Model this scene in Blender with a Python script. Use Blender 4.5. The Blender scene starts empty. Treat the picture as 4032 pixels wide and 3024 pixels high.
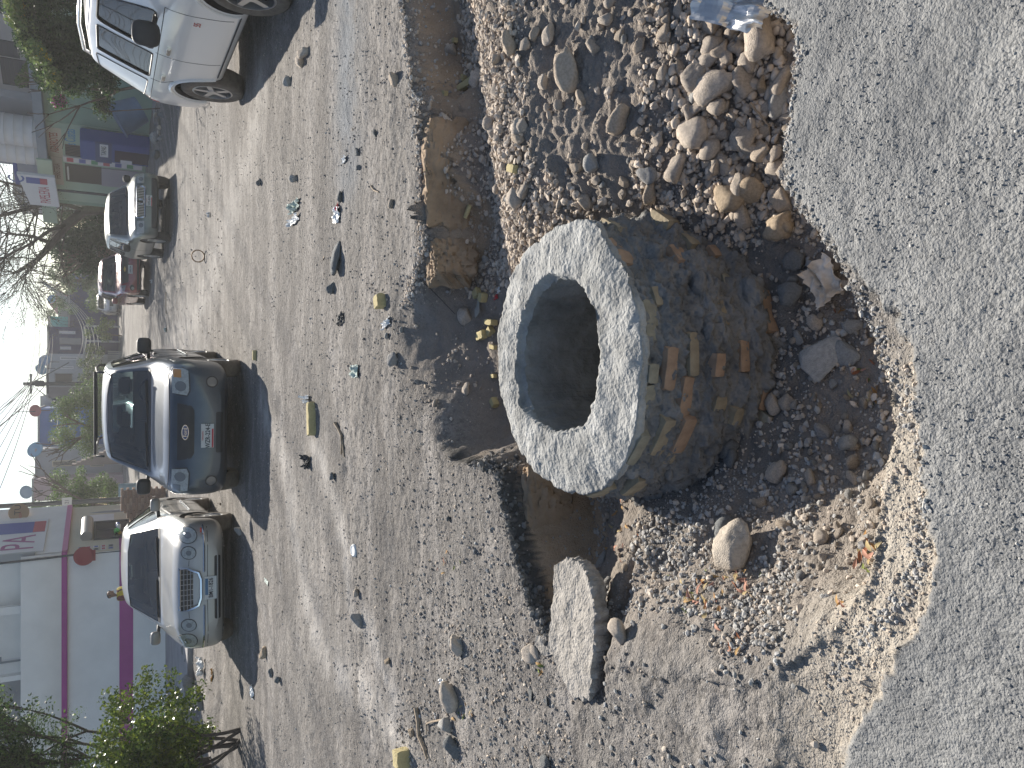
import bpy, bmesh, math, random
import numpy as np
from mathutils import Vector, Matrix, Euler, geometry
from mathutils.bvhtree import BVHTree
R = math.radians
rng = np.random.default_rng(7)
random.seed(7)
scene = bpy.context.scene
COL = scene.collection

# ---------------------------------------------------------------- camera
CAM_H = 1.6
PITCH = R(27.67)
FPX = 3028.0                                   # focal length in pixels of the 4032 px wide photograph
cam_d = bpy.data.cameras.new('camera'); cam = bpy.data.objects.new('camera', cam_d); COL.objects.link(cam)
cam_d.sensor_width = 36.0; cam_d.lens = FPX / 4032 * 36.0
cam_d.clip_start = 0.05; cam_d.clip_end = 6000
_U = Vector((0, math.sin(PITCH), math.cos(PITCH))); _F = Vector((0, math.cos(PITCH), -math.sin(PITCH)))
_m = Matrix.Identity(4)                        # the photographer held the phone on its side: up in the world is left in the picture
for i, ax in enumerate((-_U, Vector((1, 0, 0)), -_F)):
    for j in range(3): _m[j][i] = ax[j]
_m.translation = Vector((0, 0, CAM_H))
cam.matrix_world = _m
scene.camera = cam

# ---------------------------------------------------------------- world, sun, exposure
SUN_EL, SUN_AZ = R(29), R(11)                  # azimuth from +Y towards +X
world = bpy.data.worlds.new('World'); scene.world = world; world.use_nodes = True
wn = world.node_tree.nodes; wl = world.node_tree.links
sky = wn.new('ShaderNodeTexSky'); sky.sky_type = 'NISHITA'; sky.sun_disc = False
sky.sun_elevation = SUN_EL; sky.sun_rotation = SUN_AZ
sky.air_density = 1.0; sky.dust_density = 0.4; sky.ozone_density = 1.0; sky.altitude = 500
wl.new(sky.outputs[0], wn['Background'].inputs[0]); wn['Background'].inputs[1].default_value = 0.068
sun_d = bpy.data.lights.new('sun', 'SUN'); sun = bpy.data.objects.new('sun', sun_d); COL.objects.link(sun)
sun_d.energy = 5.0; sun_d.angle = R(0.53); sun_d.color = (1.0, 0.93, 0.82)
SUN_DIR = Vector((math.sin(SUN_AZ) * math.cos(SUN_EL), math.cos(SUN_AZ) * math.cos(SUN_EL), math.sin(SUN_EL)))
sun.rotation_euler = SUN_DIR.to_track_quat('Z', 'Y').to_euler()
scene.view_settings.view_transform = 'Standard'; scene.view_settings.look = 'None'
scene.view_settings.gamma = 1.0; scene.view_settings.use_curve_mapping = False
scene.view_settings.exposure = 0.92
scene.cycles.max_bounces = 6; scene.cycles.diffuse_bounces = 3; scene.cycles.glossy_bounces = 3
scene.cycles.transmission_bounces = 6; scene.cycles.transparent_max_bounces = 12
scene.cycles.caustics_reflective = False; scene.cycles.caustics_refractive = False

# ---------------------------------------------------------------- helpers: picture measurements to points of the place
def ray(nx, ny):
    """direction of sight through native pixel (nx, ny) of the photograph"""
    cx = (3024 - ny - 1512) / FPX; cy = (2016 - nx) / FPX
    return (Vector((1, 0, 0)) * cx + _F + _U * cy).normalized()
EYE = Vector((0, 0, CAM_H))
def at(nx, ny, dist):
    """point seen at native pixel (nx, ny) standing dist metres ahead (world y)"""
    d = ray(nx, ny); return EYE + d * (dist / d.y)
def road_z(y):
    return 0.5 * (.026 * (min(max(y, 23), 61) - 23) + .026 * (min(max(y, 27), 65) - 27))

# ---------------------------------------------------------------- helpers: noise
_perm = rng.permutation(512).astype(np.int64)
_ang = rng.random(512) * 2 * np.pi
def perlin(x, y):
    xi = np.floor(x).astype(np.int64); yi = np.floor(y).astype(np.int64)
    xf = x - xi; yf = y - yi
    u = xf * xf * xf * (xf * (xf * 6 - 15) + 10); v = yf * yf * yf * (yf * (yf * 6 - 15) + 10)
    def g(ix, iy, dx, dy):
        a = _ang[_perm[(_perm[ix & 511] + iy) & 511]]
        return np.cos(a) * dx + np.sin(a) * dy
    n00 = g(xi, yi, xf, yf); n10 = g(xi + 1, yi, xf - 1, yf)
    n01 = g(xi, yi + 1, xf, yf - 1); n11 = g(xi + 1, yi + 1, xf - 1, yf - 1)
    return (n00 * (1 - u) + n10 * u) * (1 - v) + (n01 * (1 - u) + n11 * u) * v
def fbm(x, y, f, octv=4, gain=0.5, off=0.0):
    s = 0; a = 1.0
    for k in range(octv):
        s = s + a * perlin(x * f + 17.3 * k + off, y * f - 9.1 * k + off * 1.7); f *= 2.03; a *= gain
    return s
def sst(a, b, x):
    t = np.clip((x - a) / (b - a), 0, 1); return t * t * (3 - 2 * t)

# ---------------------------------------------------------------- helpers: materials
def mat(name, color=(0.5, 0.5, 0.5), rough=0.6, metal=0.0, spec=0.5, nscale=0, namt=0.0, bump=0.0, bscale=0, coat=0.0, dust=0.0, trans=0.0, ncol=None):
    m = bpy.data.materials.new(name); m.use_nodes = True
    nt = m.node_tree; N = nt.nodes; L = nt.links; b = N['Principled BSDF']
    b.inputs['Base Color'].default_value = (*color, 1); b.inputs['Roughness'].default_value = rough
    b.inputs['Metallic'].default_value = metal; b.inputs['Specular IOR Level'].default_value = spec
    b.inputs['Coat Weight'].default_value = coat; b.inputs['Coat Roughness'].default_value = 0.08
    b.inputs['Transmission Weight'].default_value = trans
    tc = N.new('ShaderNodeTexCoord')
    if nscale or dust:
        n = N.new('ShaderNodeTexNoise'); n.inputs['Scale'].default_value = nscale or 4; n.inputs['Detail'].default_value = 6
        n.inputs['Roughness'].default_value = 0.62
        L.new(tc.outputs['Object'], n.inputs['Vector'])
        mr = N.new('ShaderNodeMapRange'); mr.inputs[1].default_value = 0.3; mr.inputs[2].default_value = 0.7
        L.new(n.outputs['Fac'], mr.inputs[0])
        mx = N.new('ShaderNodeMix'); mx.data_type = 'RGBA'
        c2 = ncol if ncol else tuple(max(0, c * (1 - namt)) for c in color)
        c1 = tuple(min(1, c * (1 + namt * 0.6)) for c in color)
        mx.inputs[6].default_value = (*c2, 1); mx.inputs[7].default_value = (*c1, 1)
        L.new(mr.outputs[0], mx.inputs[0]); out = mx.outputs[2]
        if dust:                                # grey-brown road dust gathering low on the body
            sp = N.new('ShaderNodeSeparateXYZ'); L.new(tc.outputs['Object'], sp.inputs[0])
            m2 = N.new('ShaderNodeMapRange'); m2.inputs[1].default_value = 0.95; m2.inputs[2].default_value = 0.2
            m2.inputs[3].default_value = 0.06; m2.inputs[4].default_value = dust; L.new(sp.outputs[2], m2.inputs[0])
            ma = N.new('ShaderNodeMath'); ma.operation = 'MULTIPLY_ADD'; L.new(mr.outputs[0], ma.inputs[0])
            ma.inputs[1].default_value = 0.35; L.new(m2.outputs[0], ma.inputs[2])
            mb = N.new('ShaderNodeMath'); mb.operation = 'MULTIPLY'; L.new(ma.outputs[0], mb.inputs[0]); L.new(m2.outputs[0], mb.inputs[1]); mb.inputs[1].default_value = 1
            mb.use_clamp = True
            m3 = N.new('ShaderNodeMix'); m3.data_type = 'RGBA'; m3.inputs[7].default_value = (0.27, 0.24, 0.21, 1)
            L.new(mb.outputs[0], m3.inputs[0]); L.new(out, m3.inputs[6]); out = m3.outputs[2]
            mrg = N.new('ShaderNodeMapRange'); mrg.inputs[3].default_value = rough; mrg.inputs[4].default_value = 0.75
            L.new(mb.outputs[0], mrg.inputs[0]); L.new(mrg.outputs[0], b.inputs['Roughness'])
            if metal:
                mg = N.new('ShaderNodeMapRange'); mg.inputs[3].default_value = metal; mg.inputs[4].default_value = 0.0
                L.new(mb.outputs[0], mg.inputs[0]); L.new(mg.outputs[0], b.inputs['Metallic'])
        L.new(out, b.inputs['Base Color'])
    if bump:
        n = N.new('ShaderNodeTexNoise'); n.inputs['Scale'].default_value = bscale or 40; n.inputs['Detail'].default_value = 5
        L.new(tc.outputs['Object'], n.inputs['Vector'])
        bp = N.new('ShaderNodeBump'); bp.inputs['Strength'].default_value = 1.0; bp.inputs['Distance'].default_value = bump
        L.new(n.outputs['Fac'], bp.inputs['Height']); L.new(bp.outputs[0], b.inputs['Normal'])
    return m

def glass_mat(name, tint=(0.35, 0.45, 0.44), op=0.35, rough=0.03):
    """thin tinted pane: mixes a see-through tint, a film of dust and a clear reflection"""
    m = bpy.data.materials.new(name); m.use_nodes = True
    N = m.node_tree.nodes; L = m.node_tree.links; N.remove(N['Principled BSDF'])
    o = N['Material Output']
    t = N.new('ShaderNodeBsdfTransparent'); t.inputs[0].default_value = (*tint, 1)
    g = N.new('ShaderNodeBsdfGlossy'); g.inputs['Roughness'].default_value = rough
    d = N.new('ShaderNodeBsdfDiffuse'); d.inputs[0].default_value = (0.3, 0.3, 0.29, 1)
    m1 = N.new('ShaderNodeMixShader'); m1.inputs[0].default_value = op; L.new(t.outputs[0], m1.inputs[1]); L.new(d.outputs[0], m1.inputs[2])
    f = N.new('ShaderNodeFresnel'); f.inputs[0].default_value = 1.5
    m2 = N.new('ShaderNodeMixShader'); L.new(f.outputs[0], m2.inputs[0]); L.new(m1.outputs[0], m2.inputs[1]); L.new(g.outputs[0], m2.inputs[2])
    L.new(m2.outputs[0], o.inputs[0]); return m

def attr_mat(name, rough=0.9, bump=0.0, bscale=60, attr='col', nscale=30, namt=0.25, trans=0.0):
    """colour comes from a per-vertex colour of the thing's own material (stone, leaf), varied by noise"""
    m = bpy.data.materials.new(name); m.use_nodes = True
    N = m.node_tree.nodes; L = m.node_tree.links; b = N['Principled BSDF']
    b.inputs['Roughness'].default_value = rough; b.inputs['Specular IOR Level'].default_value = 0.3
    a = N.new('ShaderNodeAttribute'); a.attribute_name = attr
    tc = N.new('ShaderNodeTexCoord'); n = N.new('ShaderNodeTexNoise'); n.inputs['Scale'].default_value = nscale; n.inputs['Detail'].default_value = 5
    L.new(tc.outputs['Object'], n.inputs['Vector'])
    mr = N.new('ShaderNodeMapRange'); mr.inputs[1].default_value = 0.3; mr.inputs[2].default_value = 0.7
    mr.inputs[3].default_value = 1 - namt; mr.inputs[4].default_value = 1 + namt; L.new(n.outputs['Fac'], mr.inputs[0])
    mx = N.new('ShaderNodeMix'); mx.data_type = 'RGBA'; mx.blend_type = 'MULTIPLY'; mx.inputs[0].default_value = 1
    L.new(a.outputs['Color'], mx.inputs[6])
    cc = N.new('ShaderNodeCombineXYZ')
    for i in range(3): L.new(mr.outputs[0], cc.inputs[i])
    L.new(cc.outputs[0], mx.inputs[7]); L.new(mx.outputs[2], b.inputs['Base Color'])
    if bump:
        n2 = N.new('ShaderNodeTexNoise'); n2.inputs['Scale'].default_value = bscale; n2.inputs['Detail'].default_value = 6
        L.new(tc.outputs['Object'], n2.inputs['Vector'])
        bp = N.new('ShaderNodeBump'); bp.inputs['Distance'].default_value = bump; L.new(n2.outputs['Fac'], bp.inputs['Height']); L.new(bp.outputs[0], b.inputs['Normal'])
    if trans:
        o = N['Material Output']; tr = N.new('ShaderNodeBsdfTranslucent'); L.new(mx.outputs[2], tr.inputs[0])
        ms = N.new('ShaderNodeMixShader'); ms.inputs[0].default_value = trans
        L.new(b.outputs[0], ms.inputs[1]); L.new(tr.outputs[0], ms.inputs[2]); L.new(ms.outputs[0], o.inputs[0])
    return m

# ---------------------------------------------------------------- helpers: objects
def tag(o, label=None, cat=None, group=None, kind=None):
    if label: o['label'] = label
    if cat: o['category'] = cat
    if group: o['group'] = group
    if kind: o['kind'] = kind
    return o
def thing(name, loc, rz=0.0, label=None, cat=None, group=None):
    o = bpy.data.objects.new(name, None); COL.objects.link(o); o.location = loc; o.rotation_euler = (0, 0, rz)
    o.empty_display_size = 0.2
    return tag(o, label, cat, group)
def link(name, me, m=None, parent=None, loc=None, rot=None, sc=None):
    o = bpy.data.objects.new(name, me); COL.objects.link(o)
    if m is not None and len(me.materials) == 0: me.materials.append(m)
    if parent: o.parent = parent
    if loc is not None: o.location = loc
    if rot is not None: o.rotation_euler = rot
    if sc is not None: o.scale = sc if hasattr(sc, '__len__') else (sc, sc, sc)
    return o
def np_mesh(name, V, F, smooth=False, col=None):
    """mesh from arrays; F is (n,3) or (n,4)"""
    V = np.asarray(V, np.float32); F = np.asarray(F, np.int32); k = F.shape[1]
    me = bpy.data.meshes.new(name); me.vertices.add(len(V)); me.vertices.foreach_set('co', V.ravel())
    me.loops.add(F.size); me.loops.foreach_set('vertex_index', F.ravel())
    me.polygons.add(len(F)); me.polygons.foreach_set('loop_start', np.arange(0, F.size, k, dtype=np.int32))
    me.polygons.foreach_set('use_smooth', np.full(len(F), smooth))
    if col is not None:
        a = me.attributes.new('col', 'FLOAT_COLOR', 'POINT')
        c = np.ones((len(V), 4), np.float32); c[:, :3] = col; a.data.foreach_set('color', c.ravel())
    me.update(calc_edges=True); return me
def bm_mesh(name, bm, smooth=False, sharp=None):
    bmesh.ops.recalc_face_normals(bm, faces=bm.faces)
    if smooth:
        for f in bm.faces: f.smooth = True
        if sharp is not None:
            for e in bm.edges:
                if len(e.link_faces) != 2 or e.calc_face_angle(0) > sharp: e.smooth = False
    me = bpy.data.meshes.new(name); bm.to_mesh(me); bm.free(); return me
def add_box(bm, x0, x1, y0, y1, z0, z1, mtx=None):
    v = [bm.verts.new(p) for p in ((x0,y0,z0),(x1,y0,z0),(x1,y1,z0),(x0,y1,z0),(x0,y0,z1),(x1,y0,z1),(x1,y1,z1),(x0,y1,z1))]
    if mtx is not None:
        for q in v: q.co = mtx @ q.co
    for f in ((3,2,1,0),(4,5,6,7),(0,1,5,4),(1,2,6,5),(2,3,7,6),(3,0,4,7)): bm.faces.new([v[i] for i in f])
    return v
def box(name, m, parent, x0, x1, y0, y1, z0, z1, bevel=0.0, mtx=None):
    bm = bmesh.new(); add_box(bm, x0, x1, y0, y1, z0, z1, mtx)
    if bevel: bmesh.ops.bevel(bm, geom=bm.edges[:], offset=bevel, segments=2, affect='EDGES')
    return link(name, bm_mesh(name, bm, smooth=bool(bevel), sharp=R(40)), m, parent)
def add_tube(bm, pts, rads, n=8, cap=True):
    pts = [Vector(p) for p in pts]
    if not hasattr(rads, '__len__'): rads = [rads] * len(pts)
    rings = []; prev = None
    for i, p in enumerate(pts):
        d = (pts[min(i + 1, len(pts) - 1)] - pts[max(i - 1, 0)]).normalized()
        if prev is None:
            a = d.cross(Vector((0, 0, 1)));
            if a.length < 0.1: a = d.cross(Vector((1, 0, 0)))
            a.normalize()
        else:
            a = (prev - d * prev.dot(d)).normalized()
        prev = a; b = d.cross(a)
        rings.append([bm.verts.new(p + (a * math.cos(t) + b * math.sin(t)) * rads[i]) for t in [2 * math.pi * k / n for k in range(n)]])
    for r0, r1 in zip(rings, rings[1:]):
        for k in range(n): bm.faces.new((r0[k], r0[(k + 1) % n], r1[(k + 1) % n], r1[k]))
    if cap: bm.faces.new(rings[0][::-1]); bm.faces.new(rings[-1])
def tube(name, m, parent, pts, rads, n=8):
    bm = bmesh.new(); add_tube(bm, pts, rads, n); return link(name, bm_mesh(name, bm, True, R(50)), m, parent)
def add_lathe(bm, prof, n=32, axis='z', mtx=None, a0=0.0):
    """prof: list of (radius, height)"""
    rings = []
    for r, h in prof:
        ring = []
        for k in range(n):
            t = 2 * math.pi * k / n + a0
            p = Vector((r * math.cos(t), r * math.sin(t), h)) if axis == 'z' else Vector((h, r * math.cos(t), r * math.sin(t)))
            ring.append(bm.verts.new(mtx @ p if mtx else p))
        rings.append(ring)
    for r0, r1 in zip(rings, rings[1:]):
        for k in range(n): bm.faces.new((r0[k], r0[(k + 1) % n], r1[(k + 1) % n], r1[k]))
    return rings
def text(s, size, m, parent, loc, rot, xs=1.0, name='lettering', ext=0.002, align='CENTER', bold=0.0):
    cu = bpy.data.curves.new('t', 'FONT'); cu.body = s; cu.size = size; cu.extrude = ext; cu.align_x = align; cu.align_y = 'CENTER'
    cu.resolution_u = 3; cu.offset = bold * size
    o = bpy.data.objects.new('t', cu); COL.objects.link(o)
    dg = bpy.context.evaluated_depsgraph_get()
    me = bpy.data.meshes.new_from_object(o.evaluated_get(dg)); me.name = name
    bpy.data.objects.remove(o); bpy.data.curves.remove(cu); me.materials.clear()
    return link(name, me, m, parent, loc, rot, (xs, 1, 1))
def poly_plate(name, m, parent, pts, th, mtx=None):
    """flat plate: outline pts (x,y) extruded th along z, optionally transformed"""
    bm = bmesh.new(); v = [bm.verts.new((p[0], p[1], 0)) for p in pts]; f = bm.faces.new(v)
    r = bmesh.ops.extrude_face_region(bm, geom=[f])
    for q in r['geom']:
        if isinstance(q, bmesh.types.BMVert): q.co.z += th
    if mtx: bmesh.ops.transform(bm, matrix=mtx, verts=bm.verts)
    return link(name, bm_mesh(name, bm), m, parent)
def copy_thing(o, **kw):
    c = o.copy(); COL.objects.link(c)
    for ch in list(o.children):
        d = ch.copy(); COL.objects.link(d); d.parent = c
        for g in list(ch.children):
            e = g.copy(); COL.objects.link(e); e.parent = d
    for k, v in kw.items(): setattr(c, k, v)
    return c
# ================================================================ THE GROUND: one sheet, fine where the dig is
def sdf_poly(px, py, poly):
    """signed distance, positive inside"""
    P = np.array(poly); d = np.full(px.shape, 1e9); inside = np.zeros(px.shape, bool)
    n = len(P)
    for i in range(n):
        ax, ay = P[i]; bx, by = P[(i + 1) % n]; ex, ey = bx - ax, by - ay
        wx, wy = px - ax, py - ay
        t = np.clip((wx * ex + wy * ey) / (ex * ex + ey * ey + 1e-12), 0, 1)
        d = np.minimum(d, (wx - ex * t) ** 2 + (wy - ey * t) ** 2)
        c = ((ay > py) != (by > py)) & (px < (bx - ax) * (py - ay) / (by - ay + 1e-12) + ax)
        inside ^= c
    return np.where(inside, 1, -1) * np.sqrt(d)
DIG = [(3.6,1.75),(2.4,1.66),(1.7,1.60),(1.3,1.60),(1.07,1.57),(.95,1.47),(.88,1.45),(.68,1.49),(.56,1.51),(.48,1.47),(.37,1.38),(.30,1.32),(.21,1.28),(.10,1.23),
       (.0,1.19),(-.08,1.165),(-.16,1.18),(-.28,1.205),(-.39,1.235),(-.49,1.27),(-.60,1.33),(-.72,1.42),(-.84,1.60),(-.90,1.75),(-.95,1.95),(-1.0,2.25),(-1.14,2.42),
       (-1.2,2.55),(-1.08,2.72),(-.97,2.88),(-.76,3.01),(-.55,3.12),(-.42,3.17),(-.39,3.4),(-.42,3.7),(-.34,3.95),(-.2,4.26),(-.06,4.58),(.24,4.76),(.48,4.6),(.62,4.3),
       (.78,4.17),(.9,4.14),(1.16,4.22),(1.43,4.22),(1.64,4.22),(1.79,4.33),(2.36,4.5),(3.4,4.75),(4.2,4.6),(4.4,3.4),(4.2,2.2)]
CTRL = np.array([(0,1.5,-.5),(.3,1.6,-.52),(-.2,1.6,-.45),(0,1.9,-.5),(.5,1.85,-.5),(.8,1.85,-.45),(-.3,1.9,-.40),(-.5,2.0,-.31),(-.35,1.45,-.34),(0,1.32,-.44),
 (.2,2.2,-.5),(-.5,1.5,-.25),(-.7,1.8,-.15),(-.85,2.2,-.12),(-.62,2.35,-.2),(-.5,2.7,-.34),(-.85,2.85,-.33),(-1.0,2.6,-.13),(-.4,3.0,-.38),(-.15,3.5,-.38),
 (.1,3.7,-.38),(.2,4.1,-.27),(.2,4.55,-.05),(-.05,4.3,-.13),(.45,3.8,-.35),(.5,3.4,-.25),(.7,3.8,-.34),(.9,4.0,-.36),(1.3,4.1,-.34),(2,4.25,-.32),(2,3.95,-.27),
 (1.3,3.8,-.28),(.85,3.6,-.26),(.75,3.2,-.12),(1.2,3.25,-.05),(1.8,3.4,-.03),(2.6,3.6,0),(.8,2.8,-.17),(1.4,2.8,-.12),(2.2,2.9,-.03),(.8,2.35,-.27),(1.2,2.3,-.22),
 (1.8,2.3,-.16),(1.0,1.85,-.42),(1.5,1.85,-.38),(.6,1.62,-.48),(2.2,1.9,-.32),(3.4,3,0.02),(3.4,2.2,-.15),(3,4.3,-.28),(.3,3.0,-.3),(.65,2.6,-.3),(4,3.5,0.0)])
WID = np.array([(2.4,1.66,.02),(1.07,1.57,.015),(.5,1.47,.015),(.1,1.2,.02),(-.2,1.19,.04),(-.44,1.25,.10),(-.74,1.42,.30),(-.95,1.95,.45),(-1.1,2.4,.25),(-1.1,2.7,.09),
 (-.76,3.0,.10),(-.42,3.17,.09),(-.40,3.6,.16),(-.2,4.26,.5),(.24,4.76,.7),(.5,4.5,.35),(.78,4.2,.12),(1.2,4.2,.07),(1.7,4.25,.08),(2.4,4.5,.1),(4.3,3.4,.4)])
def rbf_fit(pts, eps=0.35):
    d = np.linalg.norm(pts[:, None, :2] - pts[None, :, :2], axis=2)
    return np.linalg.solve(np.exp(-(d / (eps * 1.9)) ** 2) + np.eye(len(pts)) * 0.03, pts[:, 2] + 0.25), eps * 1.9
_cw, _ce = rbf_fit(CTRL)
def idw(x, y, P, p=2.0):
    num = np.zeros_like(x); den = np.zeros_like(x)
    for a, b, c in P:
        w = 1 / ((x - a) ** 2 + (y - b) ** 2 + 1e-3) ** p; num += w * c; den += w
    return num / den
MH = (0.105, 2.66)                              # centre of the manhole
def road_zv(y): return 0.5 * (.026 * (np.clip(y, 23, 61) - 23) + .026 * (np.clip(y, 27, 65) - 27))
def ground(x, y):
    """height and material zones of the ground at arrays x, y"""
    x = np.asarray(x, float); y = np.asarray(y, float)
    near = (x > -2.2) & (x < 5.2) & (y > 0.5) & (y < 5.8)
    r = np.hypot(x, y)
    z = road_zv(y)
    far = 1 - sst(30, 120, r)
    z = z + far * (0.022 * fbm(x, y, 0.55, 3) + 0.010 * fbm(x, y * 1.6, 2.3, 3, off=3) * sst(1.2, 2.5, y))
    z = z + 0.0045 * fbm(x, y, 14, 3, .6, off=5) * (1 - sst(6, 12, r)) 
    z = z + sst(3.2, 5, y) * far * (0.014 * fbm(x, y, 2.6, 4, .62, off=55) + 0.010 * np.abs(fbm(x, y, 7, 3, .6, off=58))) * (.5 + sst(-.3, .4, fbm(x, y * 2, .5, 2, off=90)))
    # tyre tracks worn along the street
    for cx_, w_ in ((-0.55, .22), (-2.3, .25), (1.7, .25), (3.3, .3)):
        c = cx_ + 0.05 * (y - 6) + .25 * np.sin(y * .35)
        z = z - 0.012 * np.exp(-((x - c) / w_) ** 2) * sst(5.5, 7, y) * far
    # heaped dirt beyond the kerb at the right and the left
    z = z + 0.28 * np.exp(-(((x - 8.3) / 1.6) ** 2 + ((y - 24.5) / 4.5) ** 2)) * (1 + .5 * fbm(x, y, 1.2, 3))
    z = z + 0.16 * np.exp(-(((x + 5.6) / 0.9) ** 2 + ((y - 13.4) / 1.6) ** 2)) * (1 + .8 * fbm(x, y, 2.2, 3))
    def along(P, w0):
        P = np.array(P); d = np.full(x.shape, 9.0)
        for a_, b_ in zip(P[:-1], P[1:]):
            e_ = b_ - a_; tt = np.clip(((x - a_[0]) * e_[0] + (y - a_[1]) * e_[1]) / (e_ @ e_), 0, 1); d = np.minimum(d, np.hypot(x - a_[0] - tt * e_[0], y - a_[1] - tt * e_[1]))
        return np.exp(-(d / w0) ** 2)
    wob = .6 + .9 * fbm(x, y, 3.0, 4, .65, off=120)
    pale = np.maximum(np.maximum(along([(-.2, 9.5), (-.96, 7.85), (-1.8, 7.39), (-2.19, 6.74), (-2.29, 6.26), (-2.12, 5.16), (-2.25, 4.5), (-2.6, 3.9)], .20), along([(-.5, 6.9), (-1.01, 6.0), (-1.63, 5.55), (-1.73, 5.16), (-2.0, 4.6)], .13)), .8 * along([(3.4, 9.5), (2.4, 12), (1.4, 17), (1.2, 26)], .5)) * np.clip(wob, 0, 1)
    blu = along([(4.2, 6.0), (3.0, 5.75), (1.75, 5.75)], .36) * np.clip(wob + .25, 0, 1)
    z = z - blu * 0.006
    asph = np.zeros_like(x); clay = np.zeros_like(x); dig = np.zeros_like(x); tan = np.zeros_like(x); cem = np.zeros_like(x); blk = np.zeros_like(x)
    if near.any():
        X, Y = x[near], y[near]
        jx = X + 0.030 * fbm(X, Y, 3.1, 4, .62, off=11) + .011 * fbm(X, Y, 27, 3, .7, off=12); jy = Y + 0.030 * fbm(X, Y, 3.1, 4, .62, off=23) + .011 * fbm(X, Y, 27, 3, .7, off=24)
        s = sdf_poly(jx, jy, DIG)
        w = idw(X, Y, WID)
        zc = np.zeros_like(X) - 0.25
        for (a, b, _), c in zip(CTRL, _cw): zc += c * np.exp(-((X - a) ** 2 + (Y - b) ** 2) / _ce ** 2)
        zc = np.clip(zc, -.56, .06)
        rough = 0.012 * fbm(X, Y, 5, 5, .62, off=2) + 0.004 * fbm(X, Y, 38, 2, off=8)
        lum = 0.022 * fbm(X, Y, 8, 4, .6, off=31)
        zc = zc + rough + lum * sst(0.0, 0.1, s)
        t = sst(0, 1, np.clip(s / w, 0, 1)) ** 0.8
        z0 = z[near]
        zz = z0 * (1 - t) + zc * t
        # crumbled lip outside the edge of the broken paving
        lip = np.exp(-(np.maximum(-s, 0) / 0.05) ** 2) * (s < 0)
        zz = zz - 0.012 * lip * (0.6 + fbm(X, Y, 9, 3, off=41))
        # the lit rubble band between paving and pit at the lower left
        a_n = (Y < 1.75) & (X < 2.6)
        pave = sdf_poly(jx + .012 * fbm(X, Y, 22, 2, off=3), jy + .012 * fbm(X, Y, 22, 2, off=4), [(6,-1),(6,1.72),(2.4,1.64),(1.7,1.58),(1.3,1.585),(1.07,1.555),(.95,1.455),(.88,1.435),(.68,1.475),(.56,1.495),(.48,1.455),
             (.35,1.33),(.24,1.235),(.16,1.175),(.07,1.135),(-.08,1.115),(-.26,1.085),(-.33,1.075),(-.42,1.07),(-.51,1.09),(-.57,1.125),(-.64,1.165),(-.69,1.175),(-.78,1.21),(-.86,1.28),(-1.01,1.33),(-1.5,1.45),(-3,1.6),(-3,-1)])
        zz = zz - 0.020 * (1 - sst(-.012, .01, pave)) * (Y < 1.5) * (1 - t) * sst(1.55, 1.35, Y)
        asph_n = sst(-.01, .015, pave) * (1 - t)
        # coarse tar-bound stone relief of the paving
        zz = zz + asph_n * (0.0035 * np.abs(fbm(X, Y, 45, 3, .7, off=6)) + 0.002 * fbm(X, Y, 110, 2, off=9))
        # second broken paving edge behind the trench at the left, black underneath
        e2 = np.exp(-((s + .0) / .02) ** 2) * sst(2.7, 2.9, Y) * sst(-.3, -.45, X)
        zz = zz + 0.012 * e2
        # rubble slope and clods
        cl = np.abs(fbm(X, Y, 13, 3, .55, off=61)); slope = t * sst(.02, .1, s)
        zz = zz + slope * 0.022 * (cl - .2) * sst(.5, .9, X)
        rr = np.hypot(X - MH[0], Y - MH[1])
        zz = zz - .15 * np.exp(-(((Y - 2.40 - .10 * (X + .9)) / .030) ** 2)) * sst(-1.2, -1.1, X) * sst(-.62, -.72, X)
        zz = zz + .030 * np.maximum(0, fbm(X, Y, 4.2, 4, .6, off=101)) * sst(-.3, -.5, X) * sst(2.6, 2.4, Y) * (1 - asph_n)
        bulge = np.exp(-(((X - 1.28) / .42) ** 4)) * np.exp(-(((Y - 4.10 - .05 * np.sin(X * 9)) / .10) ** 2))
        zz = zz + bulge * (.20 + .10 * fbm(X, Y, 7, 4, .7, off=71)) * (zz < -.05)
        zz = np.where(rr < .47, np.minimum(zz, -.3 - 1.6 * sst(.47, .40, rr)), zz)
        z[near] = zz
        asph[near] = asph_n
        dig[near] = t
        clay[near] = (np.exp(-((s - .09) / .10) ** 2) * sst(2.75, 2.95, Y) * (t > .05)) * (0.55 + .8 * fbm(X, Y, 3, 3, off=77)) * (1 - sst(4.3, 4.4, Y) * (X < .6))
        tan[near] = sst(1.62, 1.25, Y) * sst(.2, -.15, X) * (1 - asph_n) * sst(-1.6, -.8, X)
        cem[near] = np.exp(-(np.maximum(rr - .58, 0) / .22) ** 2) * t * sst(2.7, 2.1, Y)
        dep = z0 - zz + .012 * fbm(X, Y, 20, 2, off=90)
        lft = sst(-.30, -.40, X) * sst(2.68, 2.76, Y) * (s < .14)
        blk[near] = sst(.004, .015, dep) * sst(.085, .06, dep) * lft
        wall = sst(.06, .09, dep) * (s < .2) * (s > -.02)
        clay[near] = np.clip(wall * sst(2.68, 2.9, Y) * (sst(-.3, -.5, X) * .95 + sst(.55, .8, X) * (.75 + 1.1 * fbm(X, Y, 2.4, 3, off=77)) ) , 0, 1)
    return z, asph, clay, dig, tan, cem, blk, pale, blu

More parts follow.
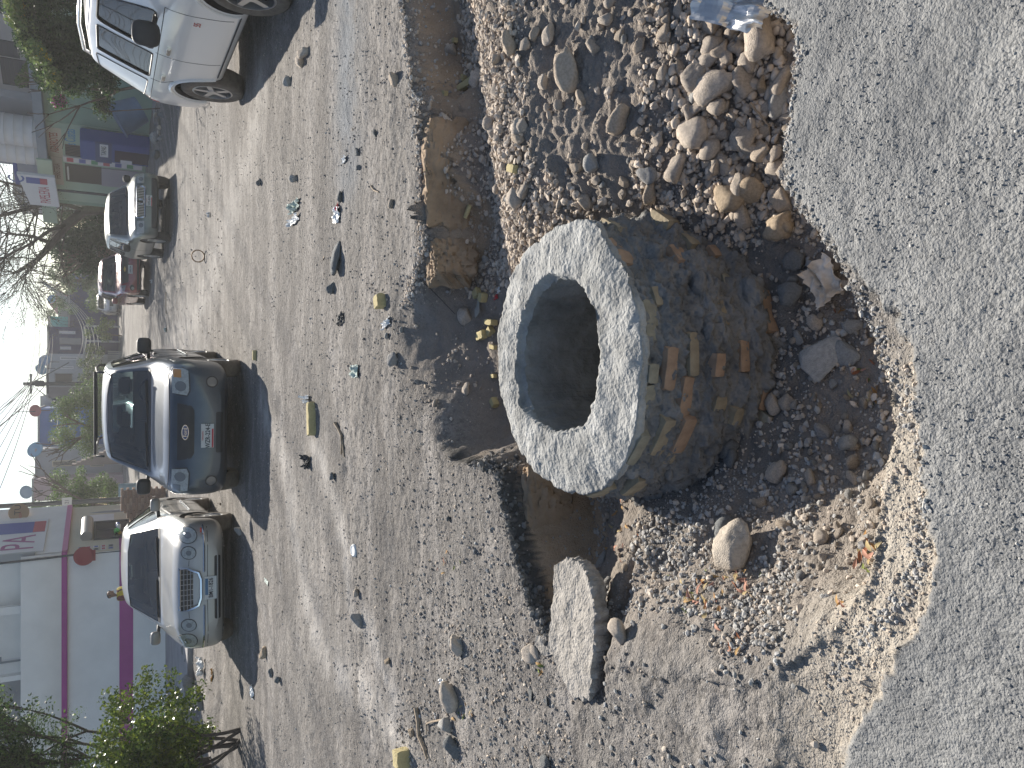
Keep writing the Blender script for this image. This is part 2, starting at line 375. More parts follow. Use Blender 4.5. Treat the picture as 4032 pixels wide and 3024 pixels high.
fine = np.arange(-43, 43.01, 0.2)
coarse = np.concatenate([43 + np.cumsum(np.linspace(.4, 14, 18)) * (274 / 2 / np.linspace(.4, 14, 18).sum())])
ang = np.radians(np.concatenate([fine, coarse[:-1], [180.0], (360 - coarse[:-1])[::-1]]))
_r0 = np.geomspace(.7, 6, 520); _m = _r0[(_r0 > 2.7) & (_r0 < 3.35)]; _r0 = np.sort(np.concatenate([_r0, _m * 1.00207]))
rad = np.concatenate([np.linspace(.06, .66, 9), _r0, np.geomspace(6.08, 60, 190), np.geomspace(63, 3500, 34)])
A_, R_ = np.meshgrid(ang, rad)
GX, GY = R_ * np.sin(A_), R_ * np.cos(A_)
gz, ga, gc, gd, gt, gm, gk, gp_, gb_ = [q.reshape(A_.shape) for q in ground(GX.ravel(), GY.ravel())]
nr, na = A_.shape
V = np.stack([GX, GY, gz], -1).reshape(-1, 3)
ii = np.arange(nr - 1)[:, None] * na; jj = np.arange(na)[None]; j2 = (jj + 1) % na
F = np.stack([ii + jj, ii + na + jj, ii + na + j2, ii + j2], -1).reshape(-1, 4)
V = np.vstack([V, [[0, 0, 0]]]); 
cen = len(V) - 1
gme = np_mesh('ground', V, F, True)
def setattr_f(me, name, arr):
    a = me.attributes.new(name, 'FLOAT', 'POINT'); v = np.zeros(len(me.vertices), np.float32); v[:arr.size] = arr.ravel(); a.data.foreach_set('value', v)
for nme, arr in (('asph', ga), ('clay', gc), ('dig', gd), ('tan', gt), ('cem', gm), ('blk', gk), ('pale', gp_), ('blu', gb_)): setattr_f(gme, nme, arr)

def ground_material():
    m = bpy.data.materials.new('dusty_ground'); m.use_nodes = True
    N = m.node_tree.nodes; L = m.node_tree.links; b = N['Principled BSDF']
    b.inputs['Roughness'].default_value = 0.95; b.inputs['Specular IOR Level'].default_value = 0.15
    tc = N.new('ShaderNodeTexCoord')
    def noise(scale, detail=6, rough=.6, vec=None, lo=.35, hi=.65):
        n = N.new('ShaderNodeTexNoise'); n.inputs['Scale'].default_value = scale; n.inputs['Detail'].default_value = detail; n.inputs['Roughness'].default_value = rough
        L.new(vec or tc.outputs['Object'], n.inputs['Vector'])
        r = N.new('ShaderNodeMapRange'); r.inputs[1].default_value = lo; r.inputs[2].default_value = hi; L.new(n.outputs['Fac'], r.inputs[0]); return r.outputs[0], n.outputs['Fac']
    def mix(f, a, c, mode='MIX'):
        x = N.new('ShaderNodeMix'); x.data_type = 'RGBA'; x.blend_type = mode
        if isinstance(f, (int, float)): x.inputs[0].default_value = f
        else: L.new(f, x.inputs[0])
        for i, q in ((6, a), (7, c)):
            if isinstance(q, tuple): x.inputs[i].default_value = (*q, 1)
            else: L.new(q, x.inputs[i])
        return x.outputs[2]
    def attr(n):
        a = N.new('ShaderNodeAttribute'); a.attribute_name = n; return a.outputs['Fac']
    def math_(op, a, c, clamp=True):
        x = N.new('ShaderNodeMath'); x.operation = op; x.use_clamp = clamp
        for i, q in ((0, a), (1, c)):
            if isinstance(q, (int, float)): x.inputs[i].default_value = q
            else: L.new(q, x.inputs[i])
        return x.outputs[0]
    mp = N.new('ShaderNodeMapping'); mp.inputs['Scale'].default_value = (0.35, 1.0, 1); mp.inputs['Rotation'].default_value = (0, 0, R(-14)); L.new(tc.outputs['Object'], mp.inputs[0])
    big, _ = noise(.8, 5, .6, mp.outputs[0], .38, .62); mid, _ = noise(5, 6, .65); fin, finr = noise(38, 6, .7, None, .3, .7); str_, _ = noise(2.2, 6, .6, mp.outputs[0], .46, .66)
    grit, gritr = noise(170, 3, .6, None, .3, .7)
    vo = N.new('ShaderNodeTexVoronoi'); vo.inputs['Scale'].default_value = 55; L.new(tc.outputs['Object'], vo.inputs['Vector'])
    vo2 = N.new('ShaderNodeTexVoronoi'); vo2.inputs['Scale'].default_value = 150; L.new(tc.outputs['Object'], vo2.inputs['Vector'])
    sv = N.new('ShaderNodeSeparateColor'); L.new(vo.outputs['Color'], sv.inputs[0])
    sv2 = N.new('ShaderNodeSeparateColor'); L.new(vo2.outputs['Color'], sv2.inputs[0])
    spk = math_('GREATER_THAN', sv.outputs[0], .82); spk2 = math_('GREATER_THAN', sv2.outputs[0], .84)
    road = mix(big, (.185, .172, .162), (.315, .295, .275)); road = mix(math_('MULTIPLY', str_, .85), road, (.50, .465, .435)); rm, _ = noise(11, 5, .65, None, .4, .62); road = mix(math_('MULTIPLY', rm, .45), road, (.135, .122, .112))
    road = mix(math_('MULTIPLY', mid, .4), road, (.17, .155, .143)); road = mix(math_('MULTIPLY', spk, .55), road, (.10, .096, .092)); road = mix(math_('MULTIPLY', spk2, .35), road, (.47, .44, .41))
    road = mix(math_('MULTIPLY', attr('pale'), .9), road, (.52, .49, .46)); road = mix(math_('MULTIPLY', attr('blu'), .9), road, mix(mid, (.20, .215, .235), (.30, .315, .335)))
    asph = mix(mid, (.225, .226, .226), (.36, .358, .35)); asph = mix(math_('MULTIPLY', spk2, .55), asph, (.07, .075, .08)); asph = mix(math_('MULTIPLY', fin, .35), asph, (.42, .42, .41))
    big2, _ = noise(2.1, 4, .6, None, .42, .62); asph = mix(math_('MULTIPLY', big2, .45), asph, (.145, .15, .158))
    digc = mix(mid, (.235, .205, .178), (.345, .295, .252)); digc = mix(math_('MULTIPLY', fin, .35), digc, (.41, .36, .31))
    clay = mix(mid, (.38, .28, .19), (.55, .42, .30)); tan = mix(fin, (.40, .35, .29), (.55, .50, .43)); cem = mix(mid, (.13, .135, .135), (.2, .2, .195))
    c = mix(attr('dig'), road, digc); c = mix(attr('tan'), c, tan); c = mix(math_('MULTIPLY', attr('cem'), .85), c, cem); c = mix(attr('asph'), c, asph)
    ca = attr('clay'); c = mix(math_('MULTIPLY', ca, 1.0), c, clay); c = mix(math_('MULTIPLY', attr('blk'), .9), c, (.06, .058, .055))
    c = mix(math_('MULTIPLY', grit, .42), c, mix(.5, c, (.0, .0, .0)))
    L.new(c, b.inputs['Base Color'])
    h = math_('ADD', math_('MULTIPLY', finr, .5, False), math_('MULTIPLY', gritr, .28, False), False)
    vh = math_('SUBTRACT', .6, vo.outputs['Distance'], False); h = math_('ADD', h, math_('MULTIPLY', vh, .10, False), False)
    vh2 = math_('SUBTRACT', .6, vo2.outputs['Distance'], False); h = math_('ADD', h, math_('MULTIPLY', vh2, .16, False), False)
    bp = N.new('ShaderNodeBump'); bp.inputs['Distance'].default_value = .017; bp.inputs['Strength'].default_value = 1; L.new(h, bp.inputs['Height'])
    _, cr = noise(14, 5, .62); bp2 = N.new('ShaderNodeBump'); bp2.inputs['Distance'].default_value = .03; bp2.inputs['Strength'].default_value = 1
    mul = math_('MULTIPLY', cr, math_('SUBTRACT', 1.0, math_('MAXIMUM', attr('asph'), attr('blk')))); L.new(mul, bp2.inputs['Height']); L.new(bp2.outputs[0], bp.inputs['Normal']); L.new(bp.outputs[0], b.inputs['Normal'])
    return m
M_ground = ground_material()
g_obj = link('ground', gme, M_ground); tag(g_obj, 'dusty grey ground of the broken street with a dug pit', kind='structure')
near_f = F.reshape(nr - 1, na, 4)[:, :fine.size - 1][: 9 + len(_r0) + 140].reshape(-1, 4)
GB = BVHTree.FromPolygons([tuple(v) for v in V.tolist()], near_f.tolist())
def gz_at(x, y): return float(ground(np.array([x]), np.array([y]))[0][0])
def hit(nx, ny, bvh=None):
    d = ray(nx, ny); h = (bvh or GB).ray_cast(EYE, d)
    for k in range(6):
        if h[0] is None: d = ray(nx + 1.3 * k, ny + .9 * k); h = (bvh or GB).ray_cast(EYE, d)
    return (h[0], h[1], h[3]) if h[0] else (None, None, None)

# ================================================================ THE MANHOLE: brick chimney with a rough cement collar
def smooth_outline(pts, c, n):
    """radius at n equally spaced angles from polygon pts around c"""
    a = np.array([math.atan2(p[1] - c[1], p[0] - c[0]) for p in pts]); r = np.array([math.hypot(p[0] - c[0], p[1] - c[1]) for p in pts])
    o = np.argsort(a); a = a[o]; r = r[o]
    P = [(c[0] + rr * math.cos(aa), c[1] + rr * math.sin(aa)) for aa, rr in zip(a, r)]
    out = []
    for k in range(n):
        t = -math.pi + 2 * math.pi * k / n; d = (math.cos(t), math.sin(t)); best = None
        for i in range(len(P)):
            p, q = P[i], P[(i + 1) % len(P)]; ex, ey = q[0] - p[0], q[1] - p[1]
            den = d[0] * ey - d[1] * ex
            if abs(den) < 1e-9: continue
            s = ((p[0] - c[0]) * ey - (p[1] - c[1]) * ex) / den; u = ((p[0] - c[0]) * d[1] - (p[1] - c[1]) * d[0]) / den
            if s > 0 and -1e-6 <= u <= 1 + 1e-6: best = s
        out.append(best if best else .56)
    o = np.array(out)
    for _ in range(4): o = .5 * o + .25 * (np.roll(o, 1) + np.roll(o, -1))
    return o
NA = 540
RIM = smooth_outline([(0.09, 3.22), (-0.12, 3.17), (-0.3, 3.03), (-0.41, 2.81), (-0.45, 2.64), (-0.44, 2.5), (-0.42, 2.42), (-0.29, 2.23), (-0.18, 2.17), (-0.09, 2.14), (0.05, 2.11), (0.12, 2.11), (0.25, 2.13), (0.33, 2.17), (0.4, 2.21), (0.48, 2.28), (0.55, 2.34), (0.62, 2.42), (0.65, 2.51), (0.65, 2.69), (0.6, 2.9), (0.52, 3.05), (0.4, 3.15), (0.26, 3.21)], MH, NA)
HOLE = smooth_outline([(0.13, 3.0), (0.25, 2.99), (0.33, 2.9), (0.4, 2.83), (0.45, 2.71), (0.4, 2.54), (0.36, 2.45), (0.27, 2.39), (0.19, 2.37), (0.09, 2.35), (-0.03, 2.38), (-0.1, 2.41), (-0.16, 2.48), (-0.19, 2.6), (-0.19, 2.72), (-0.15, 2.85), (-0.08, 2.97), (0.01, 3.01)], MH, NA)
th = -np.pi + 2 * np.pi * np.arange(NA) / NA
ct, st = np.cos(th), np.sin(th)
prof = []                                       # (radius per angle, z per angle, roughness)
hole_r = HOLE + .014 * fbm(ct, st, 4, 4, .65, off=3)
RIM = RIM + .014 * fbm(ct, st, 3.5, 4, .65, off=14) - .012 * np.maximum(0, fbm(ct, st, 7, 3, off=15) - .25) * 2
for d in (1.75, 1.5, 1.2, .9, .7, .5, .42, .34, .27, .21, .16, .12, .085, .055, .03): prof.append((hole_r * 0 + .325 + .012 * fbm(ct * 2, st * 2 + d * 3, 3, 3), -d + 0 * th, .012))
prof.append((hole_r - .003, -.016 + 0 * th, .008)); prof.append((hole_r, -.005 + 0 * th, .007)); prof.append((hole_r + .007, .002 + 0 * th, .007))
for k in range(1, 26):
    f = k / 26; prof.append((hole_r + (RIM - hole_r) * f, .004 + .012 * math.sin(f * math.pi) - .02 * f + .020 * fbm((hole_r + (RIM - hole_r) * f) * ct, (hole_r + (RIM - hole_r) * f) * st, 5, 4, .6, off=8) + .003 * fbm((hole_r + (RIM - hole_r) * f) * ct, (hole_r + (RIM - hole_r) * f) * st, 60, 2, .6, off=8), 0))
tiltz = -.035 * sst(-.1, -1, ct) * sst(.9, -.6, st)      # the left front of the collar sags
for k, (dr, dz) in enumerate(((-.016, -.020), (-.012, -.028), (-.010, -.036), (-.014, -.045))): prof.append((RIM + dr, dz + .006 * fbm(ct * 4, st * 4, 3, 3, off=k), .008))
front = sst(.3, -.9, st)
for k in range(1, 111):
    f = k / 110; z = -.045 - .60 * f
    course = (f * .58 / .072) % 1
    flare = (.04 + .15 * front) * f ** 1.15 + .02 * f
    joint = -.010 * sst(.80, .95, course) - .0 * f
    big = .012 * np.sign(np.sin(math.floor(f * .58 / .072) * 2.7))
    prof.append((RIM - .026 + flare + joint + big * .7 + .030 * fbm(ct * 2.5, st * 2.5 + f * 2.6, 3.2, 4, .6, off=19) * (.4 + f) + .016 * fbm(ct * 7, st * 7 + f * 8, 2.2, 4, .7, off=29), z + 0 * th, .016))
PV = []
for k, (rr_, zz_, ro) in enumerate(prof):
    n1 = fbm(th * 3.0 * .56, zz_ * 3 + k * .021, 9, 4, .6, off=2); wv = np.cos(th * 0.5) ** 2
    n1 = fbm(ct * 1.1 + k * .013, st * 1.1 + zz_ * 1.6, 8, 4, .62, off=2)
    top = 15 <= k <= 45
    r2 = rr_ + (0 if top and 18 < k < 42 else ro * n1); z2 = zz_ + (ro * n1 if top else ro * .3 * n1)
    if k >= 15: z2 = z2 + tiltz * np.clip((k - 15) / 25, 0, 1)
    PV.append(np.stack([MH[0] + r2 * ct, MH[1] + r2 * st, z2], -1))
PV = np.array(PV); K = len(prof)
ii = np.arange(K - 1)[:, None] * NA; jj = np.arange(NA)[None]; j2 = (jj + 1) % NA
PF = np.stack([ii + jj, ii + j2, ii + NA + j2, ii + NA + jj], -1)
M_cem = mat('rough_cement', (.36, .36, .35), .95, nscale=7, namt=.45, bump=.014, bscale=70, spec=.15)
M_mort = mat('old_mortar', (.235, .232, .222), .97, nscale=9, namt=.42, bump=.030, bscale=34, spec=.1)
mh = thing('manhole', (MH[0], MH[1], -.5), label='brick manhole chimney with rough grey cement collar standing in the pit', cat='manhole')
off = np.array([MH[0], MH[1], -.5])
def sub(k0, k1):
    return (PV[k0:k1] - off).reshape(-1, 3), (PF[:k1 - k0 - 1] ).reshape(-1, 4)
v_, f_ = sub(14, 47); link('cement_collar', np_mesh('cement_collar', v_, f_, True), M_cem, mh)
v_, f_ = sub(46, K); link('brick_wall', np_mesh('brick_wall', v_, f_, True), M_mort, mh)
v_, f_ = sub(0, 15); link('shaft_lining', np_mesh('shaft_lining', v_, f_, True), mat('shaft_render', (.25, .25, .24), .95, nscale=6, namt=.45, bump=.02, bscale=26), mh)
MB_ = BVHTree.FromPolygons(PV.reshape(-1, 3).tolist(), PF.reshape(-1, 4).tolist())
M_brk = [mat('brick_orange', (.37, .25, .165), .92, nscale=22, namt=.3, bump=.004, bscale=60), mat('brick_tan', (.32, .265, .18), .92, nscale=22, namt=.3, bump=.004, bscale=60),
         mat('brick_pale', (.29, .265, .20), .95, nscale=22, namt=.3, bump=.004, bscale=60)]
def rough_box(name, lx, ly, lz, amp, seed, n=3):
    bm = bmesh.new(); bmesh.ops.create_cube(bm, size=1); bmesh.ops.subdivide_edges(bm, edges=bm.edges[:], cuts=n, use_grid_fill=True)
    rs = random.Random(seed); o = rs.random() * 50
    for v in bm.verts:
        p = v.co.copy(); q = Vector((max(-.5, min(.5, p.x)), p.y, p.z))
        e = sum(1 for c in p if abs(c) > .49)
        k = 1 - .035 * (e >= 2) - .05 * (e == 3)
        nn = float(perlin(np.array([p.x * 3 + o]), np.array([p.y * 3 + p.z * 2.3 + o]))[0])
        v.co = Vector((p.x * lx, p.y * ly, p.z * lz)) * k + Vector((nn, -nn, nn * .6)) * amp + Vector((rs.uniform(-1, 1), rs.uniform(-1, 1), rs.uniform(-1, 1))) * amp * .35
    return bm_mesh(name, bm, True, R(30))
BRK = []
bricks = [(590,275,705,420,0,-25),(718,570,800,690,2,5),(740,690,805,760,2,0),(757,870,815,958,2,0),(742,966,810,1075,2,0),(845,790,910,985,0,3),(960,725,1005,925,1,2),(1080,820,1130,925,0,-6),
          (1190,765,1245,905,0,0),(1290,530,1385,715,0,18),(800,1120,885,1295,1,-14),(888,1120,985,1280,0,-18),(665,1190,710,1340,2,-5),(660,1405,765,1480,1,-42),(500,1430,600,1490,1,-45),
          (935,155,1055,245,0,40),(815,150,890,215,1,40),(940,255,1000,320,1,30),(1070,1020,1140,1090,1,0),(1385,415,1440,500,0,15),(1165,1075,1210,1150,1,-10),(800,510,830,600,1,5),(1065,325,1105,365,0,20)]
for i, (a, b, c, d, mi, rot) in enumerate(bricks):
    nx, ny = 1900 + (a + c) / 2 / 1.185, 700 + (b + d) / 2 / 1.185
    p, n, dist = hit(nx, ny, MB_)
    while p is not None and p.z > -.062: nx += 8; p, n, dist = hit(nx, ny, MB_)
    if p is None: continue
    ln = (d - b) / 1.185 / FPX * dist * 1.02; ht = max(.042, (c - a) / 1.185 / FPX * dist * .95)
    if ht > .065: ht = .058
    az = math.atan2(p.y - MH[1], p.x - MH[0]); 
    me = rough_box('brick', .07, max(.06, ln / max(.35, abs(math.sin(az)) )) if ln / max(.35, abs(math.sin(az))) < .17 else .16, ht, .004, i)
    o = link('brick', me, M_brk[mi], mh, p - Vector(off) - Vector((math.cos(az), math.sin(az), 0)) * .025, None); BRK.append(tuple(p))
    o.rotation_euler = (R(rot * .15), R(random.uniform(-4, 4)), az + R(random.uniform(-4, 4)))

# further courses of brick half drowned in mortar
for k in range(34):
    kk = 50 + int((.06 + .074 * random.randint(0, 6)) / .60 * 109 * .98); a_ = random.uniform(-math.pi * .97, -.02); ia = int((a_ + math.pi) / (2 * math.pi) * NA) % NA
    if kk >= K - 3: continue
    c = Vector(PV[kk, ia]); 
    if any((c - Vector(q)).length < .10 for q in BRK): continue
    BRK.append(tuple(c)); az = math.atan2(c.y - MH[1], c.x - MH[0])
    o = link('brick', rough_box('brick', .07, random.uniform(.07, .17), random.uniform(.042, .055), .005, 100 + k), random.choice(M_brk), mh, c - Vector(off) - Vector((math.cos(az), math.sin(az), 0)) * random.uniform(.026, .034), None)
    o.rotation_euler = (R(random.uniform(-3, 3)), R(random.uniform(-4, 4)), az + R(random.uniform(-4, 4)))

# clods of clay bank standing against the far edge of the dig
M_clay = mat('clay_bank', (.35, .255, .17), .96, nscale=6, namt=.35, bump=.02, bscale=22)
def clay_block(loc, dims, rz, label, seed):
    bm = bmesh.new(); bmesh.ops.create_cube(bm, size=1); bmesh.ops.subdivide_edges(bm, edges=bm.edges[:], cuts=22, use_grid_fill=True)
    P = np.array([v.co[:] for v in bm.verts]); P = P * (1 - .16 * (np.abs(P).max(1) > .49)[:, None] * (np.sort(np.abs(P), 1)[:, 1:2] * 2) ** 4 * .5)
    P = P * np.array(dims); q = P[:, 0] + seed; r_ = P[:, 2] * 1.4 + P[:, 1]
    n1 = fbm(q, r_, 5, 4, .62, off=seed); n2 = np.abs(fbm(q, r_, 14, 3, .6, off=seed + 3))
    nr_ = P / np.linalg.norm(P / np.array(dims) ** .5, axis=1, keepdims=True)
    P = P + nr_ / np.linalg.norm(nr_, axis=1, keepdims=True) * (.035 * n1 - .012 * (n2 < .04) + .03 * n2)[:, None]
    for v, c in zip(bm.verts, P): v.co = c
    o = link('clay_clod', bm_mesh('clay_clod', bm, True, R(35)), M_clay, None, loc, (R(-8), R(3), rz)); tag(o, label, 'clay clod')
clay_block((1.22, 4.16, -.15), (.66, .17, .27), R(3), 'long cracked block of orange clay under the far edge of the slot', 2.0)
clay_block((.70, 4.12, -.16), (.24, .18, .26), R(25), 'small orange clay block at the corner of the far bank', 7.0)
clay_block((-.95, 2.955, -.22), (.50, .12, .20), R(22), 'ledge of ochre clay in the trench wall beyond the concrete slab', 9.0)
clay_block((-.55, 3.09, -.2), (.34, .10, .22), R(8), 'ledge of ochre clay in the trench wall near the collar', 12.0)

# ================================================================ STONES
def rock_dirs(sub_):
    bm = bmesh.new(); bmesh.ops.create_icosphere(bm, subdivisions=sub_, radius=1)
    v = np.array([q.co[:] for q in bm.verts]); f = np.array([[q.index for q in g.verts] for g in bm.faces]); bm.free(); return v, f
ICO = {k: rock_dirs(k) for k in (1, 2, 3, 4)}
def rock_shape(sub_, r, planes=9, nz=.06):
    d, f = ICO[sub_]
    n = r.normal(size=(planes, 3)); n /= np.linalg.norm(n, axis=1, keepdims=True); h = r.uniform(.50, .98, planes)
    q = d @ n.T; t = np.min(np.where(q > .05, h / np.maximum(q, .05), 9), axis=1)
    t = np.clip(t, .5, 1.15); o = r.random() * 90
    t = t * (1 + nz * (fbm(d[:, 0] + o, d[:, 1] + d[:, 2] * 1.3 + o, 2.5, 3)) + nz * .4 * fbm(d[:, 2] + o, d[:, 0] - d[:, 1] + o, 8, 2))
    v = d * t[:, None]; return v * np.array([1, r.uniform(.7, .95), r.uniform(.55, .8)]), f
M_stone = attr_mat('limestone', .93, bump=.006, bscale=45, nscale=14, namt=.2)
TANS = [(.52, .43, .34), (.50, .43, .36), (.56, .48, .40), (.45, .385, .32)]; GREYS = [(.37, .36, .34), (.44, .425, .40), (.32, .31, .30)]; OCHRE = [(.42, .33, .235)]; CEMC = [(.20, .205, .205)]
rock_lib = {}
for key, cols in (('tan', TANS), ('grey', GREYS), ('ochre', OCHRE), ('mortar', CEMC)):
    rock_lib[key] = []
    for i in range(9 if key == 'tan' else 5):
        v, f = rock_shape(3, rng, nz=.10 if key != 'mortar' else .22)
        c = np.array(cols[i % len(cols)]); rock_lib[key].append(np_mesh('stone', v * .5, f, True, np.tile(c * rng.uniform(.9, 1.1), (len(v), 1))))
        rock_lib[key][-1].materials.append(M_stone)
small_lib = []
for i in range(14):
    v, f = rock_shape(2, rng, nz=.08); c = np.array((TANS + TANS + GREYS)[i % 11]); me = np_mesh('stone', v * .5, f, i % 2 == 0, np.tile(c, (len(v), 1))); me.materials.append(M_stone); small_lib.append(me)
def put_stone(p, size, kind, label, group=None, flat=1.0, cat='stone', sink=.22, rz=None, el=1.0, name='stone'):
    me = random.choice(rock_lib[kind]) if isinstance(kind, str) else kind
    o = link(name, me, None, None, p + Vector((0, 0, size * .5 * .62 * flat * (1 - sink * 2))), (random.uniform(-.3, .3), random.uniform(-.3, .3), random.uniform(0, 6.3) if rz is None else rz), (size * el, size, size * flat))
    return tag(o, label, cat, group)
ZN = {'2': (1500, 0, 1.301), '3': (1700, 1700, 1.164), '5': (2700, 800, 1.276), 'A': (900, 0, 1.843), 'B': (900, 900, 1.843), 'C': (900, 1700, 1.2533), 'D': (2700, 1800, 1.355), '1': (1900, 700, 1.185), '0': (0, 0, .54859), 'Q': (2700, 0, 1.2763)}
def zpt(z, x, y):
    ox, oy, s = ZN[z]; return ox + x / s, oy + y / s
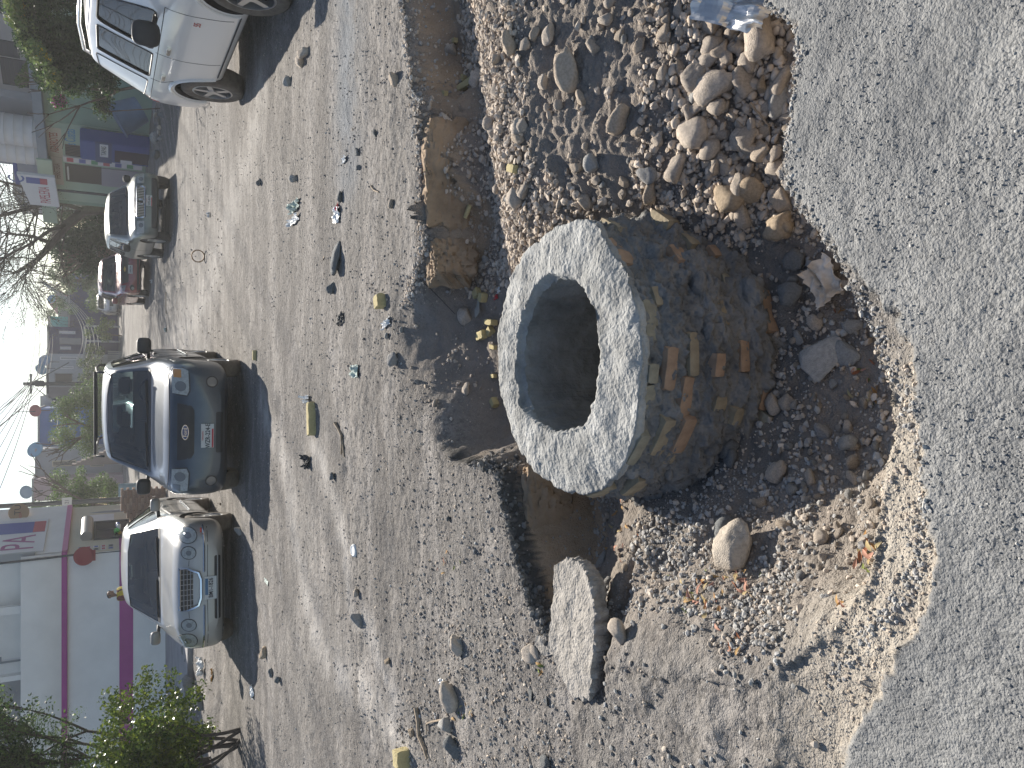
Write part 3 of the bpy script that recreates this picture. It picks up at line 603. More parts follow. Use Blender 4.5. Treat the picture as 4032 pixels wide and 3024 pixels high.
named = [
 ('2',1990,200,230,'tan','largest shaded tan boulder below the silver foil at the paving edge'),
 ('2',1745,450,190,'tan','flat sunlit tan boulder amid the stones right of the manhole'),
 ('2',1890,350,115,'tan','upright tan stone between the flat boulder and the paving edge'),
 ('2',1795,1015,165,'ochre','big brown block lying against the right foot of the manhole'),
 ('2',1910,980,130,'ochre','angular ochre stone resting beside the big brown block'),
 ('2',1390,995,110,'tan','bright pale stone touching the right side of the manhole'),
 ('2',2070,1150,165,'ochre','dark ochre boulder tucked under the paving edge near the manhole'),
 ('2',980,360,175,'tan','lone large stone half buried in the smooth dirt slope'),
 ('2',1230,620,140,'tan','flat pale slab of stone in the middle of the gravel slope'),
 ('2',1620,680,180,'tan','wide shaded stone in the middle of the stone heap'),
 ('2',1100,850,100,'grey','grey faceted stone on the gravel slope above the manhole side'),
 ('2',1890,700,110,'tan','rounded stone near the paving corner left of the dry stick'),
 ('2',1700,230,110,'tan','triangular tan stone near the tip of the silver foil'),
 ('2',1470,180,105,'tan','long tan stone at the top edge of the smooth dirt patch'),
 ('2',1780,320,90,'tan','shaded stone just behind the upright tan stone'),
 ('2',2050,520,130,'grey','grey slag-like stone against the notch of the paving edge'),
 ('2',1960,440,85,'ochre','small ochre stone near the upright tan stone'),
 ('2',1970,770,120,'tan','tan stone under the jutting corner of paving'),
 ('2',1540,870,140,'tan','square shaded stone between gravel and the big brown block'),
 ('2',1690,760,120,'tan','oblong stone beside the wide shaded stone'),
 ('2',1380,900,110,'grey','grey elongated stone above the bright pale stone'),
 ('2',1600,590,100,'tan','flat stone next to the wide shaded stone'),
 ('2',1640,480,95,'grey','greenish grey stone left of the flat sunlit boulder'),
 ('2',1730,550,100,'tan','tan stone below the flat sunlit boulder'),
 ('2',875,180,85,'tan','stone in the smooth dirt at the right of the slope'),
 ('2',1095,245,80,'tan','low stone sunk in the smooth dirt patch'),
 ('2',1340,240,75,'tan','small stone at the lower rim of the smooth dirt'),
 ('2',670,230,110,'tan','tall lit stone on the crest of the gravel ridge'),
 ('2',750,230,90,'tan','blunt stone beside the tall lit stone of the ridge'),
 ('2',600,305,80,'tan','lit stone on the ridge edge above the slot'),
 ('2',505,405,80,'tan','stone pinning the yellow foam strip'),
 ('2',345,640,100,'tan','brown stone wedged below the clay bank in the slot'),
 ('2',370,260,65,'tan','stone at the far end of the shaded slot'),
 ('2',720,660,85,'tan','blocky lit stone on the ridge with flat top'),
 ('2',590,660,75,'tan','rounded stone on the ridge above the slot'),
 ('2',700,1000,110,'tan','long lit stone on the ridge close to the collar'),
 ('2',1060,1030,90,'tan','stone on the slope right beside the collar'),
 ('2',1250,930,70,'tan','upright pebble-like stone near the grey elongated stone'),
 ('2',1780,850,80,'tan','dark tan stone under the oblong stone'),
 ('2',1320,670,65,'tan','bright pointed stone below the flat slab'),
 ('3',1420,520,250,'tan','big egg-shaped tan boulder on the pit floor left of the manhole'),
 ('3',1350,455,120,'mortar','dark clod of mortar leaning on the egg-shaped boulder'),
 ('3',1595,185,95,'tan','dusty stone in the shaded pit left of the manhole foot'),
 ('3',1920,55,75,'grey','oval grey pebble stone high in the shaded pit'),
 ('3',1510,330,60,'tan','round pebble stone just right of the egg-shaped boulder'),
 ('3',885,925,125,'tan','crusty clod of pale rubble beside the concrete slab'),
 ('3',460,1020,90,'tan','knobbly tan stone at the upper left of the concrete slab'),
 ('3',125,975,80,'grey','blocky grey stone alone on the road surface left'),
 ('3',1790,490,75,'tan','crumbly clod on the smooth pit slope'),
 ('3',1620,430,60,'tan','rough clod right of the egg-shaped boulder'),
 ('3',810,690,70,'grey','round grey stone between slab tip and leaf litter'),
 ('3',780,590,80,'grey','grey stone at the tip of the concrete slab'),
 ('3',1380,120,80,'mortar','mortar lump at the left foot of the manhole'),
 ('5',690,785,260,'grey','large flat grey slab stone on the shaded pit floor'),
 ('5',820,755,135,'grey','smooth rounded stone leaning on the flat grey slab stone'),
 ('5',500,100,150,'ochre','ochre rock at the top of the shaded pit under the paving'),
 ('5',570,290,100,'mortar','clod of grey mortar below the ochre rock'),
 ('5',540,460,130,'mortar','lumpy mortar clod beside the crumpled tissue'),
 ('5',475,1345,105,'tan','dull stone on the pit floor below the pebbles'),
 ('5',450,1010,90,'tan','brownish stone at the foot of the bricks'),
 ('5',700,1140,95,'grey','grey stone among pebbles near the green leaf'),
 ('5',850,625,85,'grey','grey stone under the paving edge beside the rounded stone'),
 ('5',575,685,80,'grey','dark stone left of the flat grey slab stone'),
 ('5',235,1240,95,'mortar','mortar lump low on the left side of the manhole'),
 ('5',745,910,60,'grey','pale pebble stone beneath the flat grey slab stone'),
 ('5',520,990,90,'tan','elongated piece of tan stone on the pit floor'),
 ('5',390,1510,60,'tan','stone near the shadow line of the pit floor'),
 ('5',910,1000,75,'tan','crumbly stone against the lit paving edge'),
 ('5',840,1215,70,'tan','oval stone near the lit paving edge'),
 ('A',570,390,100,'tan','brown stone on the road nearest the white car'),
 ('A',445,605,70,'grey','half round stone on the road left of the brown stone'),
 ('A',535,450,80,'tan','pale broken stone under the brown road stone'),
 ('A',1215,570,110,'tan','long stone lying on the bank above the slot'),
 ('A',490,1300,75,'grey','upright grey stone far out on the road'),
 ('A',945,1110,55,'mortar','dark stone on the road by the white plastic strip'),
 ('A',950,1215,55,'mortar','dark lump on the road below the white plastic strip'),
 ('A',1190,1485,60,'tan','oval stone on the road above the clay bank'),
 ('A',1070,970,50,'mortar','dark rock fragment on the road above the bank'),
 ('A',230,1320,45,'mortar','small dark fragment far on the road'),
 ('A',820,1430,70,'mortar','dark crumb of paving beside the red and white wrapper'),
 ('B',760,425,80,'mortar','dark chunk of old paving on the road in the middle'),
 ('B',800,220,200,'mortar','long dark shard of paving lying on the road'),
 ('B',1215,960,110,'grey','grey block at the rim of the shallow hollow'),
 ('B',1735,625,140,'tan','flat sunken stone near the foam crumbs behind the manhole'),
 ('B',1160,780,45,'grey','grey pebble stone at the rim of the hollow'),
 ('B',1510,1270,60,'tan','clod on the lip left of the hollow'),
 ('B',1740,1165,80,'tan','pointed clod deep in the hollow'),
 ('B',1375,1110,45,'grey','small stone inside the hollow'),
 ('B',690,215,40,'tan','rounded road stone near the long dark shard'),
 ('B',1265,735,40,'grey','white-grey stone inside the upper hollow'),
 ('C',520,220,45,'mortar','dark stone on the road in front of the blue car'),
 ('C',1090,430,25,'mortar','tiny dark stone on the gravelly road at left'),
 ('C',640,790,55,'tan','tan stone with foam bit behind it on the road'),
 ('C',650,920,75,'grey','cube-like grey stone on the pale road streak'),
 ('C',1140,1050,85,'tan','blocky tan stone throwing a long shadow at left'),
 ('C',1510,1095,75,'tan','crusted stone at the near end of the slab'),
 ('C',1110,1300,120,'tan','largest rock of the rubble line at the lower left'),
 ('C',1085,1440,90,'grey','grey rock of the rubble line with pale top'),
 ('C',1120,1560,90,'mortar','dark stone at the end of the rubble line'),
 ('C',1495,1295,50,'mortar','dark oval stone left of the slab end'),
 ('C',1570,1330,40,'mortar','small round stone left of the slab end'),
 ('C',1575,1630,60,'mortar','dark stone at the left border of the road'),
 ('C',60,485,45,'grey','grey stone by the front wheel of the silver car'),
 ('C',185,1095,55,'ochre','reddish brick fragment on the road left of the silver car'),
 ('C',215,1190,35,'mortar','dark road stone left of the reddish fragment'),
 ('C',255,1220,35,'mortar','second dark road stone left of the reddish fragment'),
 ('C',790,1130,35,'ochre','small brown stone among the gravel at left'),
 ('C',910,1480,40,'ochre','brown stone right of the yellow foam cube'),
 ('D',310,500,20,'grey','pebble stone in the leaf litter below the egg-shaped boulder'),
]
ROCKXY = []
_v, _f = rock_shape(4, np.random.default_rng(12), planes=40, nz=.07); EGG = np_mesh('stone', _v * .62, _f, True, np.tile(np.array((.47, .41, .34)), (len(_v), 1))); EGG.materials.append(M_stone)
for z, x, y, s, kd, lab in named:
    nx, ny = zpt(z, x, y); p, n, dist = hit(nx, ny)
    if p is None: continue
    size = s / ZN[z][2] / FPX * dist * 1.08
    el = 1.0; fl = 1.0
    if 'slab' in lab and z != '2' and 'clod' not in lab: fl = .4; 
    if 'long dark shard' in lab: fl = .35; el = 1.0
    if 'egg-shaped' in lab and 'clod' not in lab and 'pebble' not in lab: el = .85; fl = 1.0; kd = EGG
    put_stone(p, size, kd, lab, None, fl, sink=.3 if 'buried' in lab or 'sunk' in lab or 'flat sunken' in lab else .2)
    ROCKXY.append((p.x, p.y, size))
# unnamed stones: the largest ones of each area are still objects of their own
def scatter_stones(n, gen, smin, smax, label, group, lib=None, pw=2.2):
    k = 0; tries = 0
    while k < n and tries < n * 30:
        tries += 1; x, y = gen()
        if math.hypot(x - MH[0], y - MH[1]) < .66: continue
        if any((x - a) ** 2 + (y - b) ** 2 < (.4 * s) ** 2 for a, b, s in ROCKXY): continue
        s = smin + (smax - smin) * random.random() ** pw
        g_ = ground(np.array([x]), np.array([y])); z = float(g_[0][0])
        if float(g_[3][0]) < .75: continue
        me = random.choice(lib or (rock_lib['tan'] if s > .05 else small_lib))
        put_stone(Vector((x, y, z)), s, me, label, group, sink=random.uniform(.1, .35)); ROCKXY.append((x, y, s)); k += 1
U = random.uniform
scatter_stones(75, lambda: (U(.60, 1.3), U(1.55, 2.15)), .05, .125, 'loose tan stone heaped with others below the gravel slope', 'loose stones heaped beside the paving edge')
scatter_stones(45, lambda: (U(.7, 1.8), U(1.8, 2.5)), .03, .08, 'tan stone strewn between the gravel slope and the stone heap', 'loose stones below the gravel slope')
scatter_stones(60, lambda: (U(.75, 2.3), U(2.5, 3.5)), .035, .085, 'loose pale stone on the gravel slope right of the manhole', 'loose stones on the gravel slope')
scatter_stones(30, lambda: (U(.6, 2.4), U(3.6, 4.2)), .03, .07, 'stone lying in the shaded slot under the clay bank', 'stones in the shaded slot')
scatter_stones(55, lambda: (U(-.45, .65), U(1.2, 1.95)), .025, .06, 'dull stone on the shaded pit floor in front of the manhole', 'stones on the pit floor', lib=rock_lib['grey'] + rock_lib['tan'])
scatter_stones(26, lambda: (U(-1.1, -.45), U(1.5, 2.9)), .02, .05, 'small stone in the dirt left of the manhole', 'small stones left of the manhole')

# gravel nobody could count
def gravel(name, n, gen, smin, smax, cols, label, pw=2.5, sub_=1, lift=.2, keep=None):
    x, y = gen(n); z, asph, clay, dig, tan, cem = ground(x, y)[:6]
    ok = np.hypot(x - MH[0], y - MH[1]) > .6
    if keep is not None: ok &= keep(x, y, z, asph, dig)
    x, y, z = x[ok], y[ok], z[ok]; n = len(x)
    s = smin + (smax - smin) * rng.random(n) ** pw
    shapes = [rock_shape(sub_, rng, 8, .05) for _ in range(24)]
    f0 = shapes[0][1]; nv = len(shapes[0][0]); SV = np.array([q[0] for q in shapes]) * .5
    pick = rng.integers(0, 24, n); P_ = SV[pick] * s[:, None, None]
    a = rng.random(n) * 6.283; b_ = rng.normal(0, .5, n); ca, sa, cb, sb = np.cos(a), np.sin(a), np.cos(b_), np.sin(b_)
    X_, Y_, Z_ = P_[..., 0], P_[..., 1], P_[..., 2]
    Y2 = Y_ * cb[:, None] - Z_ * sb[:, None]; Z2 = Y_ * sb[:, None] + Z_ * cb[:, None]
    X3 = X_ * ca[:, None] - Y2 * sa[:, None]; Y3 = X_ * sa[:, None] + Y2 * ca[:, None]
    Vv = np.stack([X3 + x[:, None], Y3 + y[:, None], Z2 + (z + s * lift)[:, None]], -1).reshape(-1, 3)
    Ff = (f0[None] + (np.arange(n) * nv)[:, None, None]).reshape(-1, 3)
    C = np.array(cols)[rng.integers(0, len(cols), n)] * rng.uniform(.75, 1.2, (n, 1)); C = np.repeat(C, nv, 0)
    o = link(name, np_mesh(name, Vv, Ff, sub_ > 1, C), M_stone); return tag(o, label, kind='stuff')
def uni(x0, x1, y0, y1):
    return lambda n: (rng.uniform(x0, x1, n), rng.uniform(y0, y1, n))
def wedge(r0, r1, a0=-36, a1=36, p=1.0):
    def g(n):
        r = r0 * (r1 / r0) ** (rng.random(n) ** p); a = np.radians(rng.uniform(a0, a1, n)); return r * np.sin(a), r * np.cos(a)
    return g
ALL = TANS + GREYS
clump = lambda x, y, f, o, lo, hi: sst(lo, hi, fbm(x, y, f, 3, off=o)) > rng.random(len(x))
gravel('gravel', 22000, uni(.5, 2.7, 1.5, 4.3), .010, .048, TANS, 'tan gravel spread over the slope right of the manhole', 3.0, 1, .18,
       keep=lambda x, y, z, a, d: (d > .75) & ((fbm(x, y, 1.5, 2, off=50) > -.35) | (rng.random(len(x)) < .3)) & ~((np.hypot((x - 1.38) / .58, (y - 2.68) / .34) + .25 * fbm(x, y, 4, 3, off=66) < 1) & (rng.random(len(x)) < .95)))
gravel('gravel', 9000, uni(-.95, .8, 1.05, 2.5), .007, .034, GREYS + TANS[1:], 'grey pebbles covering the pit floor around the manhole', 3.2, 1, .2, keep=lambda x, y, z, a, d: (d > .5) & clump(x, y, 2.6, 12, -.5, .3))
gravel('gravel', 6500, uni(-1.2, -.3, 1.3, 3.1), .006, .026, GREYS, 'small pebbles in the dirt left of the manhole', 3, 1, .2, keep=lambda x, y, z, a, d: (d > .35) & clump(x, y, 2.2, 33, -.3, .4))
gravel('gravel', 2600, uni(-.4, 1.0, 3.15, 4.7), .006, .03, TANS, 'fine gravel in the hollow behind the manhole', 3, 1, .2, keep=lambda x, y, z, a, d: (d > .2) & clump(x, y, 1.8, 43, -.1, .5))
gravel('gravel', 28000, wedge(2.9, 12.0, -34, 34, 1.15), .006, .024, ALL + [(.27, .25, .235)] * 3, 'loose gravel strewn over the road surface', 4.0, 1, .15, keep=lambda x, y, z, a, d: (d < .2) & (a < .3) & clump(x, y, .9, 5, -.8, .5))
gravel('gravel', 9000, uni(-2.3, -.9, 1.2, 4.6), .005, .026, ALL + [(.22, .21, .2)] * 2, 'pebbles on the road at the left of the dig', 3.2, 1, .2, keep=lambda x, y, z, a, d: (d < .2) & clump(x, y, 1.8, 15, -.5, .5))
gravel('gravel', 11000, wedge(.85, 1.9, -44, 44), .003, .008, GREYS + [(.24, .24, .24)] * 2, 'grit scattered over the near paving', 2.5, 1, .2, keep=lambda x, y, z, a, d: (d < .2) & clump(x, y, 3, 25, -.5, .5))
gravel('gravel', 3000, wedge(13, 34, -33, 30), .02, .05, ALL, 'loose gravel on the far part of the road', 3, 1, .15)
gravel('gravel', 1500, uni(-.85, .1, .95, 1.4), .004, .016, TANS, 'crumbs along the broken lip of the paving', 2.6, 1, .2, keep=lambda x, y, z, a, d: (a < .6))

def edge_line(pts, jit):
    P = np.array(pts); L = np.linalg.norm(np.diff(P, axis=0), axis=1); c = np.concatenate([[0], np.cumsum(L)])
    def g(n):
        t = rng.random(n) * c[-1]; i = np.clip(np.searchsorted(c, t) - 1, 0, len(L) - 1); f = ((t - c[i]) / L[i])[:, None]; q = P[i] * (1 - f) + P[i + 1] * f + rng.normal(0, jit, (n, 2)); return q[:, 0], q[:, 1]
    return g
gravel('paving_crumbs', 900, edge_line([(-.37, 3.50), (-.40, 3.2), (-.55, 3.13), (-.76, 3.02), (-.95, 2.88), (-1.06, 2.73)], .014), .012, .045, [(.10, .098, .095), (.14, .135, .13), (.2, .19, .18)], 'dark crumbling edge of the old paving above the trench', 2.0, 1, .1)
gravel('bank_crumbs', 1600, edge_line([(.5, 4.5), (.62, 4.3), (.78, 4.17), (1.16, 4.2), (1.64, 4.22), (1.79, 4.32), (2.4, 4.5)], .035), .008, .04, TANS + GREYS, 'crumbs along the lip of the bank above the slot', 2.5, 1, .1)
gravel('rim_crumbs', 1500, edge_line([(1.5, 1.585), (1.07, 1.56), (.88, 1.44), (.68, 1.48), (.48, 1.46), (.36, 1.36), (.14, 1.24), (-.02, 1.15), (-.23, 1.09), (-.44, 1.12), (-.74, 1.35)], .014), .004, .018, GREYS, 'crumbs along the broken rim of the near paving', 2.2, 1, .1)
# lumps of mortar squeezed out on the chimney wall
lumpV, lumpF, nb = [], [], 0
rl = np.random.default_rng(3)
for k in range(150):
    a_ = rl.uniform(-math.pi * .98, math.pi * .05); kk = rl.integers(50, K - 4); ia = int((a_ + math.pi) / (2 * math.pi) * NA) % NA
    v, f = rock_shape(2, rl, 10, .25); c = PV[kk, ia]; s_ = rl.uniform(.02, .07) ; 
    if any(np.linalg.norm(c - np.array(q)) < .075 for q in BRK): continue
    v = v * s_ * np.array([1, 1, .8]); lumpV.append(v + c - off - np.array([math.cos(a_), math.sin(a_), 0]) * s_ * .34); lumpF.append(f + nb); nb += len(v)
o = link('mortar_lumps', np_mesh('mortar_lumps', np.vstack(lumpV), np.vstack(lumpF), True), M_mort, mh); tag(o, kind='stuff')

gravel('gravel', 800, lambda n: (rng.normal(-.66, .075, n), rng.normal(1.70, .085, n)), .006, .024, GREYS + TANS[1:2], 'heap of small grey pebbles with leaves left of the egg-shaped boulder', 2.0, 1, .35)
gravel('gravel', 260, lambda n: (rng.normal(-.60, .05, n), rng.normal(2.25, .12, n)), .008, .026, GREYS, 'small pebbles beside the tip of the concrete slab', 2.0, 1, .35)
gravel('gravel', 900, uni(.58, 1.35, 1.55, 2.25), .018, .050, TANS, 'smaller stones filling the gaps of the stone heap', 1.6, 2, .3, keep=lambda x, y, z, a, d: d > .8)

# ================================================================ THINGS LYING ABOUT THE DIG
def pt(z, x, y, bvh=None):
    nx, ny = zpt(z, x, y); p, n, d = hit(nx, ny, bvh); return p, (d or 1) / ZN[z][2] / FPX
# broken slab of old paving leaning over the trench
def slab(name, outline, thick, m, seed, ntop=16, rag=.019):
    P = [Vector(p) for p in outline]; c = sum(P, Vector()) / len(P); pts = []
    N_ = 260; seg = [(P[i], P[(i + 1) % len(P)]) for i in range(len(P))]; L_ = sum((b - a).length for a, b in seg); step = L_ / N_
    for a, b in seg:
        k = max(1, round((b - a).length / step)); pts += [a.lerp(b, j / k) for j in range(k)]
    pts = np.array([p[:] for p in pts]); n = len(pts); cc = np.array(c[:])
    jn = fbm(pts[:, 0], pts[:, 1], 16, 4, .65, off=seed)
    rings = []
    dirs = pts - cc; dirs[:, 2] = 0; dl = np.linalg.norm(dirs, axis=1, keepdims=True)
    for f, dz, ro in [(k / ntop, 0, 0) for k in range(1, ntop)] + [(.975, 0, .3), (1, -.006, 1), (1.0, -.3 * thick, 1.2), (.98, -.6 * thick, 1.6), (.96, -.85 * thick, 1.4), (.9, -thick, .8), (.4, -thick, 0)]:
        q = cc + (pts - cc) * f + dirs / dl * (rag * ro * (jn + .6 * fbm(pts[:, 0] + dz * 9, pts[:, 1] + dz * 7, 40, 3, .7, off=seed)))[:, None]
        q[:, 2] += dz
        if dz == 0: q[:, 2] += .010 * fbm(q[:, 0], q[:, 1], 9, 4, .65, off=seed) + .005 * np.abs(fbm(q[:, 0], q[:, 1], 60, 2, off=seed))
        rings.append(q)
    V_ = np.vstack(rings); K_ = len(rings)
    ii = np.arange(K_ - 1)[:, None] * n; jj = np.arange(n)[None]; j2 = (jj + 1) % n
    F_ = np.stack([ii + jj, ii + j2, ii + n + j2, ii + n + jj], -1).reshape(-1, 4)
    ctop = V_[:n].mean(0); V_ = np.vstack([V_, ctop[None]]); i0 = len(V_) - 1
    bm = bmesh.new(); vs = [bm.verts.new(v) for v in V_]
    for f in F_: bm.faces.new([vs[i] for i in f])
    for k in range(n): bm.faces.new((vs[i0], vs[(k + 1) % n], vs[k]))
    bmesh.ops.recalc_face_normals(bm, faces=bm.faces)
    return link(name, bm_mesh(name, bm, True, R(50)), m)
M_slab = mat('old_paving', (.36, .335, .305), .95, nscale=24, namt=.38, bump=.010, bscale=95)
def plane_pt(X, Y, z):                         # overview pixel to the plane at height z
    d = ray(X * 1.8228, Y * 1.8228); return EYE + d * ((z - CAM_H) / d.z)
sl = slab('concrete_slab', [plane_pt(X, Y, z) for X, Y, z in ((1198,1215,-.035),(1240,1205,-.05),(1272,1240,-.04),(1284,1330,-.01),(1282,1430,.01),(1268,1508,.02),(1238,1512,.02),(1205,1450,.015),(1184,1400,.01),(1190,1320,-.01))], .075, M_slab, 4)
tag(sl, 'broken slab of old concrete paving lying across the trench at the left', 'concrete slab')
sl2 = slab('paving_fragment', [plane_pt(X, Y, z) for X, Y, z in ((1152,1395,.01),(1160,1372,.005),(1195,1385,-.02),(1200,1412,-.01),(1178,1418,.0))], .04, M_slab, 9, 5, .008)
tag(sl2, 'small chip of paving wedged behind the concrete slab', 'paving chip')

# yellow foam
M_foam = mat('yellow_foam', (.50, .42, .22), .95, nscale=30, namt=.18, bump=.006, bscale=120)
def foam(z, x, y, lx, ly, lz, rz, label, seed, tilt=(0, 0), m=None, cat='foam piece', name='foam_scrap', lift=.4):
    p, k = pt(z, x, y)
    if p is None: return
    me = rough_box(name, lx * k, ly * k, lz * k, .10 * min(lx, ly, lz) * k, seed, 4)
    o = link(name, me, m or M_foam, None, p + Vector((0, 0, lz * k * lift)), (R(tilt[0]), R(tilt[1]), R(rz))); return tag(o, label, cat)
foam('B', 1130, 530, 95, 85, 75, 12, 'yellow foam cube on the rim of the hollow behind the manhole', 1)
foam('B', 622, 1380, 235, 70, 55, 5, 'long yellow foam wedge lying on the road before the blue car', 2)
foam('B', 1815, 470, 60, 70, 40, 25, 'brownish foam crumb nearest the gravel ridge behind the manhole', 3)
foam('B', 1865, 500, 65, 60, 55, -20, 'larger foam crumb next to the grey fibre board', 4)
foam('B', 1925, 680, 115, 40, 60, 82, 'bright foam strip standing behind the collar', 5)
foam('B', 1855, 775, 60, 100, 50, 10, 'foam block in the gravel behind the collar', 6)
foam('B', 1915, 745, 55, 60, 45, 40, 'foam bit beside the foam block behind the collar', 7)
foam('B', 1945, 1262, 70, 45, 50, 40, 'foam chunk touching the back left of the collar', 8)
foam('B', 1930, 860, 80, 30, 30, 80, 'thin foam strip behind the middle of the collar', 18)
foam('B', 1932, 1070, 60, 28, 30, 90, 'small foam sliver peeking over the collar', 19)
foam('B', 200, 920, 68, 26, 26, 4, 'small foam sliver by the tyre tracks near the blue car', 9)
foam('C', 883, 1603, 75, 70, 65, 10, 'yellow foam cube at the lower left border of the road', 10)
foam('A', 1748, 610, 205, 44, 40, 96, 'long split foam strip lying over the ridge edge', 11, (0, -12))
foam('A', 1715, 565, 60, 40, 30, 60, 'little foam flake behind the long split strip', 12)
foam('A', 1740, 1530, 190, 95, 26, 70, 'big flat foam sheet down in the shaded slot', 13, (14, 20))
foam('A', 2075, 1225, 105, 55, 45, 70, 'foam piece between the pale gravel of the ridge', 14)
foam('A', 1650, 300, 60, 30, 30, 80, 'foam bit in the slot far right', 15)
foam('A', 1580, 680, 60, 34, 30, 70, 'dull foam bit in the slot under the bank', 16)
M_board = mat('fibre_board', (.32, .31, .28), .9, nscale=20, namt=.15)
foam('B', 1815, 575, 160, 70, 8, 40, 'grey sheet of fibre board behind the manhole', 20, (10, 15), M_board, 'board', 'fibre_board', 1.5)

# crumpled sheets: foil, tissue, wrappers, plastic
def crumple(name, p, lx, ly, amp, m, seed, rz=0, n=26, curl=0.0, label=None, cat=None, rot=(0, 0), freq=3.0):
    u, v = np.meshgrid(np.linspace(-.5, .5, n), np.linspace(-.5, .5, n), indexing='ij')
    e = 1 + .10 * fbm(u * 2, v * 2, 3, 2, off=seed)
    z = amp * (np.abs(fbm(u, v, freq, 2, .5, off=seed)) * 2.2 + .3 * fbm(u, v, freq * 2.2, 2, .5, off=seed + 5))
    x = u * lx * e + .25 * amp * fbm(u, v, freq, 3, off=seed + 9); y = v * ly * e + .25 * amp * fbm(u, v, freq, 3, off=seed + 13)
    z = z + curl * (u ** 2 * lx + v ** 2 * ly * .6)
    V_ = np.stack([x, y, z - z.min()], -1).reshape(-1, 3)
    i = np.arange(n - 1)[:, None] * n + np.arange(n - 1)[None]; F_ = np.stack([i, i + n, i + n + 1, i + 1], -1).reshape(-1, 4)
    o = link(name, np_mesh(name, V_, F_, False), m, None, p, (R(rot[0]), R(rot[1]), R(rz)))
    md = o.modifiers.new('thickness', 'SOLIDIFY'); md.thickness = .0012
    return tag(o, label, cat)
M_foil = mat('silver_foil', (.70, .69, .67), .33, .9)
M_tissue = mat('stained_tissue', (.74, .71, .67), .9, nscale=9, namt=.3, ncol=(.50, .36, .22))
M_white = mat('white_plastic', (.75, .76, .76), .45); M_red = mat('red_print', (.55, .04, .05), .5); M_green = mat('green_plastic', (.42, .49, .45), .75)
M_black = mat('black_plastic', (.05, .05, .05), .8); M_brown = mat('brown_card', (.25, .15, .08), .8)
p, k = pt('2', 1880, 110); crumple('foil_bag', p + Vector((.02, .0, .07)), .27, .12, .035, M_foil, 3, 58, 20, .1, 'crumpled silver foil bag hanging over the paving edge', 'foil bag', (12, -30), 1.3)
p, k = pt('5', 715, 400); crumple('tissue', p + Vector((0, 0, .005)), .15, .12, .030, M_tissue, 8, 30, 34, .45, 'crumpled stained tissue in the shaded pit beside the paving', 'tissue', (0, 0), 2.0)
def litter(z, x, y, lx, ly, m, label, cat, name, seed, rz=0, amp=.02):
    p, k = pt(z, x, y)
    if p is None: return
    crumple(name, p + Vector((0, 0, .002)), lx * k, ly * k, amp, m, seed, rz, 14, .1, label, cat, freq=2.2)
litter('A', 490, 1500, 70, 260, M_green, 'crushed green plastic cup on the road', 'cup', 'crushed_cup', 21, 0, .05)
litter('A', 485, 1600, 50, 300, M_white, 'clear white plastic film trailing from the green cup', 'plastic film', 'plastic_film', 22, 0, .03)
litter('A', 790, 1560, 150, 110, M_white, 'white wrapper with a red end on the road', 'wrapper', 'wrapper', 23, 80, .02)
litter('A', 795, 1505, 40, 60, M_red, 'red scrap at the end of the white wrapper', 'wrapper', 'red_scrap', 24, 30, .015)
litter('A', 845, 1160, 90, 40, M_white, 'thin white plastic strip standing out on the road', 'plastic strip', 'plastic_strip', 25, 90, .015)
litter('B', 822, 655, 80, 130, M_black, 'black rubber scrap flat on the road', 'rubber scrap', 'rubber_scrap', 26, 10, .02)
litter('B', 922, 1035, 90, 160, M_green, 'dull teal plastic shreds half buried in the road dust', 'plastic shreds', 'plastic_shreds', 27, 0, .02)
litter('B', 580, 1240, 55, 120, M_white, 'white crumpled cup next to the foam wedge', 'cup', 'crumpled_cup', 28, 0, .05)
litter('B', 1150, 690, 50, 160, M_white, 'pale folded paper on the rubble by the hollow', 'paper', 'paper_scrap', 29, 15, .02)
litter('B', 1945, 500, 30, 60, M_red, 'red scrap right behind the collar', 'scrap', 'red_scrap', 30, 15, .01)
litter('B', 1965, 448, 40, 40, M_white, 'white bottle cap crumb behind the collar', 'scrap', 'white_scrap', 31, 15, .01)
litter('B', 575, 1690, 90, 130, M_black, 'dark plastic shard in the shadow left of the foam wedge', 'plastic shard', 'plastic_shard', 32, 0, .04)
litter('C', 123, 1285, 50, 60, M_white, 'white and red carton on the road near the bush', 'carton', 'carton', 33, 0, .03)
litter('C', 1072, 1255, 50, 90, M_white, 'white and green wrapper on the rubble line', 'wrapper', 'wrapper', 34, 0, .02)
litter('C', 190, 740, 20, 90, M_green, 'thin green strip in front of the silver car', 'plastic strip', 'plastic_strip', 35, 0, .01)
litter('0', 533*.5486, 1333*.5486, 12, 40, M_white, 'white plastic sheet far along the road', 'plastic sheet', 'plastic_sheet', 36, 0, .04)
litter('0', 827*.5486, 847*.5486, 9, 10, M_white, 'white scrap on the road before the green car', 'scrap', 'white_scrap', 37, 0, .05)
litter('0', 601*.5486, 1109*.5486, 6, 7, M_white, 'white cup on the road before the red car', 'cup', 'white_cup', 38, 0, .08)
litter('0', 655*.5486, 1299*.5486, 8, 25, M_green, 'glass green plastic crumpled on the far road', 'plastic', 'plastic_scrap', 39, 0, .05)
p, k = pt('C', 623, 585)
bm = bmesh.new(); add_lathe(bm, [(.001, .012), (.030, .012), (.033, .015), (.040, .015), (.046, .008), (.048, 0), (.001, 0)], 28)
tag(link('cup_lid', bm_mesh('cup_lid', bm, True, R(40)), M_white, None, p + Vector((0, 0, .004)), (R(8), 0, 0)), 'round white cup lid lying on the road', 'cup lid')
p, k = pt('0', 805*.5486, 1010*.5486)
bm = bmesh.new(); add_lathe(bm, [(.10, -.03), (.12, -.03), (.12, .03), (.10, .03), (.10, -.03)], 30, 'x')
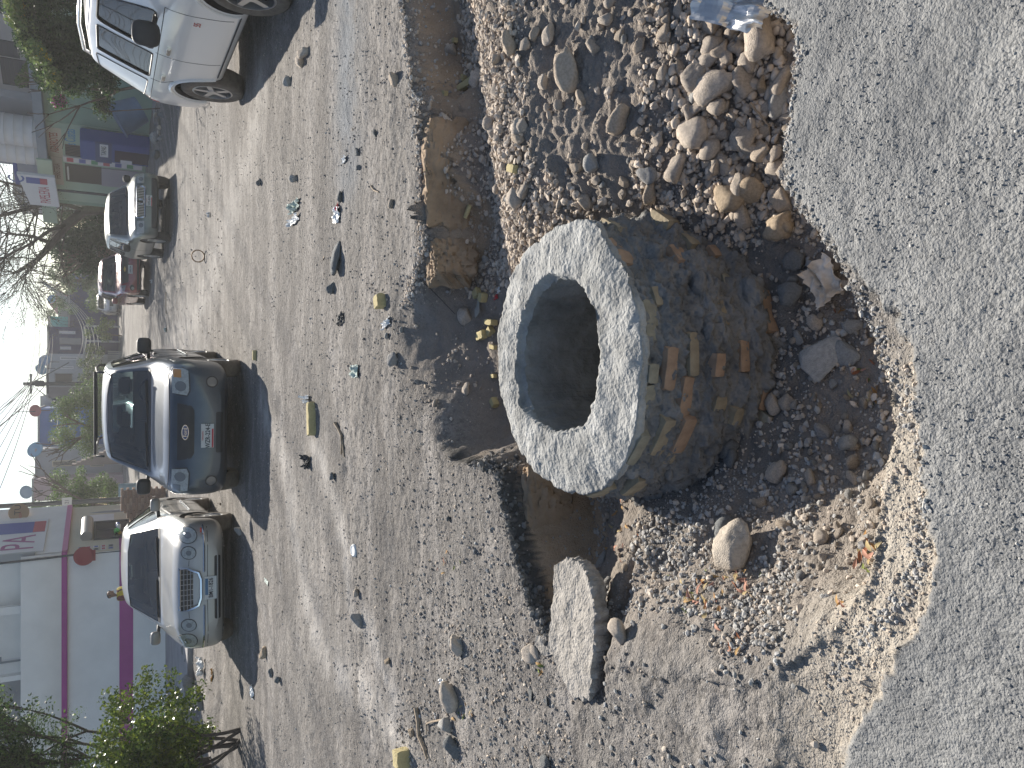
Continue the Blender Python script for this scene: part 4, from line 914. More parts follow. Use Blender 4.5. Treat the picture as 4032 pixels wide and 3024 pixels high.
tag(link('tape_ring', bm_mesh('tape_ring', bm, True, R(40)), M_brown, None, p + Vector((0, 0, .115)), (0, 0, R(80))), 'brown cardboard ring standing on the road before the red car', 'ring')

# sticks and dry leaves
M_wood = mat('weathered_wood', (.36, .28, .20), .9, nscale=40, namt=.35)
def stick(z, pts, r, label, name='dry_stick', m=None, lift=.006):
    P = []
    for x, y in pts:
        p, k = pt(z, x, y)
        if p is not None: P.append(p + Vector((0, 0, lift)))
    if len(P) > 1: tag(tube(name, m or M_wood, None, P, [r * (1 - .6 * i / len(P)) for i in range(len(P))], 6), label, 'stick')
stick('2', [(1925,535),(1950,570),(1985,610),(2020,655)], .006, 'pale dry stick leaning against the paving corner', lift=.03)
stick('B', [(780,1410),(805,1450),(828,1500),(830,1560),(828,1640)], .012, 'crooked weathered stick on the road left of the foam wedge', lift=.012)
stick('A', [(1040,1350),(1060,1380),(1095,1395)], .008, 'short curved twig on the road above the bank')
stick('C', [(935,1360),(945,1420),(950,1500),(975,1560),(990,1610)], .014, 'long weathered root on the rubble line', lift=.014)
stick('C', [(1060,1420),(1010,1430),(985,1440),(985,1490)], .006, 'forked root fragment on the rubble line', lift=.012)
stick('C', [(560,20),(567,60),(575,125)], .010, 'thin dark stick on the road above the trench edge')
stick('B', [(1400,370),(1480,440),(1570,530),(1655,620)], .003, 'thin bent wire crossing the hollow', lift=.012, m=M_black)
stick('3', [(1460,735),(1490,780),(1530,830)], .003, 'dry grass stalk among the leaf litter')
stick('0', [(655*.5486,1150*.5486),(655*.5486,1235*.5486)], .03, 'dark plank end lying across the far road')
M_leaf = attr_mat('dry_leaf', .8, nscale=40, namt=.2, trans=.25)
leafs = []
for i, c in enumerate(((.42, .24, .10), (.50, .32, .14), (.36, .15, .08), (.48, .38, .20), (.24, .28, .08), (.55, .30, .22))):
    n = 7; u = np.linspace(0, 1, n); w_ = .30 * np.sin(np.pi * u ** .8) + .01; zc_ = .12 * np.sin(np.pi * u) * (1 if i % 2 else -1)
    Vl = np.vstack([np.stack([u - .5, w_ * s_, zc_ + abs(s_) * .10 * np.sin(np.pi * u) * (1 + i % 3 * .4)], -1) for s_ in (-.5, 0, .5)])
    Fl = [(r_ * n + k_, r_ * n + k_ + 1, (r_ + 1) * n + k_ + 1, (r_ + 1) * n + k_) for r_ in (0, 1) for k_ in range(n - 1)]
    me = np_mesh('dry_leaf', Vl, Fl, True, np.tile(np.array(c), (len(Vl), 1))); me.materials.append(M_leaf); leafs.append(me)
def leaf(p, s, label, group):
    o = link('dry_leaf', random.choice(leafs), None, None, p + Vector((0, 0, s * .16)), (U(-.5, .5), U(-.5, .5), U(0, 6.3)), (s, s, s)); tag(o, label, 'leaf', group)
clusters = [('3', 860, 470, 60, 130, 14, 'dry leaf in the pebbles left of the collar'), ('3', 1230, 760, 130, 120, 34, 'dry leaf in the leaf litter below the egg-shaped boulder'),
            ('3', 1430, 680, 80, 60, 12, 'brown leaf at the foot of the egg-shaped boulder'), ('D', 990, 500, 60, 110, 16, 'brown leaf at the lit rubble under the paving'),
            ('5', 900, 930, 90, 110, 14, 'brown leaf in the shade under the paving edge'), ('3', 1380, 980, 60, 60, 6, 'yellow leaf at the end of the leaf litter'),
            ('C', 1150, 1390, 60, 50, 9, 'brown leaf on the rubble line'), ('C', 1050, 650, 120, 60, 8, 'small leaf on the gravelly road at left'), ('5', 740, 540, 60, 30, 3, 'green-brown leaf in the shade near the tissue'),
            ('C', 1530, 1160, 30, 40, 5, 'leaf by the stone at the slab end'), ('D', 830, 770, 30, 30, 4, 'dry leaf in the notch of the lit rubble')]
for z, cx_, cy_, rx, ry, n, lab in clusters:
    for i in range(n):
        p, k = pt(z, random.gauss(cx_, rx * .5), random.gauss(cy_, ry * .5))
        if p is not None: leaf(p, U(.022, .048), lab, 'dry leaves: ' + lab.split(' ', 2)[2] if False else 'dry leaves scattered about the dig')

# ================================================================ CARS
M_tyre = mat('tyre_rubber', (.055, .052, .048), .85, nscale=20, namt=.3, bump=.002, bscale=60)
M_tyred = mat('dusty_tyre', (.16, .135, .11), .95, nscale=14, namt=.35, bump=.002, bscale=60)
M_alloy = mat('alloy', (.52, .52, .52), .35, .85); M_chrome = mat('chrome', (.72, .73, .74), .15, 1.0)
M_trim = mat('black_trim', (.03, .031, .033), .6, nscale=10, namt=.2); M_dark = mat('cabin_dark', (.06, .06, .06), .8)
M_seat = mat('seat_cloth', (.11, .11, .105), .9); M_lens = mat('headlight_glass', (.42, .43, .40), .12, .15, coat=1.0, nscale=30, namt=.3)
M_lensd = mat('lamp_glass_dark', (.20, .205, .20), .12, .3, coat=1.0); M_amber = mat('amber_lens', (.55, .25, .07), .25); M_redl = mat('red_lens', (.45, .03, .03), .2, coat=.6)
M_plate = mat('plate_white', (.62, .62, .60), .5); M_ink = mat('plate_ink', (.03, .03, .04), .6); M_platered = mat('plate_red', (.5, .05, .06), .5); M_plateblue = mat('plate_blue', (.05, .16, .30), .5)
M_glass = glass_mat('windscreen', (.50, .60, .60), .13); M_glassd = glass_mat('dark_window', (.03, .035, .04), .10)

def smooth1(a, n, fix=True):
    for _ in range(n):
        b = a.copy(); b[1:-1] = .25 * a[:-2] + .5 * a[1:-1] + .25 * a[2:]; a = b
    return a
def hull(ST, ds=.05, sm=2, ring_sub=(6, 3, 3, 5, 5, 3, 9, 5, 5), inset=0.0):
    """loft: ST rows (s, w, zb, zs, wr, zt, drop)"""
    ST = np.array(ST, float); s0, s1 = ST[0, 0], ST[-1, 0]; n = max(8, int((s1 - s0) / ds)); s = np.linspace(s0, s1, n)
    c = [smooth1(np.interp(s, ST[:, 0], ST[:, k]), sm) for k in range(1, 7)]
    w, zb, zs, wr, zt, dr = c; h = zs - zb
    ctl = [(0 * w, zb), (.80 * w, zb), (.955 * w, zb + .05), (w * .995, zb + .30 * h), (w, zb + .72 * h), (.965 * w, zs), (wr, zt - dr), (.8 * wr, zt - dr * .38), (.4 * wr, zt - dr * .08), (0 * w, zt)]
    xs, zs_ = [], []
    for i, k in enumerate(ring_sub):
        for j in range(k):
            t = j / k; xs.append(ctl[i][0] * (1 - t) + ctl[i + 1][0] * t); zs_.append(ctl[i][1] * (1 - t) + ctl[i + 1][1] * t)
    xs.append(ctl[-1][0]); zs_.append(ctl[-1][1])
    xs = smooth1(np.array(xs), 2); zs_ = smooth1(np.array(zs_), 2)
    X = np.concatenate([xs, -xs[-2:0:-1]]); Z = np.concatenate([zs_, zs_[-2:0:-1]])
    Y = np.broadcast_to(s, X.shape)
    k = X.shape[0]; V = np.stack([X, Y, Z], -1).transpose(1, 0, 2).reshape(-1, 3)
    bm = bmesh.new(); vs = [bm.verts.new(v) for v in V]
    for i in range(n - 1):
        for j in range(k):
            a, b = i * k + j, i * k + (j + 1) % k; bm.faces.new((vs[a], vs[b], vs[b + k], vs[a + k]))
    bm.faces.new([vs[j] for j in range(k)]); bm.faces.new([vs[(n - 1) * k + j] for j in range(k)][::-1])
    bmesh.ops.recalc_face_normals(bm, faces=bm.faces); return bm
def prism(bm, poly, axis, a, b):
    """extrude polygon along x ('x': poly=(y,z)) or y ('y': poly=(x,z)) between a and b"""
    mk = (lambda p, t: (t, p[0], p[1])) if axis == 'x' else (lambda p, t: (p[0], t, p[1]))
    v0 = [bm.verts.new(mk(p, a)) for p in poly]; v1 = [bm.verts.new(mk(p, b)) for p in poly]; n = len(poly)
    bm.faces.new(v0); bm.faces.new(v1[::-1])
    for i in range(n): bm.faces.new((v0[(i + 1) % n], v0[i], v1[i], v1[(i + 1) % n]))
def boolean(o, bm, m):
    bmesh.ops.recalc_face_normals(bm, faces=bm.faces)
    me = bpy.data.meshes.new('cut'); bm.to_mesh(me); bm.free(); me.materials.append(m)
    c = bpy.data.objects.new('cut', me); COL.objects.link(c); c.matrix_world = o.matrix_world
    md = o.modifiers.new('b', 'BOOLEAN'); md.operation = 'DIFFERENCE'; md.solver = 'EXACT'; md.object = c
    try: md.material_mode = 'TRANSFER'
    except Exception: pass
    return c
def patch(poly, step=.06):
    """triangulated polygon in 2D, returns pts, tris, boundary indices"""
    B = []
    n = len(poly)
    for i in range(n):
        a, b = Vector(poly[i]), Vector(poly[(i + 1) % n]); k = max(1, int((b - a).length / step))
        B += [a.lerp(b, j / k) for j in range(k)]
    nb = len(B); P = list(B)
    x0, x1 = min(p.x for p in B), max(p.x for p in B); y0, y1 = min(p.y for p in B), max(p.y for p in B)
    sd = None
    gx = np.arange(x0 + step * .5, x1, step); gy = np.arange(y0 + step * .5, y1, step)
    if len(gx) and len(gy):
        G = np.array(np.meshgrid(gx, gy)).reshape(2, -1); sd = sdf_poly(G[0], G[1], [tuple(p) for p in B]); P += [Vector((a, b)) for a, b, d in zip(G[0], G[1], sd) if d > step * .35]
    r = geometry.delaunay_2d_cdt(P, [], [list(range(nb))], 1, 1e-6)
    return [Vector(v) for v in r[0]], r[2], r[3]
def decal(name, m, parent, bvh, poly, axis, off=.004, th=.012, step=.06, flat=None):
    P, F_, _ = patch(poly, step)
    dirs = {'F': Vector((0, 1, 0)), 'R': Vector((0, -1, 0)), 'S+': Vector((-1, 0, 0)), 'S-': Vector((1, 0, 0)), 'T': Vector((0, 0, -1))}
    d = dirs[axis]; V_ = []; last = None; miss = []
    for i, p in enumerate(P):
        o = {'F': (p.x, -3, p.y), 'R': (p.x, 9, p.y), 'S+': (3, p.x, p.y), 'S-': (-3, p.x, p.y), 'T': (p.x, p.y, 4)}[axis]; o = Vector(o)
        h = bvh.ray_cast(o, d)
        V_.append(h[0] if h[0] else None)
        if h[0] is None: miss.append((i, o))
    for i, o in miss:
        best = min((q for q in V_ if q is not None), key=lambda q: (q - o - d * (q - o).dot(d)).length, default=None)
        if best is None: return None
        V_[i] = o + d * (best - o).dot(d)
    if flat is not None:
        mn = min(q.dot(d) for q in V_); V_ = [q - d * (q.dot(d) - mn - flat) for q in V_]
    bm = bmesh.new(); vs = [bm.verts.new(q - d * off) for q in V_]
    for f in F_:
        try: bm.faces.new([vs[i] for i in f])
        except ValueError: pass
    for v in [v for v in bm.verts if not v.link_faces]: bm.verts.remove(v)
    if th:
        r = bmesh.ops.extrude_face_region(bm, geom=bm.faces[:])
        for q in r['geom']:
            if isinstance(q, bmesh.types.BMVert): q.co += d * th
    return link(name, bm_mesh(name, bm, True, R(32)), m, parent)
def rect(x0, x1, z0, z1, r=.02):
    p = []
    for cx_, cz_, a0 in ((x1 - r, z1 - r, 0), (x0 + r, z1 - r, 90), (x0 + r, z0 + r, 180), (x1 - r, z0 + r, 270)):
        for k in range(4): t = R(a0 + 30 * k); p.append((cx_ + r * math.cos(t), cz_ + r * math.sin(t)))
    return p
def circ(x, z, r, n=20, rz=None): return [(x + r * math.cos(2 * math.pi * k / n), z + (rz or r) * math.sin(2 * math.pi * k / n)) for k in range(n)]
def mir(p): return [(-x, z) for x, z in p][::-1]
def frame_poly(name, m, parent, bvh, poly, axis, wd, off=.012, th=.02, seg=None):
    """thin raised frame following a polygon"""
    pts = []
    n = len(poly); d = {'F': Vector((0, 1, 0)), 'S-': Vector((1, 0, 0)), 'S+': Vector((-1, 0, 0))}[axis]
    for i in range(n):
        a, b = Vector(poly[i]), Vector(poly[(i + 1) % n]); k = max(1, int((b - a).length / .05))
        for j in range(k):
            p = a.lerp(b, j / k); o = Vector((p.x, -3, p.y)) if axis == 'F' else Vector((-3 if axis == 'S-' else 3, p.x, p.y))
            h = bvh.ray_cast(o, d)
            if h[0]: pts.append(h[0] - d * off)
    if len(pts) > 3: return tube(name, m, parent, pts + pts[:2], wd, 6)
def strip(name, m, parent, bvh, pts, axis, wd, off=.004):
    """thin bead along a line on the skin"""
    d = {'F': Vector((0, 1, 0)), 'S-': Vector((1, 0, 0)), 'S+': Vector((-1, 0, 0)), 'T': Vector((0, 0, -1))}[axis]; Q = []
    for (a, b), (c, e) in zip(pts, pts[1:]):
        k = max(2, int(math.hypot(c - a, e - b) / .06))
        for j in range(k + 1):
            x, z = a + (c - a) * j / k, b + (e - b) * j / k
            o = {'F': (x, -3, z), 'S+': (3, x, z), 'S-': (-3, x, z), 'T': (x, z, 4)}[axis]
            h = bvh.ray_cast(Vector(o), d)
            if h[0]: Q.append(h[0] - d * off)
    if len(Q) > 2: return tube(name, m, parent, Q, wd, 6)
def wheel(parent, x, y, r, side, spokes=5, tm=None, wd=.21, steer=0):
    e = bmesh.new(); hw = wd / 2
    pr = [(r * .62, -hw * .86), (r * .72, -hw), (r * .90, -hw), (r * .965, -hw * .88), (r * .995, -hw * .6), (r, 0), (r * .995, hw * .6), (r * .965, hw * .88), (r * .90, hw), (r * .72, hw), (r * .62, hw * .86)]
    add_lathe(e, pr, 40, 'x')
    ty = link('tyre', bm_mesh('tyre', e, True, R(50)), tm or M_tyre, parent, (x, y, r), (0, 0, R(steer)))
    b = bmesh.new(); R0 = r * .63; o = side * hw
    rings = add_lathe(b, [(R0, side * hw * .9), (R0, side * hw * .55), (R0 * .94, side * hw * .2), (.02, side * hw * .1)], 40, 'x')
    for k in range(spokes):
        t = 2 * math.pi * k / spokes + .3
        for t0, t1, ra, rb in ((t - .26, t + .26, .06, R0 * .92),):
            q = []
            for xx in (side * hw * .55, side * hw * .86):
                for rr, dt in ((ra, -.6), (ra, .6), (rb, .13), (rb, -.13)):
                    q.append(b.verts.new((xx, rr * math.cos(t + dt), rr * math.sin(t + dt))))
            for f in ((0, 1, 2, 3), (7, 6, 5, 4), (0, 4, 5, 1), (1, 5, 6, 2), (2, 6, 7, 3), (3, 7, 4, 0)): b.faces.new([q[i] for i in f])
    add_lathe(b, [(.065, side * hw * .5), (.06, side * hw * .92), (.001, side * hw * .95)], 16, 'x')
    add_lathe(b, [(R0 * 1.01, side * hw * .9), (R0 * .93, side * hw * .93), (R0 * .91, side * hw * .5)], 40, 'x')
    rim = link('rim', bm_mesh('rim', b, True, R(35)), M_alloy, ty)
    dk = bmesh.new(); add_lathe(dk, [(R0 * .92, side * hw * .28), (.001, side * hw * .28)], 24, 'x'); link('brake_disc', bm_mesh('brake_disc', dk), M_trim, ty)
    return ty
def mirror(parent, x, y, z, m, sx=1, w_=.22, h_=.15, d_=.12):
    bm = bmesh.new(); bmesh.ops.create_uvsphere(bm, u_segments=18, v_segments=12, radius=.5)
    for v in bm.verts:
        c = v.co; c.x = math.copysign(abs(c.x * 2) ** .55 / 2, c.x); c.z = math.copysign(abs(c.z * 2) ** .6 / 2, c.z)
        if c.y > .22: c.y = .22
        v.co = Vector((c.x * w_, c.y * d_, c.z * h_))
    o = link('wing_mirror', bm_mesh('wing_mirror', bm, True, R(40)), m, parent, (x + sx * (w_ / 2 + .03), y, z))
    a = bmesh.new(); add_tube(a, [(-sx * (w_ / 2 + .09), .02, -h_ * .35), (0, 0, -h_ * .2)], [.028, .02], 8); link('mirror_arm', bm_mesh('mirror_arm', a, True), M_trim, o)
    g = bmesh.new(); add_box(g, -w_ * .4, w_ * .4, d_ * .215, d_ * .24, -h_ * .38, h_ * .38); link('mirror_glass', bm_mesh('mirror_glass', g), M_chrome, o)
def seats(t, yf, yr, z, hw=.36, roof=1.4):
    def seat(x, y, wd, name, n=1):
        bm = bmesh.new(); add_box(bm, -wd / 2, wd / 2, -.25, .28, -.12, .06)
        rot = Matrix.Translation((0, .26, .0)) @ Matrix.Rotation(R(-14), 4, 'X'); add_box(bm, -wd / 2, wd / 2, 0, .13, 0, .56, rot)
        for k in range(n):
            xx = (k - (n - 1) / 2) * .55; add_box(bm, xx - .13, xx + .13, .02, .12, .60, .78, rot)
        bmesh.ops.bevel(bm, geom=bm.edges[:], offset=.035, segments=2, affect='EDGES'); link(name, bm_mesh(name, bm, True, R(60)), M_seat, t, (x, y, z))
    seat(-hw, yf, .46, 'seat'); seat(hw, yf, .46, 'seat'); seat(0, yr, 1.15, 'rear_bench', 2)
def plate(t, bvh, x, z, txt, y=None, wd=.30, ht=.15, style='red', small='TAMAULIPAS'):
    h = bvh.ray_cast(Vector((x, -3, z)), Vector((0, 1, 0))); yy = (h[0].y if h[0] else 0) - .022 if y is None else y
    o = box('number_plate', M_plate, t, x - wd / 2, x + wd / 2, yy, yy + .012, z - ht / 2, z + ht / 2)
    text(txt, ht * .52, M_ink, o, (x, yy - .002, z - .005), (R(90), 0, 0), .80 * wd / .30, bold=.012)
    if style == 'red':
        box('red_band', M_platered, o, x - wd * .49, x + wd * .30, yy - .003, yy, z - ht * .47, z - ht * .33)
        text(small, ht * .17, M_platered, o, (x, yy - .002, z + ht * .37), (R(90), 0, 0), .8)
    elif style == 'blue':
        box('blue_band', M_plateblue, o, x - wd * .30, x + wd * .42, yy - .003, yy, z + ht * .22, z + ht * .46)
    return o
def wipers(t, bvh, zc, xs, y_dir=1):
    for x0, x1, z0, z1 in xs:
        strip('wiper', M_trim, t, bvh, [(x0, z0), ((x0 + x1) / 2, (z0 + z1) / 2 + .004), (x1, z1)], 'F', .010, .018)

def build_car(name, loc, rz, label, ST, L, axle, wr_, half, paint, glass_front, sides, rear=None, group=None, cab=None, tyre=None, spokes=5, sglass=None, seat=None, mirror_at=None, mir_m=None, gap=None, steer=0, cat='car', wwd=.22, arch=1.13):
    t = thing(name, loc, rz, label, cat, group)
    bm = hull(ST); bvh = BVHTree.FromBMesh(bm)
    me = bpy.data.meshes.new('body'); bm.to_mesh(me); bm.free(); me.materials.append(paint); me.materials.append(M_trim)
    body = bpy.data.objects.new('body', me); COL.objects.link(body)
    cs = []
    if cab:
        f0, f1, dz = cab; STc = []
        for r_ in ST:
            STc.append(r_)
        A = np.array(ST, float); ss = np.linspace(f0, f1, 14); rows = []
        for s in ss:
            q = [np.interp(s, A[:, 0], A[:, k]) for k in range(1, 7)]
            rows.append((s, q[0] - .07, .42, q[2] - .02, max(.3, q[3] - .055), max(q[4] - .05, q[2] + .02), q[5]))
        cs.append(boolean(body, hull(rows, .12, 1), M_dark))
        b2 = bmesh.new(); mid = (f0 + f1) / 2
        prism(b2, glass_front, 'y', -1, mid - .1)
        if rear: prism(b2, rear, 'y', mid + .1, L + 2)
        cs.append(boolean(body, b2, M_trim))
        b3 = bmesh.new()
        for p in sides: prism(b3, p, 'x', -2, 2)
        if sides: cs.append(boolean(body, b3, M_trim))
    b4 = bmesh.new()
    for y in axle:
        for sg in (-1, 1):
            mtx = Matrix.Translation((sg * (half - .06), y, wr_ + .02)); rr = wr_ * arch
            rg = add_lathe(b4, [(rr, -.22), (rr, .22)], 36, 'x', mtx); b4.faces.new(rg[0][::-1]); b4.faces.new(rg[1])
    cs.append(boolean(body, b4, M_trim))
    dg = bpy.context.evaluated_depsgraph_get(); m2 = bpy.data.meshes.new_from_object(body.evaluated_get(dg))
    if len(m2.polygons) < 200: m2 = me.copy(); print('boolean failed', name)
    bpy.data.objects.remove(body)
    for c in cs: bpy.data.objects.remove(c)
    bm = bmesh.new(); bm.from_mesh(m2)
    for f in bm.faces: f.smooth = True
    for e in bm.edges:
        if len(e.link_faces) != 2 or e.calc_face_angle(0) > R(33): e.smooth = False
    bm.to_mesh(m2); bm.free(); m2.name = 'body'; link('body', m2, None, t)
    if cab:
        decal('windscreen', M_glass, t, bvh, glass_front, 'F', -.012, 0, .10)
        if rear: decal('rear_window', M_glass, t, bvh, rear, 'R', -.012, 0, .10)
        for p in sides:
            for ax in ('S-', 'S+'): decal('side_window', sglass or M_glass, t, bvh, p, ax, -.012, 0, .10)
    for y in axle:
        for sg in (-1, 1): wheel(t, sg * (half - .13), y, wr_, sg, spokes, tyre, wwd, steer if y == axle[0] else 0)
    if seat: seats(t, *seat)
    if mirror_at:
        mx, my, mz, mw, mh_ = mirror_at
        for sg in (-1, 1): mirror(t, sg * mx, my, mz, mir_m or M_trim, sg, mw, mh_)
    for path in (gap or []):
        for ax in ('S-', 'S+'): strip('door_gap', M_trim, t, bvh, path, ax, .005, -.001)
    # underside
    box('underbody', M_trim, t, -half * .8, half * .8, .35, L - .35, ST[0][2] + .02, ST[0][2] + .14)
    return t, bvh
def handle(t, bvh, y, z, m, sg=(-1, 1), wd=.16):
    for s in sg:
        h = bvh.ray_cast(Vector((s * 3, y, z)), Vector((-s, 0, 0)))
        if h[0]: box('door_handle', m, t, h[0].x - .012 if s > 0 else h[0].x - .028, h[0].x + .028 if s > 0 else h[0].x + .012, y - wd / 2, y + wd / 2, z - .022, z + .022, .008)

# ---- blue-grey SUV in the middle of the street
P_blue = mat('blue_paint', (.038, .060, .085), .30, .35, coat=.6, dust=.42, nscale=2.5, namt=.2)
ST = [(.0,.62,.34,.64,.54,.74,.05),(.05,.74,.26,.70,.60,.84,.05),(.14,.82,.24,.78,.66,.93,.05),(.35,.875,.24,.88,.74,.985,.04),(.8,.89,.24,.95,.77,1.035,.04),(1.12,.89,.24,1.0,.775,1.09,.035),
      (1.25,.89,.24,1.02,.76,1.15,.04),(1.9,.89,.24,1.05,.665,1.60,.06),(2.15,.89,.24,1.06,.655,1.665,.06),(3.0,.89,.24,1.07,.66,1.70,.06),(3.9,.885,.24,1.08,.65,1.68,.06),(4.2,.86,.26,1.08,.63,1.60,.08),(4.36,.82,.32,1.02,.62,1.25,.10),(4.42,.74,.38,.9,.60,1.02,.08)]
wf = [(-.69,1.12),(.69,1.12),(.60,1.57),(.3,1.615),(-.3,1.615),(-.60,1.57)]
sd = [[(1.55,1.13),(2.38,1.12),(2.38,1.56),(2.08,1.54)],[(2.48,1.12),(3.28,1.13),(3.24,1.57),(2.48,1.565)],[(3.38,1.14),(4.06,1.17),(3.98,1.52),(3.38,1.565)]]
suv, bv = build_car('suv', (-.60, 10.36, 0), R(-4.6), 'dusty dark blue SUV with white bonnet glare facing the pit, middle of the street', ST, 4.42, (.82, 3.44), .355, .89, P_blue, wf, sd,
    [(-.6,1.2),(.6,1.2),(.54,1.54),(-.54,1.54)], None, (1.35, 4.15, 0), M_tyred, 5, None, (2.15, 3.2, .72, .37), (.86, 1.72, 1.16, .23, .19), M_trim, [[(1.38,.42),(1.42,1.05)],[(2.43,.32),(2.43,1.08)],[(3.34,.9),(3.2,.6),(3.1,.34)]], cat='suv')
decal('grille', M_trim, suv, bv, [(-.36,.845),(-.33,.69),(-.27,.655),(.27,.655),(.33,.69),(.36,.845)], 'F', .010, .03)
for sg in (1, -1):
    q = [(.46,.74),(.52,.715),(.76,.72),(.79,.78),(.78,.88),(.72,.905),(.48,.90)]; q = q if sg > 0 else mir(q)
    decal('headlight_surround', M_trim, suv, bv, [(x * 1.0 + sg * .0, z) for x, z in ([(.445,.735),(.51,.70),(.77,.705),(.805,.775),(.795,.89),(.73,.92),(.465,.915)] if sg > 0 else mir([(.445,.735),(.51,.70),(.77,.705),(.805,.775),(.795,.89),(.73,.92),(.465,.915)]))], 'F', .004, .02)
    hl = decal('headlight', M_lens, suv, bv, q, 'F', .016, .02); 
    decal('reflector', M_lensd, suv, bv, circ(sg * .57, .81, .062), 'F', .020, .01, .03)
    decal('turn_signal', M_amber if sg > 0 else M_lensd, suv, bv, rect(*((.675, .775) if sg > 0 else (-.775, -.675)), .80, .885, .01), 'F', .020, .01, .04)
    fr = decal('fog_lamp_surround', M_trim, suv, bv, circ(sg * .63, .45, .072), 'F', .006, .02, .04); decal('fog_lamp', M_lensd, suv, bv, circ(sg * .63, .45, .058), 'F', .012, .012, .04)
    tube('roof_rail', M_trim, suv, [(sg * .60, 2.05, 1.66), (sg * .605, 2.15, 1.745), (sg * .61, 3.0, 1.765), (sg * .60, 3.85, 1.745), (sg * .59, 3.98, 1.66)], .016)
tube('roof_bar', M_trim, suv, [(-.60, 2.25, 1.775), (.60, 2.25, 1.775)], .018); tube('roof_bar', M_trim, suv, [(-.60, 3.6, 1.775), (.60, 3.6, 1.775)], .018)
em = decal('emblem', M_chrome, suv, bv, circ(0, .76, .095, 28, .042), 'F', .018, .02, .03, flat=0); e2 = decal('emblem_field', mat('emblem_blue', (.02, .05, .16), .3, coat=1), suv, bv, circ(0, .76, .086, 28, .034), 'F', .022, .006, .03, flat=0)
yE = min(v.co.y for v in e2.data.vertices); text('Ford', .062, M_chrome, suv, (0, yE - .001, .758), (R(90), 0, 0), .95, 'emblem_lettering')
plate(suv, bv, -.05, .50, 'WZR-224-E')
decal('lower_intake', M_trim, suv, bv, rect(-.27, .25, .315, .40, .02), 'F', .006, .02); decal('chin', M_trim, suv, bv, rect(-.72, .72, .245, .285, .01), 'F', .012, .03)
decal('cowl', M_trim, suv, bv, [(-.70,1.095),(.70,1.095),(.70,1.125),(-.70,1.125)], 'F', .004, .01); wipers(suv, bv, 1.12, [(-.62,-.02,1.135,1.16),(-.02,.55,1.135,1.16)])
box('rear_view_mirror', M_trim, suv, -.13, .13, 1.95, 1.99, 1.43, 1.50, .01); handle(suv, bv, 2.25, 1.0, M_trim); handle(suv, bv, 3.12, 1.0, M_trim)
strip('bonnet_gap', M_trim, suv, bv, [(-.78,.935),(-.5,.93),(0,.925),(.5,.93),(.78,.935)], 'F', .006, 0)
bm = bmesh.new(); add_lathe(bm, [(.18, -.01), (.195, 0), (.18, .01), (.165, 0), (.18, -.01)], 24); sw = link('steering_wheel', bm_mesh('steering_wheel', bm, True), M_trim, suv, (.36, 1.75, 1.05), (R(65), 0, 0))
box('dashboard', M_dark, suv, -.78, .78, 1.30, 1.62, .80, 1.05, .03)
tube('door_moulding', M_chrome, suv, [(.905, 1.5, .62), (.905, 3.05, .62)], .018)

# ---- silver saloon at the left
P_silv = mat('silver_paint', (.52, .51, .48), .32, .35, coat=.7, dust=.72, nscale=2.0, namt=.14)
ST = [(.0,.60,.30,.50,.50,.60,.05),(.05,.72,.24,.55,.56,.70,.06),(.14,.81,.20,.62,.62,.785,.07),(.32,.868,.19,.70,.67,.845,.07),(.8,.895,.19,.77,.70,.89,.06),(1.15,.90,.19,.82,.71,.925,.05),(1.32,.90,.19,.85,.70,.97,.04),
      (2.05,.90,.19,.89,.575,1.355,.06),(2.35,.90,.19,.90,.56,1.415,.06),(3.0,.90,.19,.91,.56,1.43,.06),(3.4,.90,.19,.92,.56,1.39,.06),(4.0,.895,.19,.92,.66,1.04,.05),(4.5,.87,.22,.88,.68,.99,.05),(4.75,.80,.3,.78,.62,.88,.06),(4.82,.70,.36,.68,.56,.76,.06)]
wf = [(-.68,.955),(.68,.955),(.54,1.31),(.27,1.345),(-.27,1.345),(-.54,1.31)]
sd = [[(1.68,.955),(2.62,.955),(2.62,1.335),(2.3,1.31)],[(2.72,.955),(3.62,.975),(3.32,1.31),(2.72,1.34)]]
sal, bv = build_car('sedan', (-2.72, 10.98, 0), R(3.0), 'dusty silver sedan with four round headlights and an upright barred grille', ST, 4.82, (.86, 3.69), .325, .90, P_silv, wf, sd,
    [(-.58,1.02),(.58,1.02),(.46,1.32),(-.46,1.32)], None, (1.5, 3.9, 0), M_tyred, 5, None, (2.25, 3.1, .50, .36), (.86, 1.72, .98, .20, .14), P_silv, [[(1.45,.3),(1.5,.8),(1.55,.92)],[(2.67,.28),(2.67,.94)],[(3.68,.92),(3.45,.65),(3.3,.3)]], wwd=.22)
for sg in (1, -1):
    for x, r_, z in ((.70, .10, .665), (.475, .078, .66)):
        f = (lambda q: [(sg * a, b) for a, b in q][::sg]); 
        decal('headlight_ring', M_trim, sal, bv, circ(sg * x, z, r_ + .010, 24, (r_ + .010) * 1.05), 'F', .006, .03, .05)
        decal('headlight', M_lens, sal, bv, circ(sg * x, z, r_, 24, r_ * 1.05), 'F', .016, .03, .04); decal('reflector', M_lensd, sal, bv, circ(sg * x, z, r_ * .42), 'F', .021, .008, .03)
    strip('bumper_moulding', M_chrome, sal, bv, [(sg * .22, .475), (sg * .5, .475), (sg * .82, .475)], 'F', .014, .008)
    strip('bonnet_gap', M_trim, sal, bv, [(sg * .30, .66), (sg * .38, .655)], 'F', .004, 0)
G = [(-.27,.765),(.27,.765),(.265,.66),(.215,.545),(.12,.515),(-.12,.515),(-.215,.545),(-.265,.66)]
gg = decal('grille', M_trim, sal, bv, G, 'F', .012, .03, flat=.02)
GY = min(v.co.y for v in gg.data.vertices) - .003; ft = frame_poly('grille_frame', M_chrome, sal, bv, G, 'F', .021, .020)
